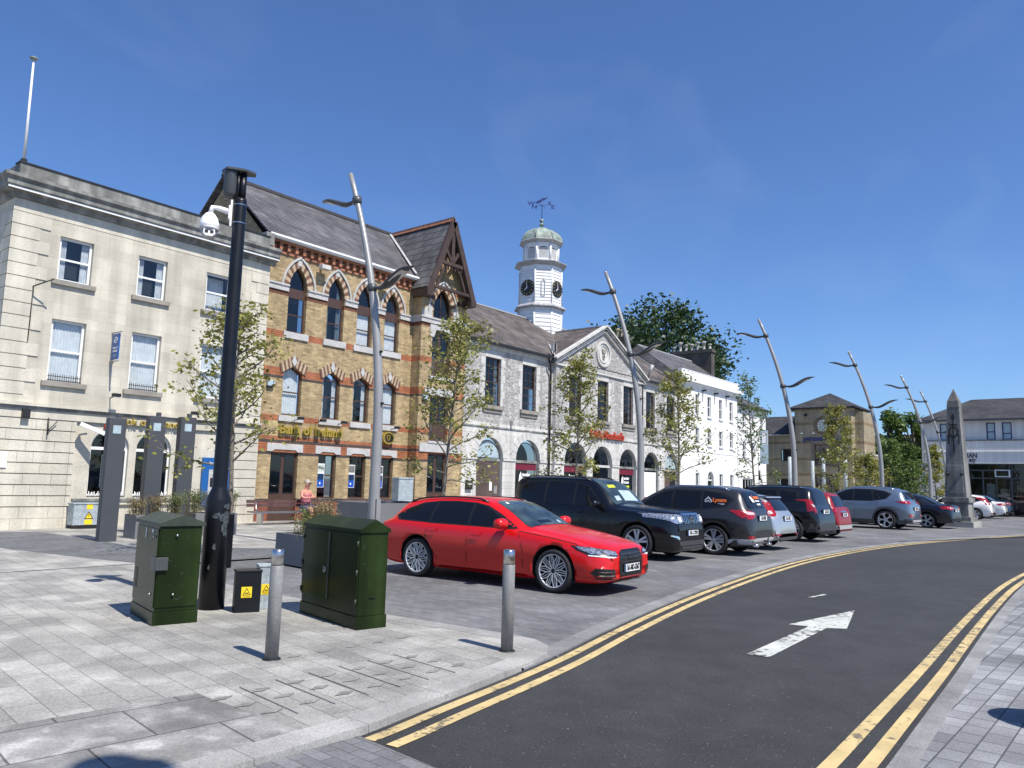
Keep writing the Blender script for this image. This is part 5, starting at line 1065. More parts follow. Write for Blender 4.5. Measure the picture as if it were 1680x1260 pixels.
hp = MB(); hp.ring(rect(1.45, 2.5, 3.15, 3.75), rect(1.53, 2.42, 3.23, 3.67), -.5, -.3, 'paleblue'); hp.build('open_fanlight', Rb)
fb = MB()
for x0, x1, z0, z1, m1 in ((.75, 1.35, 1.0, 2.6, 'paleprint'), (1.72, 2.35, 1.2, 2.2, 'vous_b'), (2.75, 4.4, 1.2, 2.3, 'ridge'), (4.9, 5.6, 1.2, 2.3, 'paleprint')): fb.box(x0, x1, .14, .2, z0, z1, m1)
fb.build('window_display', Rb)
text('shop_lettering', 'IAN', .55, 'black', .02, Rb, T((-.12, -.37, 4.9)), .8, .01); text('shop_lettering', 'acy', .5, 'black', .02, Rb, T((-.12, -.37, 4.55)), .75, .01)
lb2 = empty('low_white_building', (92, 22, 0), R(-90), label='low roof far behind the trees right of the tan bank', cat='building')
mb = MB(); mb.box(-3, 6, 0, 6, 0, 7.6, 'greyrender'); mb.box(-3.3, 6.3, -.3, 6.3, 7.6, 7.9, 'blackiron'); mb.build('wall', lb2)
# ================================================================== street furniture
def lamp_geometry():
    root = empty('street_lamp', (0, 0, 0))
    H_ = 9.2; pts = []; rad = []
    for i in range(25):
        t = i / 24; z = H_ * t; s = max(0, (t - .30) / .70); pts.append((0, 1.45 * s ** 1.9, z)); rad.append(.135 - .075 * t)
    m_ = MB(); m_.tube(pts, rad, 'lamp', 14); m_.lathe([(.0, 0), (.05, 0), (.045, .03), (0, .05)], 'steel', (0, pts[-1][1], H_), 10); m_.build('pole', root)
    def yz(z): s = max(0, (z / H_ - .30) / .70); return 1.45 * s ** 1.9
    for z, d in ((8.45, 1), (6.15, -1)):
        y0 = yz(z); a = MB(); ln = 1.35
        cen = [(y0 + d * ln * t, z + (.02 + .22 * t - .06 * math.sin(t * PI) - .055 * math.sin(t * 2 * PI)) * (1 if d > 0 else 1.35)) for t in np.linspace(0, 1, 13)]
        wd = [.03, .04, .05, .07, .11, .15, .165, .165, .16, .15, .13, .09, .03]; th = [.04, .04, .045, .055, .065, .07, .07, .065, .06, .05, .04, .03, .012]
        vs = []; 
        for (y, zz), w_, t_ in zip(cen, wd, th):
            for k in range(8): q = 2 * PI * k / 8; vs.append((w_ * math.cos(q), y, zz + t_ * math.sin(q)))
        n = len(cen); fs = [(i * 8 + k, i * 8 + (k + 1) % 8, (i + 1) * 8 + (k + 1) % 8, (i + 1) * 8 + k) for i in range(n - 1) for k in range(8)]
        a.add(vs, fs, 'lampdark', True); a.lathe([(.0, -.1), (.11, -.09), (.12, 0), (.11, .09), (0, .1)], 'lampdark', (0, y0, z), 12); ao = a.build('lamp_arm', root)
        g = MB(); ys = [c[0] for c in cen[6:11]]; zz = [c[1] - .052 for c in cen[6:11]]
        g.add([(-.13, ys[i], zz[i]) for i in range(5)] + [(.13, ys[i], zz[i]) for i in range(5)], [(i, i + 1, i + 6, i + 5) for i in range(4)], 'lampglass'); g.build('lens', ao)
    d = MB(); d.lathe([(.145, 0), (.15, .5), (.14, .56)], 'lamp', (0, 0, 0), 14); d.box(-.06, .06, -.16, -.125, .6, 1.25, 'lamp'); d.build('base_door', root)
    for z in (3.4, 4.6):
        d = MB(); d.lathe([(0, .0), (.03, .0), (.03, .06), (0, .06)], 'blackiron', (.0, yz(z) - .16, z), 8, 'y'); d.build('socket', root)
    return root
lamps = [(11.74, 13.26, 'tall curved lamp post in front of the brick bank, nearest the camera'), (22.85, 12.69, 'tall curved lamp post in front of the stone pediment'), (33.3, 11.1, 'tall curved lamp post beside the tan clock tower, third from the left'),
         (43.6, 10.04, 'tall curved lamp post between the tan bank and the dense green trees'), (54.5, 9.73, 'tall curved lamp post just left of the granite monument'), (63.5, 10.3, 'small looking farthest curved lamp post close to the monument')]
l0 = lamp_geometry()
for i, (x, y, lb) in enumerate(lamps):
    o = l0 if i == 0 else copy_tree(l0); o.location = (x, y, 0); tag(o, lb, 'street lamp', 'curved twin arm street lamps')
# black post with dome camera
bp = empty('camera_post', (5.46, 9.12, 0), label='thick black post with a white dome camera, beside the green cabinets', cat='post')
m_ = MB(); m_.lathe([(.158, 0), (.154, 1.36), (.150, 1.40), (.098, 1.52), (.094, 1.56), (.081, 5.34), (.074, 5.38), (0, 5.39)], 'blackmetal', (0, 0, 0), 20); m_.build('pole', bp)
m_ = MB(); m_.box(.07, .19, -.09, .09, .52, 1.2, 'blackmetal'); m_.build('door_housing', bp, bevel=.01)
# worn patches on the lower casing
m_ = MB()
for a0, z, r_, s_ in ((-2.25, 1.18, .035, 1), (-2.05, 1.20, .03, .8), (-1.45, 1.16, .075, 1.1), (-1.35, 1.30, .05, .8), (-1.55, 1.03, .03, 3.2), (-1.36, 1.0, .022, 3.6), (-2.2, .8, .02, 2), (-2.5, .55, .015, 2.2)):
    P = []
    for k in range(9): q = 2 * PI * k / 9; rr = r_ * (1 + .25 * math.sin(q * 3 + a0)); P.append((a0 + rr * math.cos(q) / .158, z + rr * s_ * math.sin(q)))
    m_.add([(.160 * math.cos(a), .160 * math.sin(a), b) for a, b in P], [tuple(range(9))], 'wornpaint')
m_.build('paint_marks', bp)['kind'] = 'stuff'
m_ = MB(); m_.tube([(.02, 0, 5.36), (.02, 0, 5.74)], .045, 'blackmetal', 10); m_.tube([(-.05, .0, 5.36), (-.05, 0, 5.74)], .02, 'blackmetal', 8)
m_.lathe([(0, 5.36), (.065, 5.38), (.092, 5.45), (.096, 5.72), (.10, 5.75), (0, 5.76)], 'lampdark', (-.10, .10, 0), 18); m_.build('siren_drum', bp)
m_ = MB(); m_.prism([(-.21, .03), (-.18, .21), (-.04, .22), (.20, .0), (.15, -.09), (-.02, -.09)], 5.75, 5.78, 'lampdark', 'z'); m_.lathe([(.035, 5.78), (.035, 5.81), (0, 5.82)], 'lampdark', (-.02, .05, 0), 8); m_.build('cap_plate', bp)
m_ = MB(); m_.lathe([(.086, 0), (.086, .012)], 'steel', (0, 0, 5.28), 20, cap=False); m_.lathe([(.088, 0), (.088, .012)], 'steel', (0, 0, 5.03), 20, cap=False); m_.build('clamp_band', bp)
dr_ = Matrix.Rotation(R(150), 4, 'Z')
m_ = MB(); 
m_.box(.095, .12, -.045, .045, 4.98, 5.34, 'whitepaint'); m_.box(.12, .14, -.05, .05, 5.08, 5.26, 'white')
m_.tube([(.13, 0, 5.18), (.26, 0, 5.21), (.34, 0, 5.21), (.365, 0, 5.12)], [.04, .032, .034, .034], 'white', 10)
m_.v = [tuple(dr_ @ Vector(q)) for q in m_.v]; m_.build('camera_arm', bp)
m_ = MB(); m_.lathe([(.03, 5.13), (.055, 5.12), (.10, 5.06), (.122, 4.98), (.126, 4.93), (.115, 4.92)], 'white', (.365, 0, 0), 22); m_.lathe([(.115, 4.92), (.123, 4.905), (.11, 4.89)], 'plasticgrey', (.365, 0, 0), 22)
m_.lathe([(.10, 4.89), (.095, 4.84), (.065, 4.785), (0, 4.77)], 'plasticgrey', (.365, 0, 0), 18); m_.v = [tuple(dr_ @ Vector(q)) for q in m_.v]; dmo = m_.build('dome_camera', bp)
m_ = MB(); cdir = Vector((-.45, -.89, 0)); sdir = Vector((.89, -.45, 0)); c0 = dr_ @ Vector((.365, 0, 4.845))
for s, mt, w0 in ((0, 'white', .095),): 
    q = [c0 + cdir * .096 + sdir * a + Vector((0, 0, b)) for a, b in ((-.07, .04), (-.07, -.02), (-.04, -.05), (.04, -.05), (.07, -.02), (.07, .04))]; m_.add(q + [p - cdir * .06 for p in q], [(0, 1, 2, 3, 4, 5)] + [(i, (i + 1) % 6, (i + 1) % 6 + 6, i + 6) for i in range(6)], 'white')
for s in (-1, 1):
    q = [c0 + cdir * .101 + sdir * (s * .033 + a) + Vector((0, 0, b)) for a, b in ((-.021, .026), (-.021, -.014), (.021, -.014), (.021, .026))]; m_.add(q, [(0, 1, 2, 3)], 'black')
m_.build('lens_block', dmo)
# green roadside cabinets
def local_cab(name, loc, rot, w_, d_, h, label, overhang=.02, ridge=.10, lid='cabgreen'):
    """front faces local -Y, body w (x) by d (y)"""
    o = empty(name, loc, rot, label, 'utility cabinet', 'dark green utility cabinets')
    m_ = MB(); m_.box(-w_ / 2 - .012, w_ / 2 + .012, -d_ / 2 - .012, d_ / 2 + .012, 0, .14, 'cabgreen'); m_.build('plinth', o, bevel=.004)
    m_ = MB(); m_.box(-w_ / 2, w_ / 2, -d_ / 2, d_ / 2, .14, h, 'cabgreen'); m_.build('body', o, bevel=.006)
    return o
c1 = local_cab('green_cabinet', (4.74, 8.93, .026), R(-13), .46, .98, 1.08, 'dark green cabinet with pitched lid and hasp, left of the thick black post')
m_ = MB()
m_.prism([(-.26, 1.08), (.26, 1.08), (.26, 1.12), (0, 1.21), (-.26, 1.12)], -.52, .52, 'cabgreen_w', 'y'); m_.build('lid', c1, bevel=.004)
m_ = MB(); m_.box(-.218, .218, -.502, -.49, .19, 1.05, 'cabgreen'); d1 = m_.build('door', c1, bevel=.003)
m_ = MB(); m_.box(-.242, -.23, -.47, .47, .19, 1.05, 'cabgreen'); m_.build('side_door', c1, bevel=.003)
m_ = MB(); m_.box(-.265, -.13, -.54, -.49, .60, .74, 'lampdark'); m_.box(-.27, -.23, -.53, -.35, .60, .74, 'lampdark'); m_.build('hasp', c1, bevel=.004)
for x, y, z in ((-.05, -.515, .98), (-.05, -.515, .33), (-.25, -.36, .96), (-.25, -.36, .33)):
    m_ = MB(); m_.lathe([(.0, -.02), (.014, -.015), (.016, 0)], 'steel', (x, y, z), 8, 'y' if x > -.2 else 'x'); m_.build('lock', c1)
m_ = MB()
for i in range(8): m_.box(-.247, -.24, .30, .40, .33 + i * .03, .345 + i * .03, 'black')
m_.build('vent', c1)
m_ = MB(); m_.box(-.248, -.243, -.30, -.22, 1.0, 1.035, 'paleprint'); m_.box(-.248, -.243, .02, .05, .92, 1.04, 'paleprint'); m_.build('label_sticker', c1)
c2_ = local_cab('green_cabinet', (6.16, 7.45, .026), R(-11), .36, 1.40, 1.06, 'wide glossy dark green cabinet behind the left steel bollard, with double doors')
m_ = MB(); m_.prism([(-.20, 1.06), (.20, 1.06), (.20, 1.10), (0, 1.21), (-.20, 1.10)], -.72, .72, 'cabgreen', 'y'); m_.build('lid', c2_, bevel=.004)
for a, b in ((-.69, -.01), (.01, .69)):
    m_ = MB(); m_.box(-.198, -.18, a, b, .24, 1.04, 'cabgreen'); m_.build('door', c2_, bevel=.004)
m_ = MB(); m_.box(-.208, -.198, -.018, .018, .26, 1.03, 'cabgreen_w'); m_.build('door_strip', c2_)
m_ = MB(); m_.box(-.212, -.198, .05, .12, .56, .62, 'steel'); m_.box(-.22, -.21, .06, .10, .55, .59, 'steel'); m_.build('lock', c2_, bevel=.003)
m_ = MB(); m_.box(-.182, -.19, .70, .73, .48, .72, 'blackmetal'); m_.build('side_handle', c2_)
m_ = MB(); m_.box(-.04, .04, -.715, -.709, .34, .352, 'black'); m_.build('vent_slot', c2_)
# low black and grey feeder pillars next to the post
for nm, x, y, mt, lb in (('feeder_pillar', 5.66, 8.66, 'blackmetal', 'low black feeder box with a yellow warning sticker at the foot of the black post'), ('feeder_pillar', 5.98, 8.72, 'greycab', 'low pale grey feeder box half hidden behind the left steel bollard')):
    o = empty(nm, (x, y, .026), R(-25), lb, 'electrical box', 'low feeder boxes by the black post')
    w_ = .15 if mt == 'blackmetal' else .12
    m_ = MB(); m_.box(-w_, w_, -.10, .12, 0, .50 if mt == 'blackmetal' else .54, mt); m_.box(-w_ - .008, w_ + .008, -.108, .128, .48 if mt == 'blackmetal' else .52, .51 if mt == 'blackmetal' else .55, mt); m_.build('body', o, bevel=.006)
    m_ = MB(); x0 = -.02; s = .062
    m_.box(x0 - s, x0 + s, -.104, -.10, .18, .31, 'yellow'); m_.add([(x0 - s * .8, -.106, .21), (x0 + s * .8, -.106, .21), (x0, -.106, .30)], [(0, 1, 2)], 'black'); m_.add([(x0 - s * .58, -.107, .217), (x0 + s * .58, -.107, .217), (x0, -.107, .283)], [(0, 1, 2)], 'yellow'); m_.box(x0 - .02, x0 + .02, -.108, -.106, .228, .24, 'black'); m_.box(x0 - s * .7, x0 + s * .7, -.106, -.104, .190, .194, 'black'); m_.build('warning_sticker', o)
# steel bollards
def bollard(x, y, lb):
    o = empty('bollard', (x, y, .027), label=lb, cat='bollard', group='steel capped grey bollards')
    m_ = MB(); m_.lathe([(.062, 0), (.062, .84), (.058, .845)], 'bollard', (0, 0, 0), 28); m_.build('post', o)
    m_ = MB(); m_.lathe([(.0585, .845), (.0585, .985), (.052, .992), (0, .992)], 'steel', (0, 0, 0), 28); m_.build('cap', o)
    m_ = MB(); m_.lathe([(.085, .0), (.08, .008), (.062, .01)], 'blackiron', (0, 0, 0), 24, cap=False); m_.build('collar', o); return o
bollard(4.40, 6.27, 'grey steel bollard with polished cap in front of the wide green cabinet'); bollard(6.23, 4.96, 'grey steel bollard with polished cap on the rounded kerb corner before the red estate car')
# upright slate grey slabs with lights
for (x, y, hh, rz, lb) in ((8.73, 19.35, 2.98, 0, 'slate grey upright light slab, leftmost of the three before the bank'), (10.45, 20.8, 3.22, 0, 'slate grey upright light slab in the middle of the three before the bank'), (12.05, 22.1, 3.36, 0, 'slate grey upright light slab right of the other two, behind the young tree')):
    o = empty('light_slab', (x, y, .026), R(-8), lb, 'light column', 'slate grey light slabs before the bank'); s = hh / 3.0
    m_ = MB(); m_.box(-.21 * s, .19 * s, -.06 * s, .22 * s, 0, hh, 'pillar'); m_.build('slab', o, bevel=.008)
    m_ = MB(); m_.box(-.216 * s, -.21 * s, .0, .16 * s, .2, hh - .1, 'pillar_side'); m_.box(-.02 * s, .08 * s, -.0, .1 * s, hh, hh + .1 * s, 'pillar'); m_.build('edge_panel', o)
    m_ = MB(); m_.box(-.11 * s, .07 * s, -.066 * s, -.06 * s, hh - .38 * s, hh - .18 * s, 'paleblue'); m_.build('light_panel', o)
# planters
def planter(loc, rot, w_, d_, h, lb, plants, seed, spread=1., cat='planter'):
    o = empty('planter', loc, rot, lb, cat, 'grey panelled planters'); m_ = MB()
    m_.ring(rect(-w_ / 2, w_ / 2, -d_ / 2, d_ / 2), rect(-w_ / 2 + .05, w_ / 2 - .05, -d_ / 2 + .05, d_ / 2 - .05), 0, h, 'planter', 'z'); m_.build('box', o, bevel=.006)
    m_ = MB(); m_.box(-w_ / 2 + .05, w_ / 2 - .05, -d_ / 2 + .05, d_ / 2 - .05, h - .2, h - .06, 'soil'); m_.build('soil', o)
    rnd = random.Random(seed); i = 0
    for (px, py, ph_, n, mt, lf) in plants:
        s = MB()
        for k in range(n):
            a = rnd.uniform(0, 2 * PI); r = rnd.uniform(0, .22) * spread; x, y = px + r * math.cos(a), py + r * math.sin(a); hh = ph_ * rnd.uniform(.5, 1.05); lx, ly = rnd.uniform(-.5, .5) * hh * .6, rnd.uniform(-.5, .5) * hh * .6
            P = [(x, y, h - .08), (x + lx * .3, y + ly * .3, h + hh * .5), (x + lx, y + ly, h + hh)]
            s.tube(P, [.005, .004, .002], 'dryplant', 3, cap=False)
            for q in range(lf):
                t = rnd.uniform(.25, 1); c = Vector(P[1]).lerp(Vector(P[2]), t) if t > .4 else Vector(P[0]).lerp(Vector(P[1]), t * 2); c += Vector((rnd.gauss(0, .035), rnd.gauss(0, .035), rnd.gauss(0, .03)))
                u = Vector((rnd.gauss(0, 1), rnd.gauss(0, 1), rnd.gauss(0, 1))).normalized() * rnd.uniform(.012, .030); v = u.cross(Vector((rnd.gauss(0, 1), rnd.gauss(0, 1), rnd.gauss(0, 1)))).normalized() * rnd.uniform(.010, .02)
                s.add([c - u - v, c + u - v * .3, c + u * 1.2, c - u * .4 + v], [(0, 1, 2, 3)], mt)
        s.build('plant', o)
    return o
planter((9.62, 12.55, .026), R(-6), 1.05, 1.1, .58, 'grey planter with dry grass plants left of the wide green cabinet', [(-.15, .1, .5, 45, 'greenplant', 8), (.2, -.1, .60, 55, 'dryplant', 10), (.35, .3, .62, 55, 'dryplant', 10), (-.35, -.2, .35, 30, 'greenplant', 6)], 3)
planter((10.15, 19.95, .026), R(-6), 1.2, .8, .60, 'low grey planter between the left and middle upright light slabs', [(-.45, 0, .42, 50, 'dryplant', 10), (0.1, .1, .5, 50, 'dryplant', 10), (.5, 0, .55, 60, 'greenplant', 12)], 5)
planter((12.0, 20.4, .026), R(-6), 1.2, .8, .60, 'low grey planter between the middle and right upright light slabs', [(-.5, 0, .65, 70, 'greenplant', 12), (0, .1, .6, 60, 'dryplant', 10), (.5, 0, .6, 60, 'greenplant', 12)], 6)
planter((14.6, 15.8, .026), R(-4), 2.2, 1.9, 1.05, 'tall grey planter panel behind the rear of the red estate car', [], 7)
# benches
def bench(loc, rot, ln, lb):
    o = empty('bench', loc, rot, lb, 'bench', 'timber and steel benches'); 
    m_ = MB()
    for i in range(4): m_.box(-ln / 2, ln / 2, -.22 + i * .12, -.12 + i * .12, .42, .455, 'bench')
    m_.build('seat', o)
    m_ = MB()
    for i in range(2): m_.box(-ln / 2, ln / 2, .26 + i * .02, .30 + i * .02, .60 + i * .13, .71 + i * .13, 'bench')
    m_.build('backrest', o)
    m_ = MB(); m_.box(-ln / 2, ln / 2, -.25, -.22, .40, .46, 'steel'); m_.build('front_rail', o)
    for x in (-ln / 2 + .35, ln / 2 - .35):
        m_ = MB(); m_.box(x - .04, x + .04, -.18, .12, 0, .42, 'steel'); m_.tube([(x, .1, .4), (x, .25, .55), (x, .30, .82)], .022, 'steel', 6); m_.build('leg', o)
    return o
bench((16.65, 23.3, .026), R(-3), 2.9, 'brown slatted bench with the seated man, in front of the brick bank'); bench((20.7, 23.55, .026), R(-3), 2.4, 'empty brown bench seen behind the lamp post by the grey cabinet')
gc = empty('grey_cabinet', (19.0, 20.0, .026), R(-4), 'tall pale grey cabinet standing before the brick bank gable bay', 'utility cabinet')
m_ = MB(); m_.box(-.33, .33, -.18, .18, 0, 1.70, 'greycab'); m_.box(-.35, .35, -.2, .2, 1.68, 1.74, 'greycab'); m_.build('body', gc, bevel=.01)
m_ = MB(); m_.box(-.30, .30, -.187, -.18, .86, 1.64, 'greycab'); m_.build('door', gc, bevel=.004); m_ = MB(); m_.box(-.30, .30, -.187, -.18, .06, .84, 'greycab'); m_.build('door', gc, bevel=.004)
# parking sign pole near the sparse tree
ps = empty('parking_sign', (47.2, 17.9, .026), R(-70), 'slim pole with a white parking plate and black bands in the sparse tree', 'sign')
m_ = MB(); m_.tube([(0, 0, 0), (0, 0, 4.6)], .06, 'white', 8); m_.build('pole', ps); m_ = MB(); m_.lathe([(.065, .0), (.065, .6)], 'black', (0, 0, 2.2), 8); m_.lathe([(.065, 0), (.065, .15)], 'black', (0, 0, 3.1), 8); m_.build('black_band', ps)
m_ = MB(); m_.box(.05, .55, -.03, 0, 3.2, 5.3, 'paleblue'); m_.box(.1, .5, -.034, -.03, 4.4, 5.2, 'white'); m_.ring(rect(.14, .46, 4.45, 5.15), rect(.17, .43, 4.48, 5.12), -.04, -.034, 'black', 'y'); m_.build('plate', ps)
for x, y, lb, hh in ((56.0, 17.4, 'plain grey steel post before the tan bank window, left one', 3.7), (57.5, 17.1, 'plain grey steel post before the tan bank window, thicker middle one', 4.0), (57.5, 15.6, 'plain grey steel post before the tan bank, rightmost one', 3.9), (57.2, 14.2, 'plain grey steel post beside the yellow green tree', 3.7), (56.0, 19.0, 'plain grey steel post close to the third lamp post', 4.0)):
    m_ = MB(); m_.lathe([(.12, 0), (.12, hh), (.0, hh + .02)], 'greycab', (0, 0, 0), 10); tag(m_.build('steel_post', loc=(x, y, .026)), lb, 'post', 'plain steel posts before the tan bank')
# ================================================================== granite monument
ob = empty('granite_monument', (46.9, 7.08, 0), R(-90 - 5), 'tall tapering weathered granite monument with bronze wreath and sword', 'monument')
m_ = MB()
def frus(mbx, w0, d0, z0, w1, d1, z1, mat): 
    v = [(-w0, -d0, z0), (w0, -d0, z0), (w0, d0, z0), (-w0, d0, z0), (-w1, -d1, z1), (w1, -d1, z1), (w1, d1, z1), (-w1, d1, z1)]; mbx.add(v, [(0, 3, 2, 1), (4, 5, 6, 7), (0, 1, 5, 4), (1, 2, 6, 5), (2, 3, 7, 6), (3, 0, 4, 7)], mat)
frus(m_, 1.05, 1.05, -.02, 1.05, 1.05, .28, 'obelisk_lt'); frus(m_, .88, .88, .28, .88, .88, .52, 'obelisk'); frus(m_, .74, .74, .52, .70, .70, 1.25, 'obelisk'); frus(m_, .80, .80, 1.25, .78, .78, 1.52, 'obelisk'); m_.build('plinth', ob, bevel=.015)
m_ = MB(); frus(m_, .64, .64, 1.52, .36, .36, 6.28, 'obelisk'); frus(m_, .375, .375, 6.28, .33, .33, 6.62, 'obelisk'); frus(m_, .33, .33, 6.62, .01, .01, 7.3, 'obelisk'); m_.build('shaft', ob, bevel=.012)
m_ = MB(); frus(m_, .50, .66, 1.7, .44, .56, 3.2, 'obelisk'); m_.build('front_panel', ob, bevel=.01)
m_ = MB(); R2 = lambda r, n=20: [(r * math.cos(2 * PI * i / n), 4.95 + r * math.sin(2 * PI * i / n)) for i in range(n)]
m_.ring(R2(.30), R2(.22), -.56, -.46, 'bronze'); m_.prism([(-.035, 5.75), (-.035, 4.0), (0, 3.75), (.035, 4.0), (.035, 5.75)], -.56, -.50, 'bronze'); m_.box(-.22, .22, -.56, -.46, 5.3, 5.36, 'bronze'); m_.prism([(-.07, 5.6), (.07, 5.6), (.10, 5.75), (0, 5.95), (-.10, 5.75)], -.52, -.42, 'bronze')
m_.box(-.34, -.28, -.52, -.47, 4.3, 4.8, 'bronze'); m_.box(.28, .34, -.52, -.47, 4.3, 4.8, 'bronze'); m_.build('wreath_and_sword', ob)
for x in (-.40, .40):
    m_ = MB(); m_.lathe([(0, -.16), (.05, -.14), (.10, 0), (.05, .04)], 'bronze', (x, -.62, 2.75), 10, 'y'); m_.build('lion_spout', ob)
for o in [x for x in COL.objects if x.parent == ob]:
    for v in o.data.vertices: v.co.x *= .80; v.co.y *= .80
def wear(root, face, spans, seed, n, mt='cabgreen_w'):
    rnd = random.Random(seed); g = MB()
    for i in range(n):
        u, v = rnd.uniform(*spans[0]), rnd.uniform(*spans[1]); a = rnd.uniform(0, PI); l_ = rnd.uniform(.01, .05); w_ = rnd.uniform(.0015, .004); d = (math.cos(a) * l_, math.sin(a) * l_); n2 = (-math.sin(a) * w_, math.cos(a) * w_)
        P = [(u - n2[0], v - n2[1]), (u + d[0] - n2[0], v + d[1] - n2[1]), (u + d[0] + n2[0], v + d[1] + n2[1]), (u + n2[0], v + n2[1])]
        g.add([(p, face[1], q) if face[0] == 'y' else (face[1], p, q) for p, q in P], [(0, 1, 2, 3)], mt)
    g.build('scratches', root)['kind'] = 'stuff'
wear(c1, ('y', -.5035), ((-.18, .16), (.25, 1.0)), 1, 16); wear(c1, ('x', -.2435), ((-.44, .42), (.22, 1.0)), 2, 22)
wear(c2_, ('y', -.7025), ((-.15, .14), (.2, 1.0)), 3, 12); wear(c2_, ('x', -.1995), ((-.66, .66), (.28, 1.0)), 4, 26)
for z in (.3, .62, .94):
    for y in (-.685, .685):
        g = MB(); g.lathe([(0, -.03), (.011, -.03), (.011, .03), (0, .03)], 'cabgreen_w', (-.204, y, z), 8); g.build('hinge', c2_)
# ================================================================== cars (local frame: +x forward, origin on the ground at the middle)
def pchip(pts, x):
    P = pts; 
    if x <= P[0][0]: return P[0][1]
    if x >= P[-1][0]: return P[-1][1]
    n = len(P); h = [P[i + 1][0] - P[i][0] for i in range(n - 1)]; d = [(P[i + 1][1] - P[i][1]) / h[i] for i in range(n - 1)]
    m = [d[0]] + [0 if d[i - 1] * d[i] <= 0 else 2 * d[i - 1] * d[i] / (d[i - 1] + d[i]) for i in range(1, n - 1)] + [d[-1]]
    for i in range(n - 1):
        if x <= P[i + 1][0]:
            t = (x - P[i][0]) / h[i]
            return (2*t**3-3*t**2+1)*P[i][1] + (t**3-2*t**2+t)*h[i]*m[i] + (-2*t**3+3*t**2)*P[i+1][1] + (t**3-t**2)*h[i]*m[i+1]
def car_body(sp, paint):
    L, W = sp['L'], sp['W'] / 2; N = 72; rings = []
    ss = [L * (.5 - .5 * math.cos(PI * i / (N - 1))) * .35 + L * i / (N - 1) * .65 for i in range(N)]
    for s in ss:
        zt, zb, w_, z0, wr = pchip(sp['top'], s), pchip(sp['belt'], s), pchip(sp['plan'], s) * W, pchip(sp['bot'], s), pchip(sp['roofw'], s) * W
        zb = min(zb, zt - .045); ze = max(zt - .085, zb + .012); zc = max(zt - .03, ze + .006); zm = z0 + .45 * (zb - z0); bl = sp.get('flare', .012)
        tum = min(1, max(0, (zt - zb - .05) / .3))
        p8 = ((.925 * w_ + wr) / 2 + .03 * W * tum, (zb + .01 + ze) / 2)
        pts = [(0, z0), (.6 * w_, z0), (.90 * w_, z0 + .015), (.955 * w_, z0 + .09), (.975 * w_, zm - .10), (.978 * w_, zm - .05), (w_, zm + .01), (w_ - bl * .3, zb - .22), (w_ - bl, zb - .12), (.965 * w_ - bl * .5, zb - .035), (.925 * w_, zb + .005), p8, (wr, ze), (wr - .05, (ze + zc) / 2 + .008), (wr - .13, zc + .006), (.5 * wr, zt - .006), (0, zt)]
        ring = [(L / 2 - s, y, z) for y, z in pts] + [(L / 2 - s, -y, z) for y, z in pts[-2:0:-1]]
        rings.append(ring)
    k = len(rings[0]); bm = bmesh.new(); V = [[bm.verts.new(p) for p in r] for r in rings]
    for i in range(N - 1):
        for j in range(k): bm.faces.new((V[i][j], V[i][(j + 1) % k], V[i + 1][(j + 1) % k], V[i + 1][j]))
    bm.faces.new(V[0][::-1]); bm.faces.new(V[-1])
    bmesh.ops.recalc_face_normals(bm, faces=bm.faces)
    for f in bm.faces: f.smooth = len(f.verts) == 4
    bvh = BVHTree.FromBMesh(bm)
    me = bpy.data.meshes.new('body'); bm.to_mesh(me); bm.free(); me.materials.append(M[paint]); me.materials.append(M['arch'])
    o = bpy.data.objects.new('body', me); COL.objects.link(o)
    # cut the wheel arches
    cb = bmesh.new()
    for s in (sp['fa'], sp['ra']):
        for sd_ in (-1, 1):
            r = sp['r'] + .055; vs = [[], []]
            for q, y in enumerate((sd_ * (W - .34), sd_ * (W + .12))):
                for t in range(28): a = 2 * PI * t / 28; vs[q].append(cb.verts.new((L / 2 - s + r * math.cos(a), y, sp['r'] + .01 + r * math.sin(a) * 1.0)))
            for t in range(28): cb.faces.new((vs[0][t], vs[0][(t + 1) % 28], vs[1][(t + 1) % 28], vs[1][t]))
            cb.faces.new(vs[0][::-1]); cb.faces.new(vs[1])
    bmesh.ops.recalc_face_normals(cb, faces=cb.faces)
    for f in cb.faces: f.material_index = 1
    cm = bpy.data.meshes.new('c'); cb.to_mesh(cm); cb.free(); cm.materials.append(M[paint]); cm.materials.append(M['arch'])
    co = bpy.data.objects.new('c', cm); COL.objects.link(co)
    md = o.modifiers.new('b', 'BOOLEAN'); md.object = co; md.operation = 'DIFFERENCE'; md.solver = 'EXACT'
    dg = bpy.context.evaluated_depsgraph_get(); dg.update(); nm = bpy.data.meshes.new_from_object(o.evaluated_get(dg))
    o.modifiers.clear(); o.data = nm; nm.name = 'body'; bpy.data.objects.remove(co); 
    return o, bvh
DIRS = {'side': ((0, 1, 0), (0, -1, 0)), 'side-': ((0, -1, 0), (0, 1, 0)), 'front': ((1, 0, 0), (-1, 0, 0)), 'rear': ((-1, 0, 0), (1, 0, 0)), 'top': ((0, 0, 1), (0, 0, -1))}
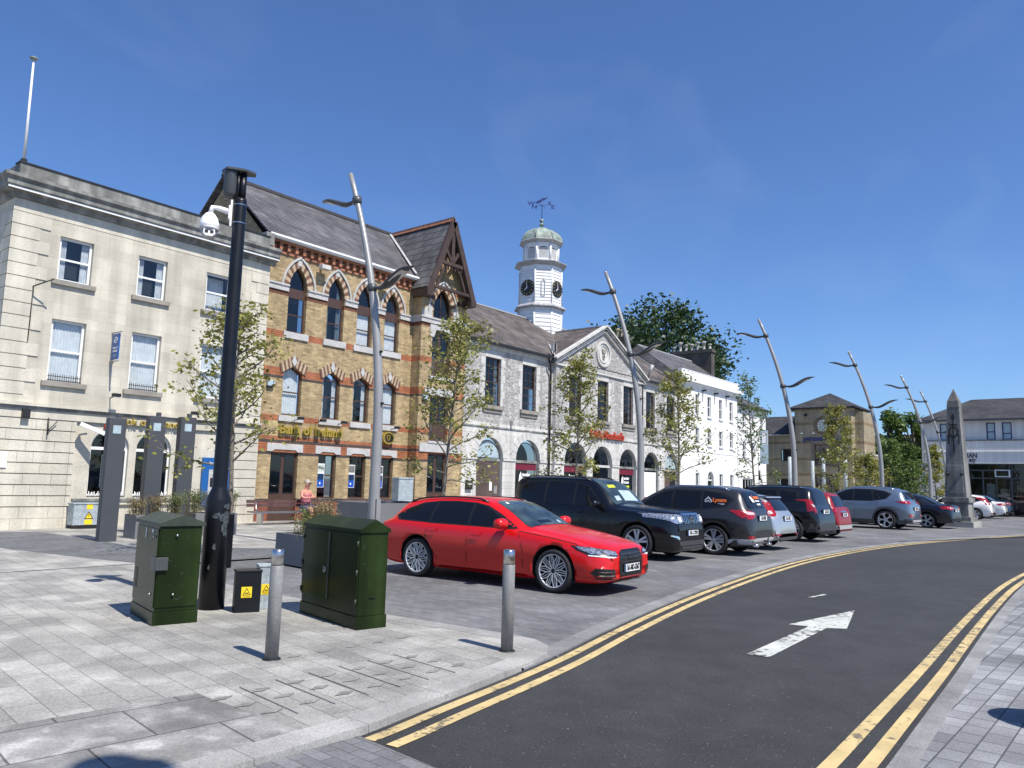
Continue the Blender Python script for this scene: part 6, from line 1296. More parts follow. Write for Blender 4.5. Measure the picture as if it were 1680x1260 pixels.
def decal(mb, sp, bvh, outline, d, mat, off=.004, grid=.05, thick=0.):
    """outline in (s,z) for sides, (y,z) for front/rear, (s,y) for top"""
    L = sp['L']; bm = bmesh.new(); poly = [bm.verts.new((a, b, 0)) for a, b in outline]; bm.faces.new(poly)
    xs_ = [p[0] for p in outline]; ys_ = [p[1] for p in outline]
    for lo, hi, ax in ((min(xs_), max(xs_), 0), (min(ys_), max(ys_), 1)):
        v = lo + grid
        while v < hi - .004:
            co = [0, 0, 0]; co[ax] = v; no = [0, 0, 0]; no[ax] = 1
            bmesh.ops.bisect_plane(bm, geom=bm.verts[:] + bm.edges[:] + bm.faces[:], plane_co=co, plane_no=no); v += grid
    bmesh.ops.triangulate(bm, faces=bm.faces)
    o_, dr = DIRS[d]; hit = {}
    for v in bm.verts:
        a, b = v.co.x, v.co.y
        if d == 'side': org = (L / 2 - a, 2.5, b)
        elif d == 'side-': org = (L / 2 - a, -2.5, b)
        elif d == 'front': org = (L / 2 + 1, a, b)
        elif d == 'rear': org = (-L / 2 - 1, a, b)
        else: org = (L / 2 - a, b, 4)
        h = bvh.ray_cast(Vector(org), Vector(dr))
        if h[0] is not None:
            n = h[1]; 
            if n.dot(Vector(dr)) > 0: n = -n
            hit[v.index] = h[0] + n * off
    fs = []; 
    for f in bm.faces:
        if all(v.index in hit for v in f.verts): fs.append([v.index for v in f.verts])
    ids = sorted({i for f in fs for i in f}); mp = {i: k for k, i in enumerate(ids)}
    if fs: mb.add([tuple(hit[i]) for i in ids], [tuple(mp[i] for i in f) for f in fs], mat, True)
    bm.free()
def wheel(parent, x, y, r, rr, style, side, wd=.22):
    t = MB(); h = wd / 2
    t.lathe([(rr, -h * .8), (rr + .02, -h * .95), (r - .035, -h), (r - .008, -h * .8), (r, -h * .4), (r, h * .4), (r - .008, h * .8), (r - .035, h), (rr + .02, h * .95), (rr, h * .8)], 'tyre', (x, y, r), 40, 'y', cap=False)
    t.lathe([(rr * .98, -h * .8), (rr * .98, h * .8)], 'rimdark', (x, y, r), 32, 'y', cap=False)
    w_ = t.build('wheel', parent)
    g = MB(); f = side; yo = y + f * h * .86
    g.lathe([(0, y - f * .02), (rr * .96, y - f * .03)], 'arch', (x, 0, r), 24, 'y', cap=False)
    g.lathe([(rr * 1.0, yo + f * .004), (rr * .955, yo + f * .004), (rr * .93, yo - f * .03)], 'rim', (x, 0, r), 40, 'y', cap=False)
    g.lathe([(0, yo - f * .008), (rr * .14, yo - f * .01), (rr * .2, yo - f * .03), (rr * .22, yo - f * .06)], 'rimdark' if style == 'mesh' else 'rim', (x, 0, r), 16, 'y')
    def spoke(a0, r0, a1, r1, w0, w1, mat, dy=0., y0=.012, y1=.0):
        p0 = Vector((math.cos(a0), math.sin(a0))) * r0; p1 = Vector((math.cos(a1), math.sin(a1))) * r1; d_ = (p1 - p0).normalized(); n = Vector((-d_.y, d_.x))
        A = [p0 - n * w0, p0 + n * w0, p1 + n * w1, p1 - n * w1]; ya = yo - f * y0 + f * dy; yb = yo - f * y1 + f * dy
        top = [(x + A[0].x, ya, r + A[0].y), (x + A[1].x, ya, r + A[1].y), (x + A[2].x, yb, r + A[2].y), (x + A[3].x, yb, r + A[3].y)]
        bot = [(a, b - f * .03, c) for a, b, c in top]; g.add(top + bot, [(0, 1, 2, 3), (7, 6, 5, 4), (0, 4, 5, 1), (1, 5, 6, 2), (2, 6, 7, 3), (3, 7, 4, 0)], mat)
    if style == 'mesh':
        for i in range(10):
            a = 2 * PI * i / 10 + .2; spoke(a, rr * .14, a, rr * .58, .010, .008, 'rim'); spoke(a, rr * .50, a + .20, rr * .96, .007, .006, 'rim'); spoke(a, rr * .50, a - .20, rr * .96, .007, .006, 'rim')
            spoke(a + .314, rr * .30, a + .314, rr * .96, .006, .006, 'rim', -.01)
    elif style == 'five':
        for i in range(5):
            a = 2 * PI * i / 5 + .3; spoke(a - .16, rr * .16, a - .19, rr * .96, .022, .028, 'rim'); spoke(a + .16, rr * .16, a + .19, rr * .96, .022, .028, 'rim')
    elif style == 'six':
        for i in range(6): a = 2 * PI * i / 6 + .1; spoke(a, rr * .15, a, rr * .96, .035, .05, 'rim')
    else:
        for i in range(5):
            a = 2 * PI * i / 5; spoke(a, rr * .15, a, rr * .62, .030, .022, 'rim'); spoke(a, rr * .58, a + .22, rr * .96, .018, .026, 'rim'); spoke(a, rr * .58, a - .22, rr * .96, .018, .026, 'rim')
    g.build('rim', w_)
PLAN = [(0, .70), (.05, .80), (.15, .88), (.35, .945), (.8, .985), (1.3, 1.0)]
def spec(L, W, H, wb, fa, r, top, belt, win, kind, **k):
    s = dict(L=L, W=W, H=H, fa=fa, ra=fa + wb, r=r, top=top, belt=belt, win=win, kind=kind, plan=PLAN + [(L - 1.2, 1.0), (L - .45, .965), (L - .18, .92), (L - .05, .86), (L, .78)], bot=[(0, .27), (.12, .20), (.5, .18), (L - .6, .19), (L - .15, .26), (L, .34)], roofw=[(0, .70), (.6, .78), (k.get('cowl', 1.3), .80), (k.get('cowl', 1.3) + .8, .70), (L * .5, .70), (L - .7, .68), (L, .66)])
    s.update(k); return s
def inset_s(poly, d):
    return inset(poly, d)
def ccw(p):
    a = sum(p[i][0] * p[(i + 1) % len(p)][1] - p[(i + 1) % len(p)][0] * p[i][1] for i in range(len(p))); return p if a > 0 else p[::-1]
def build_car(sp, paint, loc, heading, label, cat='car', wheelstyle='five', plate=None, extras=None, glass='carglass'):
    o, bvh = car_body(sp, paint); L, W, r = sp['L'], sp['W'] / 2, sp['r']
    root = empty(sp.get('name', 'parked_car'), (loc[0], loc[1], 0), heading, label, cat, 'cars parked nose to kerb in the square')
    o.parent = root; WM[o.name] = WM[root.name]
    for s in (sp['fa'], sp['ra']):
        for sd_ in (1, -1): wheel(root, L / 2 - s, sd_ * (W - .125), r, r * sp.get('rimf', .74), wheelstyle, sd_)
    # glass
    for sd_, dn in ((1, 'side'), (-1, 'side-')):
        tm = MB(); allp = sp['winframe']; decal(tm, sp, bvh, ccw(allp), dn, sp.get('frame', 'trim'), .003); tm.build('window_surround', root)
        for w_ in sp['win']:
            m_ = MB(); decal(m_, sp, bvh, ccw(w_), dn, glass, .007); m_.build('side_window', root)
        m_ = MB()
        for line in sp['seams']:
            for a, b in zip(line[:-1], line[1:]):
                a = Vector(a); b = Vector(b); d = (b - a).normalized() ; n = Vector((-d.y, d.x)) * .006
                decal(m_, sp, bvh, [tuple(a - n), tuple(b - n), tuple(b + n), tuple(a + n)], dn, 'arch', .002, .12)
        if sp['seams']: m_.build('door_gaps', root)
        for hx, hz in sp.get('handles', []):
            m_ = MB(); decal(m_, sp, bvh, rect(hx - .09, hx + .09, hz - .016, hz + .016), dn, paint if not sp.get('chromeh') else 'chrome', .03); decal(m_, sp, bvh, rect(hx - .10, hx + .10, hz - .028, hz + .03), dn, 'arch' if False else paint, .004); m_.build('door_handle', root)
        if sp.get('cladding'):
            m_ = MB(); z1 = sp['cladding']
            for a, b in ((sp['fa'] + r + .05, sp['ra'] - r - .05), (.12, sp['fa'] - r - .06), (sp['ra'] + r + .06, L - .12)):
                decal(m_, sp, bvh, rect(a, b, .22, z1), dn, 'greyplastic', .006)
            for s in (sp['fa'], sp['ra']):
                n = 18
                for i in range(n):
                    t0, t1 = -.15 + (PI + .3) * i / n, -.15 + (PI + .3) * (i + 1) / n; ri, ro = r + .055, r + .125
                    decal(m_, sp, bvh, [(s + ri * math.cos(t0), r + ri * math.sin(t0)), (s + ro * math.cos(t0), r + ro * math.sin(t0)), (s + ro * math.cos(t1), r + ro * math.sin(t1)), (s + ri * math.cos(t1), r + ri * math.sin(t1))], dn, 'greyplastic', .012, .2)
            m_.build('side_cladding', root)
        mx, mz = sp['mirror']; m_ = MB(); m_.lathe([(0, -.125), (.075, -.12), (.09, -.06), (.092, .04), (.08, .10), (0, .12)], sp.get('mirrormat', paint), (0, 0, 0), 12, 'y')
        y = sd_ * (W + .09); m_.v = [(p[0] * 1.05 + L / 2 - mx, p[1] * 1.05 + y, p[2] * 1.0 + mz) for p in m_.v]
        m_.tube([(L / 2 - mx, sd_ * (W - .12), mz - .05), (L / 2 - mx, y, mz - .04)], .025, 'trim', 6); m_.build('wing_mirror', root)
    if sp.get('sidelamp'):
        for dn in ('side', 'side-'):
            m_ = MB(); decal(m_, sp, bvh, ccw(sp['sidelamp']), dn, 'taillamp', .008, .04); m_.build('tail_light', root)
    if sp.get('windscreen'):
        m_ = MB(); decal(m_, sp, bvh, sp['windscreen'], 'top', sp.get('frontglass', 'screen'), .006, .08); m_.build('windscreen', root)
    m_ = MB(); decal(m_, sp, bvh, sp['rearwin'][1], sp['rearwin'][0], 'carglass', .006, .06); m_.build('rear_window', root)
    if sp.get('rails'):
        a, b, z, mt = sp['rails']
        for sd_ in (1, -1):
            pts = []; n = 10
            for i in range(n + 1):
                s = a + (b - a) * i / n; h = bvh.ray_cast(Vector((L / 2 - s, sd_ * (pchip(sp['roofw'], s) * W - .05), 4)), Vector((0, 0, -1)))[0]; pts.append((L / 2 - s, sd_ * (pchip(sp['roofw'], s) * W - .05), h.z + (z if 0 < i < n else .0)))
            m_ = MB(); m_.tube(pts, .017, mt, 6); m_.build('roof_rail', root)
    for dn, polys, nm, mt in sp.get('lights', []):
        for sd_ in (1, -1):
            m_ = MB()
            for q in polys:
                ym = .865 * W if dn == 'rear' else 9; poly = [(sd_ * min(y, ym - (.004 if i_ % 2 else 0)), z) for i_, (y, z) in enumerate(q[0])]; decal(m_, sp, bvh, poly, dn, q[1], q[2], .035)
            m_.build(nm, root)
    for dn, q, nm, mt, off in sp.get('panels', []):
        m_ = MB(); decal(m_, sp, bvh, q, dn, mt, off, .05); m_.build(nm, root)
    if extras: extras(root, sp, bvh)
    if plate:
        dn, z, txt = plate; sg = 1 if dn == 'front' else -1
        h = bvh.ray_cast(Vector((sg * (L / 2 + 1), 0, z)), Vector((-sg, 0, 0)))[0]
        m_ = MB(); m_.box(-.26, .26, -.012, .0, -.058, .058, 'white'); m_.box(-.26, -.225, -.014, -.012, -.058, .058, 'blue'); m_.box(-.275, .275, -.006, .012, -.068, .068, 'trim'); textmb(m_, txt, .125, 'black', T((.018, -.016, 0)), .62, .003)
        rt = Matrix.Rotation(sg * PI / 2, 4, 'Z'); m_.v = [tuple(T((h.x + sg * .02, 0, z)) @ rt @ Vector(q)) for q in m_.v]; m_.build('number_plate', root)
    return root
# ---- profiles
ESTATE = spec(4.94, 1.87, 1.46, 2.91, .93, .345,
    [(0, .60), (.03, .70), (.10, .76), (.30, .82), (.7, .90), (1.15, .97), (1.50, 1.02), (1.72, 1.13), (2.05, 1.30), (2.35, 1.40), (2.7, 1.45), (3.2, 1.46), (3.8, 1.435), (4.25, 1.37), (4.42, 1.32), (4.6, 1.16), (4.78, 1.02), (4.88, .93), (4.92, .80), (4.94, .62)],
    [(0, .56), (.3, .73), (1.0, .87), (1.6, .93), (3.0, .97), (4.3, 1.0), (4.8, .93), (4.94, .6)],
    [[(1.80, .985), (2.12, 1.15), (2.42, 1.285), (2.66, 1.335), (2.66, .99)], [(2.73, .99), (2.73, 1.342), (3.1, 1.355), (3.50, 1.345), (3.56, .995)], [(3.62, .995), (3.57, 1.335), (3.9, 1.29), (4.18, 1.19), (4.38, 1.075), (4.30, 1.02)]], 'estate', cowl=1.45,
    winframe=[(1.66, .965), (2.05, 1.165), (2.40, 1.315), (2.68, 1.362), (3.1, 1.375), (3.5, 1.365), (3.9, 1.32), (4.22, 1.21), (4.46, 1.07), (4.36, .99), (3.6, .972)],
    windscreen=[(1.50, -.66), (1.50, .66), (1.62, .68), (2.30, .53), (2.38, .45), (2.38, -.45), (2.30, -.53), (1.62, -.68)],
    rearwin=('top', [(4.48, -.5), (4.48, .5), (4.80, .55), (4.80, -.55)]),
    seams=[[(2.69, .97), (2.69, .40), (2.66, .24)], [(1.62, .93), (1.50, .60), (1.52, .24)], [(3.60, .97), (3.66, .62), (3.42, .44), (3.28, .26)], [(1.66, .955), (2.5, .965), (3.6, .972)], [(1.55, .24), (3.30, .24)], [(.38, .70), (.55, .79), (1.0, .86), (1.62, .93)]],
    handles=[(2.48, .84), (3.46, .86)], mirror=(1.88, 1.04), rails=(2.45, 4.3, .035, 'trim'),
    lights=[('front', [([(.42, .615), (.47, .69), (.875, .77), (.88, .70), (.86, .63), (.60, .60)], 'trim', .004), ([(.45, .63), (.49, .68), (.72, .725), (.70, .64)], 'headlamp', .008), ([(.73, .645), (.74, .73), (.865, .757), (.868, .71), (.84, .65)], 'headlamp', .008), ([(.48, .605), (.60, .59), (.86, .62), (.86, .635), (.60, .61)], 'white', .009)], 'headlight', None),
            ('rear', [([(.50, .82), (.50, .95), (.90, .93), (.92, .82)], 'taillamp', .006)], 'tail_light', None),
            ('front', [([(.52, .26), (.56, .42), (.84, .44), (.85, .36), (.80, .27)], 'trim', .004), ([(.55, .315), (.80, .32), (.80, .335), (.55, .33)], 'chrome', .012), ([(.56, .37), (.80, .38), (.80, .39), (.56, .385)], 'chrome', .012)], 'air_intake', None)],
    panels=[('front', [(-.36, .24), (.36, .24), (.41, .50), (.37, .665), (.30, .70), (-.30, .70), (-.37, .665), (-.41, .50)], 'grille', 'trim', .006)])
def estate_extra(root, sp, bvh):
    g = MB(); L = sp['L']
    for i in range(7):
        z = .285 + i * .058
        if abs(z - .42) < .06: continue
        decal(g, sp, bvh, rect(-.355, .355, z, z + .012), 'front', 'greyplastic', .016)
    ol = [(-.36, .24), (.36, .24), (.41, .50), (.37, .665), (.30, .70), (-.30, .70), (-.37, .665), (-.41, .50)]
    for a, b in zip(ol, ol[1:] + ol[:1]):
        a = Vector(a); b = Vector(b); d = (b - a).normalized(); n = Vector((-d.y, d.x)) * .009; decal(g, sp, bvh, [tuple(a - n), tuple(b - n), tuple(b + n), tuple(a + n)], 'front', 'trim', .018)
    h = bvh.ray_cast(Vector((L / 2 + 1, 0, .60)), Vector((-1, 0, 0)))[0]
    gm = g.build('grille_slats', root); g = MB()
    for i in range(4):
        c = (i - 1.5) * .062; n = 18; oc = [(c + .044 * math.cos(2 * PI * k / n), .615 + .044 * math.sin(2 * PI * k / n)) for k in range(n)]; ic = [(c + .034 * math.cos(2 * PI * k / n), .615 + .034 * math.sin(2 * PI * k / n)) for k in range(n)]
        g.ring(oc, ic, h.x + .018 + i * .001, h.x + .032 + i * .001, 'chrome', 'x')
    g.build('ring_emblem', root)
    g = MB(); decal(g, sp, bvh, rect(-.88, .88, .185, .215), 'front', 'carred', .02); g.build('front_lip', root)
    for sd_, dn in ((1, 'side'), (-1, 'side-')):
        g = MB(); decal(g, sp, bvh, rect(1.45, 3.35, .19, .235), dn, 'carred', .025); g.build('side_skirt', root)
    g = MB(); decal(g, sp, bvh, [(1.56, .30), (1.56, .38), (1.64, .375), (1.64, .31)], 'top', 'paleblue', .011); decal(g, sp, bvh, [(2.2, -.40), (2.2, -.34), (2.26, -.34), (2.26, -.40)], 'top', 'white', .011); decal(g, sp, bvh, [(1.58, -.30), (1.58, .1), (1.66, .1), (1.66, -.30)], 'top', 'carglass', .009); g.build('windscreen_stickers', root)
    g = MB(); g.lathe([(0, 0), (.03, 0), (.012, .05), (0, .055)], 'carred', (L / 2 - 4.2, 0, 1.385), 8); g.build('aerial', root)
M['carred'] = carpaint('red_car_paint', (.60, .005, .004), .3, coat=.45); M['carblack'] = carpaint('black_car_paint', (.003, .003, .005), .25, coat=.35); M['cargrey'] = carpaint('dark_grey_car_paint', (.036, .037, .040), .32, .4, .5)
M['carsilver'] = carpaint('silver_car_paint', (.50, .51, .52), .3, .6); M['carduster'] = carpaint('blackish_car_paint', (.006, .007, .009), .25, coat=.4); M['carred2'] = carpaint('deep_red_car_paint', (.24, .006, .006), .35, coat=.3)
M['carblue'] = carpaint('blue_grey_car_paint', (.17, .22, .29), .3, .6); M['carnavy'] = carpaint('navy_car_paint', (.005, .007, .014), .25, coat=.4); M['carwhite'] = carpaint('white_car_paint', (.74, .74, .73), .3); M['carblue2'] = carpaint('mid_blue_car_paint', (.07, .13, .24), .28, .5)
ESTATE['rimf'] = .77
red_car = build_car(ESTATE, 'carred', (10.86, 8.70), R(-86.5), 'bright red estate car with black mesh wheels, nearest car to the camera', wheelstyle='mesh', plate=('front', .42, '161-MO-3367'), extras=estate_extra)
red_car.scale = (.98, .98, .98)
SUVBIG = spec(4.90, 1.90, 1.88, 2.79, .96, .40,
    [(0, .72), (.03, .90), (.08, 1.07), (.2, 1.13), (.8, 1.19), (1.35, 1.22), (1.62, 1.25), (1.82, 1.44), (2.08, 1.68), (2.3, 1.81), (2.7, 1.87), (3.4, 1.89), (4.2, 1.88), (4.62, 1.85), (4.74, 1.72), (4.78, 1.35), (4.84, 1.15), (4.88, .9), (4.90, .62)],
    [(0, .7), (.2, .98), (1.3, 1.10), (3, 1.15), (4.5, 1.18), (4.9, .6)],
    [[(1.95, 1.20), (2.12, 1.36), (2.42, 1.64), (2.72, 1.73), (2.72, 1.19)], [(2.80, 1.19), (2.80, 1.74), (3.62, 1.75), (3.62, 1.19)], [(3.70, 1.20), (3.70, 1.75), (4.28, 1.72), (4.45, 1.62), (4.46, 1.26)]], 'suv', cowl=1.5, flare=.03,
    winframe=[(1.85, 1.17), (2.1, 1.38), (2.38, 1.66), (2.7, 1.76), (3.6, 1.785), (4.3, 1.76), (4.52, 1.64), (4.52, 1.19)],
    windscreen=[(1.64, -.68), (1.64, .68), (1.75, .70), (2.36, .58), (2.42, .5), (2.42, -.5), (2.36, -.58), (1.75, -.70)],
    rearwin=('rear', [(-.55, 1.25), (.55, 1.25), (.5, 1.68), (-.5, 1.68)]), seams=[[(2.76, 1.17), (2.76, .45)], [(1.80, 1.12), (1.70, .8), (1.72, .42)], [(3.66, 1.17), (3.66, .9), (3.4, .5)]], handles=[(2.58, 1.02), (3.5, 1.03)], mirror=(2.02, 1.24), rails=(2.4, 4.5, .05, 'trim'), chromeh=False,
    lights=[('front', [([(.38, .90), (.40, 1.04), (.66, 1.06), (.88, 1.07), (.90, .98), (.72, .86), (.5, .86)], 'headlamp', .008), ([(.48, .90), (.5, 1.0), (.62, 1.0), (.6, .9)], 'white', .012)], 'headlight', None), ('rear', [([(.70, .95), (.70, 1.35), (.88, 1.33), (.9, .95)], 'taillamp', .006)], 'tail_light', None), ('front', [([(.62, .50), (.66, .57), (.82, .60), (.82, .57), (.70, .53), (.68, .50)], 'chrome', .012)], 'fog_lamp_trim', None)],
    panels=[('front', [(-.38, .84), (.38, .84), (.42, 1.05), (-.42, 1.05)], 'grille', 'trim', .006), ('front', [(-.6, .36), (.6, .36), (.66, .46), (-.66, .46)], 'lower_grille', 'greyplastic', .006), ('front', [(-.5, .26), (.5, .26), (.56, .34), (-.56, .34)], 'skid_plate', 'greyplastic', .01)])
def suvbig_extra(root, sp, bvh):
    g = MB()
    for i in range(9):
        y = -.34 + i * .085
        if abs(y) < .05: continue
        decal(g, sp, bvh, rect(y - .014, y + .014, .85, 1.045), 'front', 'chrome', .02)
    decal(g, sp, bvh, rect(-.42, .42, 1.045, 1.075), 'front', 'chrome', .02); g.build('chrome_bars', root)
    h = bvh.ray_cast(Vector((sp['L'] / 2 + 1, 0, .95)), Vector((-1, 0, 0)))[0]; g = MB(); n = 18
    for a, b, c in ((.085, .058, 0), (.03, .05, .004)):
        g.ring([(a * math.cos(2 * PI * k / n), .95 + b * math.sin(2 * PI * k / n)) for k in range(n)], [((a - .012) * math.cos(2 * PI * k / n), .95 + (b - .012) * math.sin(2 * PI * k / n)) for k in range(n)], h.x + .02, h.x + .035 + c, 'chrome', 'x')
    g.build('oval_emblem', root)
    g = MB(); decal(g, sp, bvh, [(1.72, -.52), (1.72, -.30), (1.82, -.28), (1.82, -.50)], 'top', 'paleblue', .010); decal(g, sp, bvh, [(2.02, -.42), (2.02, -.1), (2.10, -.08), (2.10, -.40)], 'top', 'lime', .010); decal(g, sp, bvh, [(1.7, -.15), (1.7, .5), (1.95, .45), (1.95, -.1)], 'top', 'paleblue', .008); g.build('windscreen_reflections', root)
    # tow bar and step
    g = MB(); decal(g, sp, bvh, rect(1.6, 3.3, .30, .34), 'side', 'trim', .08); decal(g, sp, bvh, rect(1.6, 3.3, .30, .34), 'side-', 'trim', .08); g.build('side_step', root)
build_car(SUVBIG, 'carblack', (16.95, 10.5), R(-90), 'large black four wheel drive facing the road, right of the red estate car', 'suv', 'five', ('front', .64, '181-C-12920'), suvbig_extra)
SUV = spec(4.53, 1.84, 1.70, 2.69, .90, .365,
    [(0, .66), (.03, .82), (.12, .92), (.4, 1.0), (.9, 1.08), (1.2, 1.13), (1.5, 1.32), (1.85, 1.52), (2.15, 1.63), (2.6, 1.69), (3.2, 1.69), (3.8, 1.65), (4.12, 1.60), (4.20, 1.52), (4.34, 1.28), (4.44, 1.12), (4.50, .95), (4.53, .6)],
    [(0, .62), (.3, .88), (1.2, 1.02), (3, 1.08), (4.0, 1.12), (4.4, 1.02), (4.53, .58)],
    [[(1.48, 1.10), (1.85, 1.36), (2.15, 1.50), (2.40, 1.545), (2.40, 1.10)], [(2.48, 1.10), (2.48, 1.55), (3.18, 1.545), (3.22, 1.12)], [(3.29, 1.13), (3.26, 1.54), (3.7, 1.49), (3.98, 1.36), (3.85, 1.22)]], 'suv', cowl=1.2, flare=.025,
    winframe=[(1.40, 1.08), (1.82, 1.38), (2.12, 1.53), (2.45, 1.585), (3.2, 1.585), (3.75, 1.53), (4.08, 1.38), (3.90, 1.18), (3.25, 1.08)],
    windscreen=[(1.24, -.66), (1.24, .66), (1.34, .68), (2.10, .56), (2.10, -.56), (1.34, -.68)],
    rearwin=('rear', [(-.60, 1.16), (.60, 1.16), (.56, 1.48), (.5, 1.55), (-.5, 1.55), (-.56, 1.48)]), seams=[[(2.44, 1.07), (2.44, .4)], [(1.36, 1.03), (1.3, .7), (1.34, .36)], [(3.24, 1.08), (3.34, .8), (3.12, .42)]], handles=[(2.24, .98), (3.06, 1.0)], mirror=(1.55, 1.14), rails=(2.0, 3.9, .045, 'chrome'),
    lights=[('rear', [([(.42, .97), (.43, 1.07), (.70, 1.11), (.865, 1.12), (.87, 1.06), (.80, .90), (.62, .90)], 'taillamp', .007), ([(.46, 1.0), (.47, 1.06), (.80, 1.09), (.76, 1.01)], 'taillamp_w', .011)], 'tail_light', None), ('rear', [([(.60, .42), (.60, .49), (.84, .50), (.84, .43)], 'taillamp', .01)], 'bumper_reflector', None), ('front', [([(.45, .80), (.47, .90), (.88, .92), (.88, .84)], 'headlamp', .007)], 'headlight', None)],
    panels=[('rear', [(-.88, .30), (.88, .30), (.86, .42), (.55, .44), (-.55, .44), (-.86, .42)], 'skid_plate', 'skid', .010), ('rear', [(-.9, .60), (.9, .60), (.9, .61), (-.9, .61)], 'bumper_gap', 'arch', .003), ('rear', [(-.30, .83), (.30, .83), (.32, .99), (-.32, .99)], 'plate_recess', 'trim', .003)])
def kuga_extra(root, sp, bvh):
    g = MB(); L = sp['L']
    # estate agent lettering on the glass
    def lay(txt, size, mat, s0, z0, dn, mtx):
        textmb(g, txt, size, mat, mtx, 1.0, .006)
    sx = L / 2 - 3.62; h = bvh.ray_cast(Vector((sx, 2.5, 1.30)), Vector((0, -1, 0)))[0]; tilt = Matrix.Rotation(R(20), 4, 'X')
    # left side (+y): text reads when seen from +y, local text faces -Y so turn it by 180
    for txt, sz, mt, dx_, dz in (('Lynam', .14, 'orange', -.10, .03), ('auctioneers', .05, 'white', -.10, -.06)):
        textmb(g, txt, sz, mt, T((sx + dx_, h.y + .02, 1.31 + dz)) @ Matrix.Rotation(R(-14), 4, 'X').inverted() @ Matrix.Rotation(PI, 4, 'Z'), 1., .004)
    hx = sx + .20
    for pl in ([(-.09, -.09), (.09, -.09), (.09, .04), (0, .12), (-.09, .04)],):
        o_ = [(hx + a, 1.30 + b) for a, b in pl]; i_ = [(hx + a * .72, 1.295 + b * .72) for a, b in pl]
        g.ring(o_, i_, h.y + .012, h.y + .018, 'white'); g.ring([(hx + a * .5, 1.28 + b * .5) for a, b in pl], [(hx + a * .28, 1.28 + b * .28) for a, b in pl], h.y + .012, h.y + .018, 'white')
    g.build('side_lettering', root); g = MB()
    h = bvh.ray_cast(Vector((-L / 2 - 1, 0, 1.38)), Vector((1, 0, 0)))[0]; MX = T((h.x - .03, 0, 0)) @ Matrix.Rotation(-PI / 2, 4, 'Z')
    for txt, sz, mt, dx_, z in (('Lynam', .15, 'orange', .12, 1.43), ('auctioneers', .055, 'white', .12, 1.34), ('061 777', .07, 'white', .1, 1.25)):
        hh = bvh.ray_cast(Vector((-L / 2 - 1, 0, z)), Vector((1, 0, 0)))[0]; textmb(g, txt, sz, mt, T((hh.x - .025, 0, z)) @ Matrix.Rotation(-PI / 2, 4, 'Z') @ Matrix.Rotation(R(-38), 4, 'X') @ T((dx_, 0, 0)), 1., .004)
    g.add([tuple(T((h.x - .02, 0, 1.38)) @ Matrix.Rotation(-PI / 2, 4, 'Z') @ Matrix.Rotation(R(-38), 4, 'X') @ Vector((a, 0, b))) for a, b in ((-.26, -.09), (-.10, -.09), (-.10, .04), (-.18, .12), (-.26, .04))], [(0, 1, 2, 3, 4)], 'white')
    g.build('rear_lettering', root)
    g = MB(); g.tube([(-L / 2 + .1, 0, .36), (-L / 2 - .10, 0, .36), (-L / 2 - .12, 0, .44)], .022, 'trim', 8); g.lathe([(0, -.03), (.03, 0), (0, .03)], 'trim', (-L / 2 - .12, 0, .47), 8); g.build('tow_bar', root)
    g = MB(); [g.tube([(-L / 2 + .2, s * .45, .27), (-L / 2 - .03, s * .45, .26)], .035, 'chrome', 10) for s in (-1, 1)]; g.build('exhaust', root)
k1 = dict(SUV); k1['sidelamp'] = [(3.98, 1.11), (4.36, 1.12), (4.46, .95), (4.30, .92)]; build_car(k1, 'cargrey', (19.75, 9.75), R(91), 'dark grey suv with orange and white lettering on its rear windows', 'suv', 'five', ('rear', .92, '12-D-2186'), kuga_extra)
HATCH = spec(4.34, 1.80, 1.48, 2.64, .86, .32,
    [(0, .55), (.04, .70), (.2, .78), (.6, .88), (1.0, .95), (1.35, 1.12), (1.75, 1.32), (2.1, 1.43), (2.6, 1.48), (3.2, 1.46), (3.75, 1.40), (3.90, 1.36), (4.05, 1.22), (4.18, 1.05), (4.26, .96), (4.32, .85), (4.34, .5)],
    [(0, .52), (.3, .74), (1.0, .88), (3, .94), (4.0, .97), (4.2, .88), (4.34, .5)],
    [[(1.45, .97), (1.8, 1.18), (2.1, 1.30), (2.35, 1.35), (2.35, .96)], [(2.43, .97), (2.43, 1.355), (3.05, 1.35), (3.2, 1.0)], [(3.28, 1.0), (3.15, 1.34), (3.5, 1.28), (3.75, 1.12)]], 'hatch', cowl=1.0,
    winframe=[(1.30, .94), (1.75, 1.20), (2.1, 1.34), (2.4, 1.385), (3.1, 1.38), (3.55, 1.32), (3.88, 1.14), (3.3, .96)],
    windscreen=[(1.04, -.62), (1.04, .62), (1.14, .64), (1.98, .52), (1.98, -.52), (1.14, -.64)],
    rearwin=('rear', [(-.56, 1.02), (.56, 1.02), (.5, 1.34), (-.5, 1.34)]), seams=[[(2.39, .95), (2.39, .3)], [(3.2, .95), (3.25, .7), (3.0, .32)]], handles=[(2.2, .86), (3.0, .88)], mirror=(1.5, 1.0),
    lights=[('rear', [([(.62, .92), (.60, 1.30), (.72, 1.30), (.83, .95), (.82, .86)], 'taillamp', .006), ([(.66, .95), (.66, 1.02), (.8, 1.0), (.8, .93)], 'taillamp_w', .01)], 'tail_light', None), ('rear', [([(.55, .38), (.55, .42), (.8, .43), (.8, .39)], 'taillamp', .008)], 'bumper_reflector', None)],
    panels=[('rear', [(-.26, .76), (.26, .76), (.3, .88), (-.3, .88)], 'plate_recess', 'arch', .003), ('rear', [(-.6, .26), (.6, .26), (.7, .34), (-.7, .34)], 'lower_bumper', 'greyplastic', .006)])
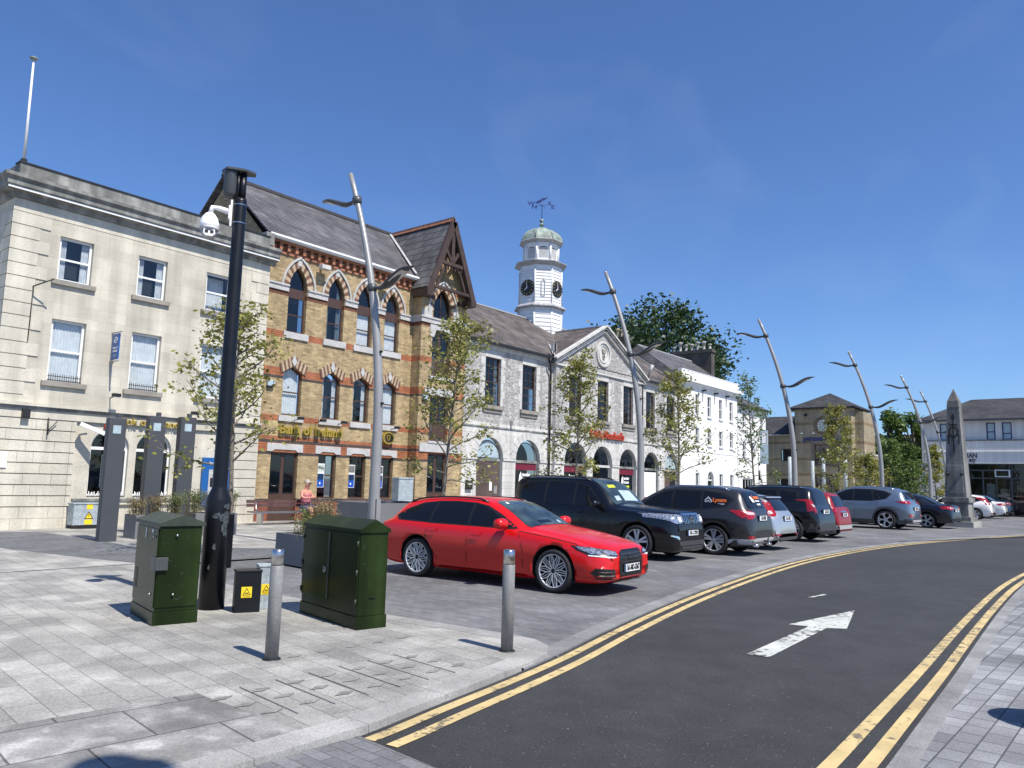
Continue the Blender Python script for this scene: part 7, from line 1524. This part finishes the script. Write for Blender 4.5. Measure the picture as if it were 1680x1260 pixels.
def spoiler(mat, s, z, w_):
    def f(root, sp, bvh):
        g = MB(); x = sp['L'] / 2 - s; g.prism([(x + .12, z), (x - .10, z - .015), (x - .12, z - .05), (x + .05, z - .06)], -w_, w_, mat, 'y')
        g.v = [(a, b, c) for a, b, c in g.v]; g.build('spoiler', root)
    return f
HATCH['sidelamp'] = [(4.02, .90), (3.92, 1.2), (4.0, 1.26), (4.22, .95), (4.24, .88)]
build_car(HATCH, 'carsilver', (22.35, 9.98), R(90), 'silver hatchback between the lettered grey suv and the black suv', 'car', 'seven', ('rear', .82, '05-C-1312'), spoiler('carsilver', 3.85, 1.40, .55))
DUST = dict(SUV, sidelamp=[(4.0, .90), (3.93, 1.24), (4.05, 1.26), (4.18, .93)]); DUST.update(L=4.32, W=1.82, fa=.82, ra=3.49, top=[(0, .62), (.03, .85), (.12, .97), (.4, 1.04), (.9, 1.10), (1.2, 1.14), (1.5, 1.36), (1.8, 1.54), (2.1, 1.62), (2.6, 1.66), (3.3, 1.66), (3.85, 1.62), (3.98, 1.56), (4.10, 1.28), (4.16, 1.08), (4.24, .9), (4.29, .75), (4.32, .5)],
    winframe=[(1.32, 1.08), (1.75, 1.38), (2.05, 1.51), (2.4, 1.55), (3.3, 1.55), (3.72, 1.50), (3.74, 1.18), (3.2, 1.08)], win=[[(1.42, 1.10), (1.8, 1.36), (2.08, 1.47), (2.32, 1.51), (2.32, 1.10)], [(2.40, 1.10), (2.40, 1.515), (3.0, 1.515), (3.1, 1.1)], [(3.18, 1.12), (3.12, 1.51), (3.62, 1.46), (3.64, 1.2)]],
    rearwin=('rear', [(-.58, 1.12), (.58, 1.12), (.54, 1.52), (-.54, 1.52)]), rails=(1.9, 3.8, .05, 'trim'),
    plan=PLAN + [(3.1, 1.0), (3.9, .965), (4.14, .92), (4.27, .86), (4.32, .78)], bot=[(0, .3), (.12, .24), (.5, .22), (3.7, .23), (4.2, .30), (4.32, .36)], seams=[], handles=[(2.15, .98), (3.0, 1.0)],
    roofw=[(0, .70), (.6, .78), (1.2, .80), (2.0, .70), (3.6, .68), (4.32, .66)],
    lights=[('rear', [([(.68, .90), (.68, 1.26), (.80, 1.28), (.855, 1.18), (.86, .92), (.80, .86)], 'taillamp', .008), ([(.70, 1.02), (.70, 1.10), (.84, 1.12), (.84, 1.04)], 'taillamp_w', .012)], 'tail_light', None)],
    panels=[('rear', [(-.86, .34), (.86, .34), (.88, .56), (-.88, .56)], 'bumper_panel', 'greyplastic', .006), ('rear', [(-.28, .82), (.28, .82), (.28, .98), (-.28, .98)], 'plate_recess', 'trim', .003)])
build_car(DUST, 'carduster', (27.05, 10.28), R(88), 'black suv with roof rails between the silver hatchback and the small red suv', 'suv', 'five', ('rear', .90, '12-LK-720'))
CAPT = dict(DUST, sidelamp=[(3.72, .86), (3.75, 1.0), (3.95, .99), (4.0, .86)]); CAPT.update(L=4.12, W=1.78, fa=.80, ra=3.40, top=[(0, .58), (.03, .78), (.15, .90), (.9, 1.02), (1.2, 1.08), (1.55, 1.32), (1.9, 1.48), (2.4, 1.56), (3.2, 1.55), (3.6, 1.50), (3.74, 1.45), (3.9, 1.18), (3.98, 1.0), (4.05, .85), (4.10, .7), (4.12, .5)],
    winframe=[(1.32, 1.02), (1.75, 1.32), (2.1, 1.44), (2.6, 1.46), (3.2, 1.44), (3.55, 1.38), (3.56, 1.12), (3.1, 1.02)], win=[[(1.42, 1.04), (1.8, 1.30), (2.08, 1.40), (2.32, 1.42), (2.32, 1.04)], [(2.40, 1.04), (2.40, 1.42), (3.0, 1.41), (3.1, 1.05)]], belt=[(0, .55), (.3, .82), (1.2, .95), (3, 1.02), (3.8, 1.04), (4.0, .95), (4.12, .5)],
    rearwin=('rear', [(-.56, 1.04), (.56, 1.04), (.5, 1.40), (-.5, 1.40)]), rails=None, plan=PLAN + [(3.0, 1.0), (3.7, .965), (3.94, .92), (4.07, .86), (4.12, .78)], bot=[(0, .3), (.12, .24), (.5, .22), (3.6, .23), (4.0, .30), (4.12, .36)], roofw=[(0, .70), (.6, .78), (1.2, .80), (2.0, .70), (3.4, .68), (4.12, .66)],
    lights=[('rear', [([(.55, .84), (.58, .98), (.88, 1.0), (.88, .86)], 'taillamp', .008)], 'tail_light', None)], panels=[('rear', [(-.84, .30), (.84, .30), (.86, .44), (-.86, .44)], 'skid_plate', 'skid', .008), ('rear', [(-.26, .72), (.26, .72), (.26, .84), (-.26, .84)], 'plate_recess', 'trim', .003), ('rear', [(-.3, .86), (.3, .86), (.28, .90), (-.28, .90)], 'chrome_trim', 'chrome', .01)])
build_car(CAPT, 'carred2', (29.95, 10.35), R(89), 'small deep red suv with a silver bumper plate, right of the black suv', 'suv', 'five', ('rear', .78, '08-C-2211'))
SPORT = dict(SUV, sidelamp=[(3.95, 1.08), (4.34, 1.10), (4.40, 1.0), (4.2, 1.0)]); SPORT.update(L=4.48, W=1.86, fa=.92, ra=3.59, top=[(0, .62), (.03, .80), (.12, .92), (.4, 1.0), (.9, 1.06), (1.2, 1.10), (1.5, 1.28), (1.85, 1.48), (2.15, 1.58), (2.6, 1.63), (3.2, 1.63), (3.8, 1.57), (4.08, 1.50), (4.16, 1.42), (4.28, 1.24), (4.36, 1.10), (4.44, .92), (4.48, .55)],
    winframe=[(1.36, 1.06), (1.80, 1.36), (2.12, 1.49), (2.45, 1.535), (3.1, 1.53), (3.55, 1.47), (3.80, 1.36), (3.62, 1.16), (3.1, 1.06)], win=[[(1.46, 1.08), (1.82, 1.33), (2.12, 1.45), (2.36, 1.495), (2.36, 1.08)], [(2.44, 1.08), (2.44, 1.495), (3.02, 1.49), (3.14, 1.10)], [(3.22, 1.12), (3.12, 1.48), (3.5, 1.43), (3.70, 1.34), (3.58, 1.18)]],
    rails=(2.1, 3.9, .04, 'chrome'), rearwin=('rear', [(-.62, 1.16), (.62, 1.16), (.54, 1.44), (-.54, 1.44)]), plan=PLAN + [(3.28, 1.0), (4.03, .965), (4.3, .92), (4.43, .86), (4.48, .78)], cladding=.36,
    lights=[('rear', [([(.42, 1.00), (.42, 1.07), (.70, 1.10), (.885, 1.10), (.88, 1.02), (.75, .96)], 'taillamp', .008)], 'tail_light', None), ('rear', [([(.45, .50), (.45, .58), (.82, .60), (.82, .50)], 'taillamp', .01), ([(.5, .52), (.5, .56), (.62, .565), (.62, .52)], 'taillamp_w', .013)], 'fog_lamp', None)],
    panels=[('rear', [(-.86, .26), (.86, .26), (.88, .42), (-.88, .42)], 'bumper_panel', 'greyplastic', .006), ('rear', [(-.55, .30), (.55, .30), (.6, .38), (-.6, .38)], 'skid_plate', 'skid', .012)])
build_car(SPORT, 'carblue', (40.0, 10.4), R(87), 'metallic blue grey suv with chrome roof rails, standing apart after the empty bays', 'suv', 'seven', ('rear', .80, '181-LK-99'))
SEDAN = spec(4.64, 1.78, 1.45, 2.70, .96, .325,
    [(0, .55), (.04, .70), (.2, .78), (.6, .88), (1.1, .95), (1.45, 1.12), (1.85, 1.32), (2.2, 1.42), (2.6, 1.45), (3.0, 1.44), (3.35, 1.37), (3.65, 1.22), (3.95, 1.08), (4.1, 1.05), (4.4, 1.04), (4.55, 1.01), (4.60, .90), (4.64, .5)],
    [(0, .52), (.3, .74), (1.0, .88), (3, .94), (3.9, .98), (4.5, .92), (4.64, .5)],
    [[(1.5, .96), (1.9, 1.18), (2.2, 1.31), (2.45, 1.335), (2.45, .95)], [(2.53, .96), (2.53, 1.335), (3.0, 1.32), (3.3, 1.18), (3.45, 1.0)]], 'sedan', cowl=1.1,
    winframe=[(1.38, .93), (1.82, 1.20), (2.15, 1.34), (2.5, 1.365), (3.05, 1.345), (3.38, 1.19), (3.62, .98)],
    windscreen=[(1.14, -.62), (1.14, .62), (1.24, .64), (2.08, .52), (2.08, -.52), (1.24, -.64)],
    rearwin=('top', [(3.32, -.48), (3.32, .48), (3.86, .60), (3.92, .5), (3.92, -.5), (3.86, -.60)]), seams=[[(2.49, .93), (2.49, .3)], [(3.45, .93), (3.5, .7), (3.25, .32)]], handles=[(2.3, .86), (3.2, .88)], mirror=(1.6, 1.0),
    lights=[('rear', [([(.32, .84), (.34, .92), (.62, .96), (.84, .96), (.845, .84), (.70, .78)], 'taillamp', .008), ([(.5, .86), (.52, .89), (.7, .91), (.7, .86)], 'taillamp_w', .012)], 'tail_light', None)],
    panels=[('rear', [(-.28, .72), (.28, .72), (.30, .84), (-.30, .84)], 'plate_recess', 'arch', .003), ('rear', [(-.32, .88), (.32, .88), (.32, .90), (-.32, .90)], 'boot_trim', 'chrome', .008), ('rear', [(-.7, .25), (.7, .25), (.75, .33), (-.75, .33)], 'lower_bumper', 'greyplastic', .006)])
def sedan_tow(root, sp, bvh):
    g = MB(); L = sp['L']; g.tube([(-L / 2 + .1, 0, .32), (-L / 2 - .10, 0, .32), (-L / 2 - .12, 0, .40)], .022, 'trim', 8); g.build('tow_bar', root)
SEDAN['sidelamp'] = [(4.15, .93), (4.50, .95), (4.58, .84), (4.3, .82)]
build_car(SEDAN, 'carnavy', (43.75, 9.25), R(84), 'navy black saloon partly hidden between the blue grey suv and the granite monument', 'car', 'seven', ('rear', .78, '161-D-40'), sedan_tow)
H2 = dict(HATCH); H2['seams'] = []
build_car(H2, 'carwhite', (61.5, 9.7), R(90), 'white hatchback whose roof shows left and right of the granite monument', 'car', 'five', ('rear', .82, '131-LK-7'))
S2 = dict(SEDAN); S2['seams'] = []
build_car(S2, 'carwhite', (66.8, 9.7), R(90), 'white saloon between the white hatchback and the blue saloon', 'car', 'five')
build_car(S2, 'carblue2', (73.0, 10.0), R(90), 'mid blue saloon near the right edge', 'car', 'five')
build_car(S2, 'carnavy', (79.5, 10.0), R(90), 'dark saloon behind the blue saloon at the far right', 'car', 'five')
E2 = dict(ESTATE); E2['seams'] = []; E2['panels'] = []
tall = dict(SUV); tall['seams'] = []
build_car(tall, 'carsilver', (84.0, 9.0), R(90), 'silver estate like car whose roof stands highest at the far right', 'car', 'five')
SC = {(19.75, 9.75): 1.03, (22.35, 9.98): 1.07, (27.05, 10.28): 1.10, (29.95, 10.35): 1.07, (40.0, 10.4): 1.19, (43.75, 9.25): 1.13, (61.5, 9.7): 1.15, (66.8, 9.7): 1.15, (73.0, 10.0): 1.15, (79.5, 10.0): 1.15, (84.0, 9.0): 1.2}
for o in list(COL.objects):
    if o.name.startswith('parked_car') and not o.parent:
        for (a, b), k in SC.items():
            if abs(o.location.x - a) < .01 and abs(o.location.y - b) < .01: o.scale = (k, k, k)
# ================================================================== trees
def rvec(rnd): return Vector((rnd.gauss(0, 1), rnd.gauss(0, 1), rnd.gauss(0, 1))).normalized()
def leaf(mb, c, s, rnd, mt):
    u = rvec(rnd); u.z *= .5; u = u.normalized() * s; v = u.cross(rvec(rnd)).normalized() * s * .62
    mb.add([c - u, c - v * .9 - u * .1, c + u, c + v * .9 + u * .1], [(0, 1, 2, 3)], mt)
def street_tree(x, y, h, spread, leaves, lb, seed, bare=.0, mt='leaf', ls=.055, first=1.9, lean=0., group='young street trees with loose yellow green leaves', trunk_r=.055, boost=1., rot=None):
    rnd = random.Random(seed); o = empty('young_tree', (x, y, 0), rnd.uniform(0, 6) if rot is None else rot, lb, 'tree', group)
    w_ = MB(); tips = []; pts = []; n = 14
    for i in range(n + 1):
        t = i / n; pts.append(Vector((lean * t * t + .05 * math.sin(t * 5 + seed), .05 * math.cos(t * 4 + seed), h * t)))
    w_.tube(pts, [trunk_r * (1 - t / n) ** .8 + .006 for t in range(n + 1)], 'bark', 8)
    br = int(22 + h * 2)
    for i in range(br):
        t = first / h + (1 - first / h) * (i / br) ** .9 * .97; b = pts[int(t * n)].lerp(pts[min(n, int(t * n) + 1)], t * n - int(t * n))
        a = i * 2.4 + rnd.uniform(-.4, .4); tt = (t - first / h) / (1 - first / h); prof = max(.0, 1 - tt) ** .75 * (.75 + .25 * min(1, tt * 6))
        ln = spread * (.16 + 1.0 * prof) * rnd.uniform(.65, 1.2); up = rnd.uniform(.5, 1.0) * (1 if t > .35 else .35)
        d = Vector((math.cos(a), math.sin(a), up)).normalized(); P = [b]; dd = d.copy()
        for k in range(6):
            dd = (dd + Vector((0, 0, .10 if k > 2 else -.04)) + rvec(rnd) * .16).normalized(); P.append(P[-1] + dd * ln / 6)
        w_.tube(P, [trunk_r * .40 * (1 - k / 7) + .003 for k in range(7)], 'bark', 5, cap=False)
        for k in range(2, 7): tips.append((P[k], .12 + .03 * k))
        for q in range(3):
            k = rnd.randint(2, 5); d2 = (dd + rvec(rnd) * .9).normalized(); Q = [P[k], P[k] + d2 * ln * .16, P[k] + d2 * ln * .30 + Vector((0, 0, .03))]
            w_.tube(Q, [.008, .005, .003], 'bark', 3, cap=False); tips += [(Q[1], .12), (Q[2], .16), (Q[2], .16)]
    for i in range(6): tips.append((pts[n - i // 2], .12))
    w_.build('trunk', o)
    c = MB(); rnd.shuffle(tips); use = tips[:int(len(tips) * (1 - bare))]
    for i in range(int(leaves * boost)):
        p, r = use[i % len(use)]; q = p + Vector((rnd.gauss(0, r * .62), rnd.gauss(0, r * .62), rnd.gauss(0, r * .5))); leaf(c, q, ls * rnd.uniform(.6, 1.25), rnd, mt)
    c.build('crown', o); return o
street_tree(8.98, 14.6, 5.3, 1.45, 1900, 'young tree with loose leaves right behind the thick black camera post', 11, first=1.8, bare=.2, ls=.06)
street_tree(15.4, 14.6, 6.3, 1.8, 3300, 'young tree before the gable of the brick bank, its crown covering the doors', 12, first=1.7, ls=.058, lean=.55, rot=0)
street_tree(21.9, 14.6, 6.1, 1.45, 3000, 'young tree before the left end of the stone pediment building', 13, first=1.8, ls=.062)
street_tree(29.4, 14.6, 6.4, 1.8, 3200, 'young tree before the join of the stone and white buildings', 14, first=1.9, ls=.066)
street_tree(37.8, 14.6, 7.4, 1.5, 1500, 'almost bare young tree before the narrow white house', 15, first=1.9, bare=.3, mt='leaf_mid', ls=.07, lean=-.4)
street_tree(51.8, 14.5, 7.0, 1.9, 4600, 'yellow green young tree covering the right corner of the tan bank tower', 16, first=1.5, ls=.085)
street_tree(55.6, 13.6, 4.0, 1.5, 2600, 'short yellow green tree just right of the tan bank', 17, first=1.1, ls=.09)
street_tree(57.3, 12.6, 5.2, 1.6, 2600, 'young tree in front of the dense green trees, left one', 18, first=1.5, ls=.09, mt='leaf_mid')
street_tree(58.5, 11.6, 4.9, 1.3, 2600, 'young tree in front of the dense green trees, right one', 19, first=1.4, ls=.09, mt='leaf_mid')
street_tree(61.0, 10.6, 5.0, 1.05, 2400, 'yellow green young tree touching the left side of the granite monument', 20, first=1.3, ls=.09)
def big_tree(x, y, z0, h, rx, n, lb, seed, mt='leaf_dark', ls=.28, lobes=34, name='broadleaf_tree', base=0.):
    rnd = random.Random(seed); o = empty(name, (x, y, 0), 0, lb, 'tree', 'large green trees behind the buildings'); w_ = MB()
    w_.tube([(0, 0, 0), (.2, 0, z0 * .6), (0, .2, z0), (0, 0, z0 + h * .5), (0, 0, z0 + h * .85)], [.45, .38, .3, .2, .06], 'bark', 9)
    L_ = []
    for i in range(lobes):
        t = rnd.random(); a = rnd.uniform(0, 2 * PI); zz = z0 + h * (.08 + .80 * t); rr = rx * math.sqrt(max(.05, math.sin(min(.97, t * .78 + .20) * PI))) * rnd.uniform(.45, .80)
        c = Vector((rr * math.cos(a), rr * math.sin(a), zz)); s = rx * rnd.uniform(.20, .36) * (1 - .3 * t); L_.append((c, s)); w_.tube([(0, 0, z0 + h * .15 + (zz - z0) * .4), tuple(c * .6 + Vector((0, 0, zz * .4))), tuple(c)], [.12, .07, .02], 'bark', 5, cap=False)
    L_.append((Vector((0, 0, z0 + h * .88)), rx * .22)); w_.build('trunk', o); c_ = MB()
    for i in range(n):
        c, s = L_[i % len(L_)]; d = rvec(rnd); r = s * (rnd.random() ** .35) * rnd.uniform(.85, 1.25); leaf(c_, c + Vector((d.x * r, d.y * r, d.z * r * 1.15)), ls * rnd.uniform(.6, 1.3), rnd, mt)
    c_.build('crown', o); return o
big_tree(85.5, 45, 9, 16.0, 10.6, 15000, 'large dark green tree rising behind the market house roof', 31, ls=.30, lobes=64)
big_tree(105, 45, 9, 9.0, 1.5, 500, 'small dark treetop just right of the long chimney', 32, ls=.3, lobes=10)
big_tree(83, 18.4, 1.0, 9.2, 3.0, 5200, 'dense dark green tree right of the tan bank, taller left one', 33, mt='leaf_mid', ls=.20)
big_tree(82, 15.9, 1.0, 8.8, 2.6, 4200, 'dense green tree touching the left end of the white shop building', 34, mt='leaf_mid', ls=.20)
big_tree(88, 20.5, .5, 6.5, 3.2, 3000, 'dark low tree in the gap right of the tan bank', 35, ls=.25)
# ================================================================== seated man
def skin_body(name, parent, verts, edges, rad, mat, sub=2, root=0):
    me = bpy.data.meshes.new(name); me.from_pydata(verts, edges, []); o = bpy.data.objects.new(name, me); COL.objects.link(o)
    md = o.modifiers.new('s', 'SKIN'); md.use_smooth_shade = True
    if not me.skin_vertices:
        b_ = bmesh.new(); b_.from_mesh(me); b_.verts.layers.skin.verify(); b_.to_mesh(me); b_.free()
    for i, r in enumerate(rad): me.skin_vertices[0].data[i].radius = (r, r) if not isinstance(r, tuple) else r
    for i in range(len(verts)): me.skin_vertices[0].data[i].use_root = (i == root)
    sb = o.modifiers.new('u', 'SUBSURF'); sb.levels = sub; sb.render_levels = sub
    dg = bpy.context.evaluated_depsgraph_get(); dg.update(); nm = bpy.data.meshes.new_from_object(o.evaluated_get(dg)); o.modifiers.clear(); o.data = nm; nm.materials.clear(); nm.materials.append(M[mat])
    for p in nm.polygons: p.use_smooth = True
    if parent: o.parent = parent; WM[o.name] = world_of(parent)
    return o
pm = empty('person', (17.42, 23.28, .026), R(8), 'older man in pink vest and shorts sitting with folded arms on the bench', 'person')
# local: faces -y, seat at z .47
V = [(0, .05, .56), (0, .07, .74), (0, .08, .92), (0, .09, 1.08), (0, .07, 1.20), (0, .03, 1.27), (0, .01, 1.38), (0, .0, 1.46),
     (-.19, .07, 1.14), (-.27, .0, .95), (-.20, -.17, .90), (-.04, -.24, .92), (.19, .07, 1.14), (.27, .0, .95), (.20, -.17, .93), (.03, -.25, .97),
     (-.11, .0, .54), (-.15, -.38, .55), (-.15, -.42, .12), (-.15, -.47, .05), (.11, .0, .54), (.15, -.38, .55), (.15, -.40, .12), (.15, -.45, .05), (-.15, -.56, .03), (.15, -.54, .03),
     (.10, -.27, .96), (-.10, -.27, .93)]
Ed = [(0, 1), (1, 2), (2, 3), (3, 4), (4, 5), (5, 6), (6, 7), (3, 8), (8, 9), (9, 10), (10, 11), (3, 12), (12, 13), (13, 14), (14, 15), (0, 16), (16, 17), (17, 18), (18, 19), (0, 20), (20, 21), (21, 22), (22, 23), (19, 24), (23, 25), (11, 26), (15, 27)]
Rr = [(.17, .14), (.18, .17), (.175, .16), (.17, .12), .09, .06, (.085, .10), (.08, .09), .075, .055, .042, .038, .075, .055, .042, .038, .11, .075, .05, .045, .11, .075, .05, .045, .035, .035, .028, .028]
skin_body('body', pm, V, Ed, Rr, 'skin')
def hand(side, wrist, dirv, nm):
    d = Vector(dirv).normalized(); n = Vector((0, -1, 0)); s = d.cross(n).normalized(); V = [tuple(wrist), tuple(Vector(wrist) + d * .05), tuple(Vector(wrist) + d * .085)]; E_ = [(0, 1), (1, 2)]; R_ = [.026, .034, .030]
    for k, (o_, l_) in enumerate(((-.030, .062), (-.010, .072), (.010, .068), (.029, .052))):
        b = Vector(wrist) + d * .085 + s * o_; m = b + d * l_ * .5 - n * .010; t = b + d * l_ - n * .026; i = len(V); V += [tuple(b), tuple(m), tuple(t)]; E_ += [(2, i), (i, i + 1), (i + 1, i + 2)]; R_ += [.010, .0095, .008]
    i = len(V); b = Vector(wrist) + d * .03 - s * .034; V += [tuple(b), tuple(b + d * .03 - s * .02), tuple(b + d * .06 - s * .02)]; E_ += [(1, i), (i, i + 1), (i + 1, i + 2)]; R_ += [.012, .011, .009]
    return skin_body(nm, pm, V, E_, R_, 'skin', 1)
hand(1, (.10, -.275, .955), (1, .35, -.05), 'hand'); hand(-1, (-.10, -.275, .93), (-1, .35, .05), 'hand')
Vv = [(0, .05, .60), (0, .07, .76), (0, .08, .92), (0, .09, 1.06), (-.12, .08, 1.15), (.12, .08, 1.15)]
skin_body('vest', pm, Vv, [(0, 1), (1, 2), (2, 3), (3, 4), (3, 5)], [(.19, .165), (.20, .19), (.195, .18), (.185, .135), (.07, .07), (.07, .07)], 'vest')
skin_body('shorts', pm, [(0, .05, .57), (-.11, .0, .545), (-.15, -.30, .555), (.11, .0, .545), (.15, -.30, .555)], [(0, 1), (1, 2), (0, 3), (3, 4)], [(.185, .14), .125, .105, .125, .105], 'shorts')
m_ = MB(); m_.lathe([(0, 1.585), (.05, 1.575), (.085, 1.54), (.098, 1.49), (.096, 1.45), (.088, 1.42)], 'hair', (0, .022, 0), 16); 
m_.v = [(x, y * 1.12 if y > 0 else y * .9 , z) for x, y, z in m_.v]; m_.build('hair', pm)
m_ = MB(); m_.lathe([(0, -.125), (.014, -.118), (.02, -.10)], 'skin', (0, 0, 1.405), 8, 'y'); 
for s in (-1, 1): m_.lathe([(0, -.018), (.028, 0), (0, .018)], 'skin', (s * .092, .01, 1.41), 8, 'x')
m_.box(-.03, .03, -.102, -.094, 1.355, 1.364, 'maroon'); m_.build('face', pm)
m_ = MB(); [m_.lathe([(0, -.112), (.03, -.108), (.033, -.095)], 'black', (s * .036, 0, 1.43), 10, 'y') for s in (-1, 1)]; m_.box(-.085, .085, -.106, -.10, 1.432, 1.44, 'black'); m_.build('sunglasses', pm)
for s in (-1, 1): m_ = MB(); m_.prism([(-.045, -.62), (.045, -.62), (.05, -.42), (-.05, -.42)], 0, .07, 'shoe', 'z'); m_.v = [(a + s * .15, b + .02, c) for a, b, c in m_.v]; m_.build('shoe', pm, bevel=.02)
# ================================================================== unseen casters added just outside the frame to throw shadows into it
sg = empty('shadow_post', (1.50, -1.22, 0), R(0), 'unseen pole with round disc, added behind the viewer to shadow the slabs', 'sign')  # pole and disc added out of view only for the shadow on the slabs
m_ = MB(); m_.lathe([(.05, 0), (.05, 8.4)], 'lamp', (0, 0, 0), 10); m_.build('pole', sg)
m_ = MB(); m_.lathe([(0, -.04), (.30, -.04), (.30, .04), (0, .04)], 'lamp', (0, 0, 8.5), 20, 'y'); m_.lathe([(0, 8.35), (.2, 8.35), (.24, 8.5), (.2, 8.7), (0, 8.75)], 'lampdark', (0, .1, 0), 14); m_.build('plate', sg)

lb_ = empty('shadow_drum', (7.2, .02, .018), 0, 'unseen round dark drum, added out of view to shadow the right footway', 'shadow caster')  # drum added beyond the right edge for its shadow on the footway
m_ = MB(); m_.lathe([(.30, 0), (.34, .1), (.34, .85), (.28, 1.0), (.12, 1.14), (0, 1.16)], 'blackmetal', (0, 0, 0), 20); m_.build('body', lb_)
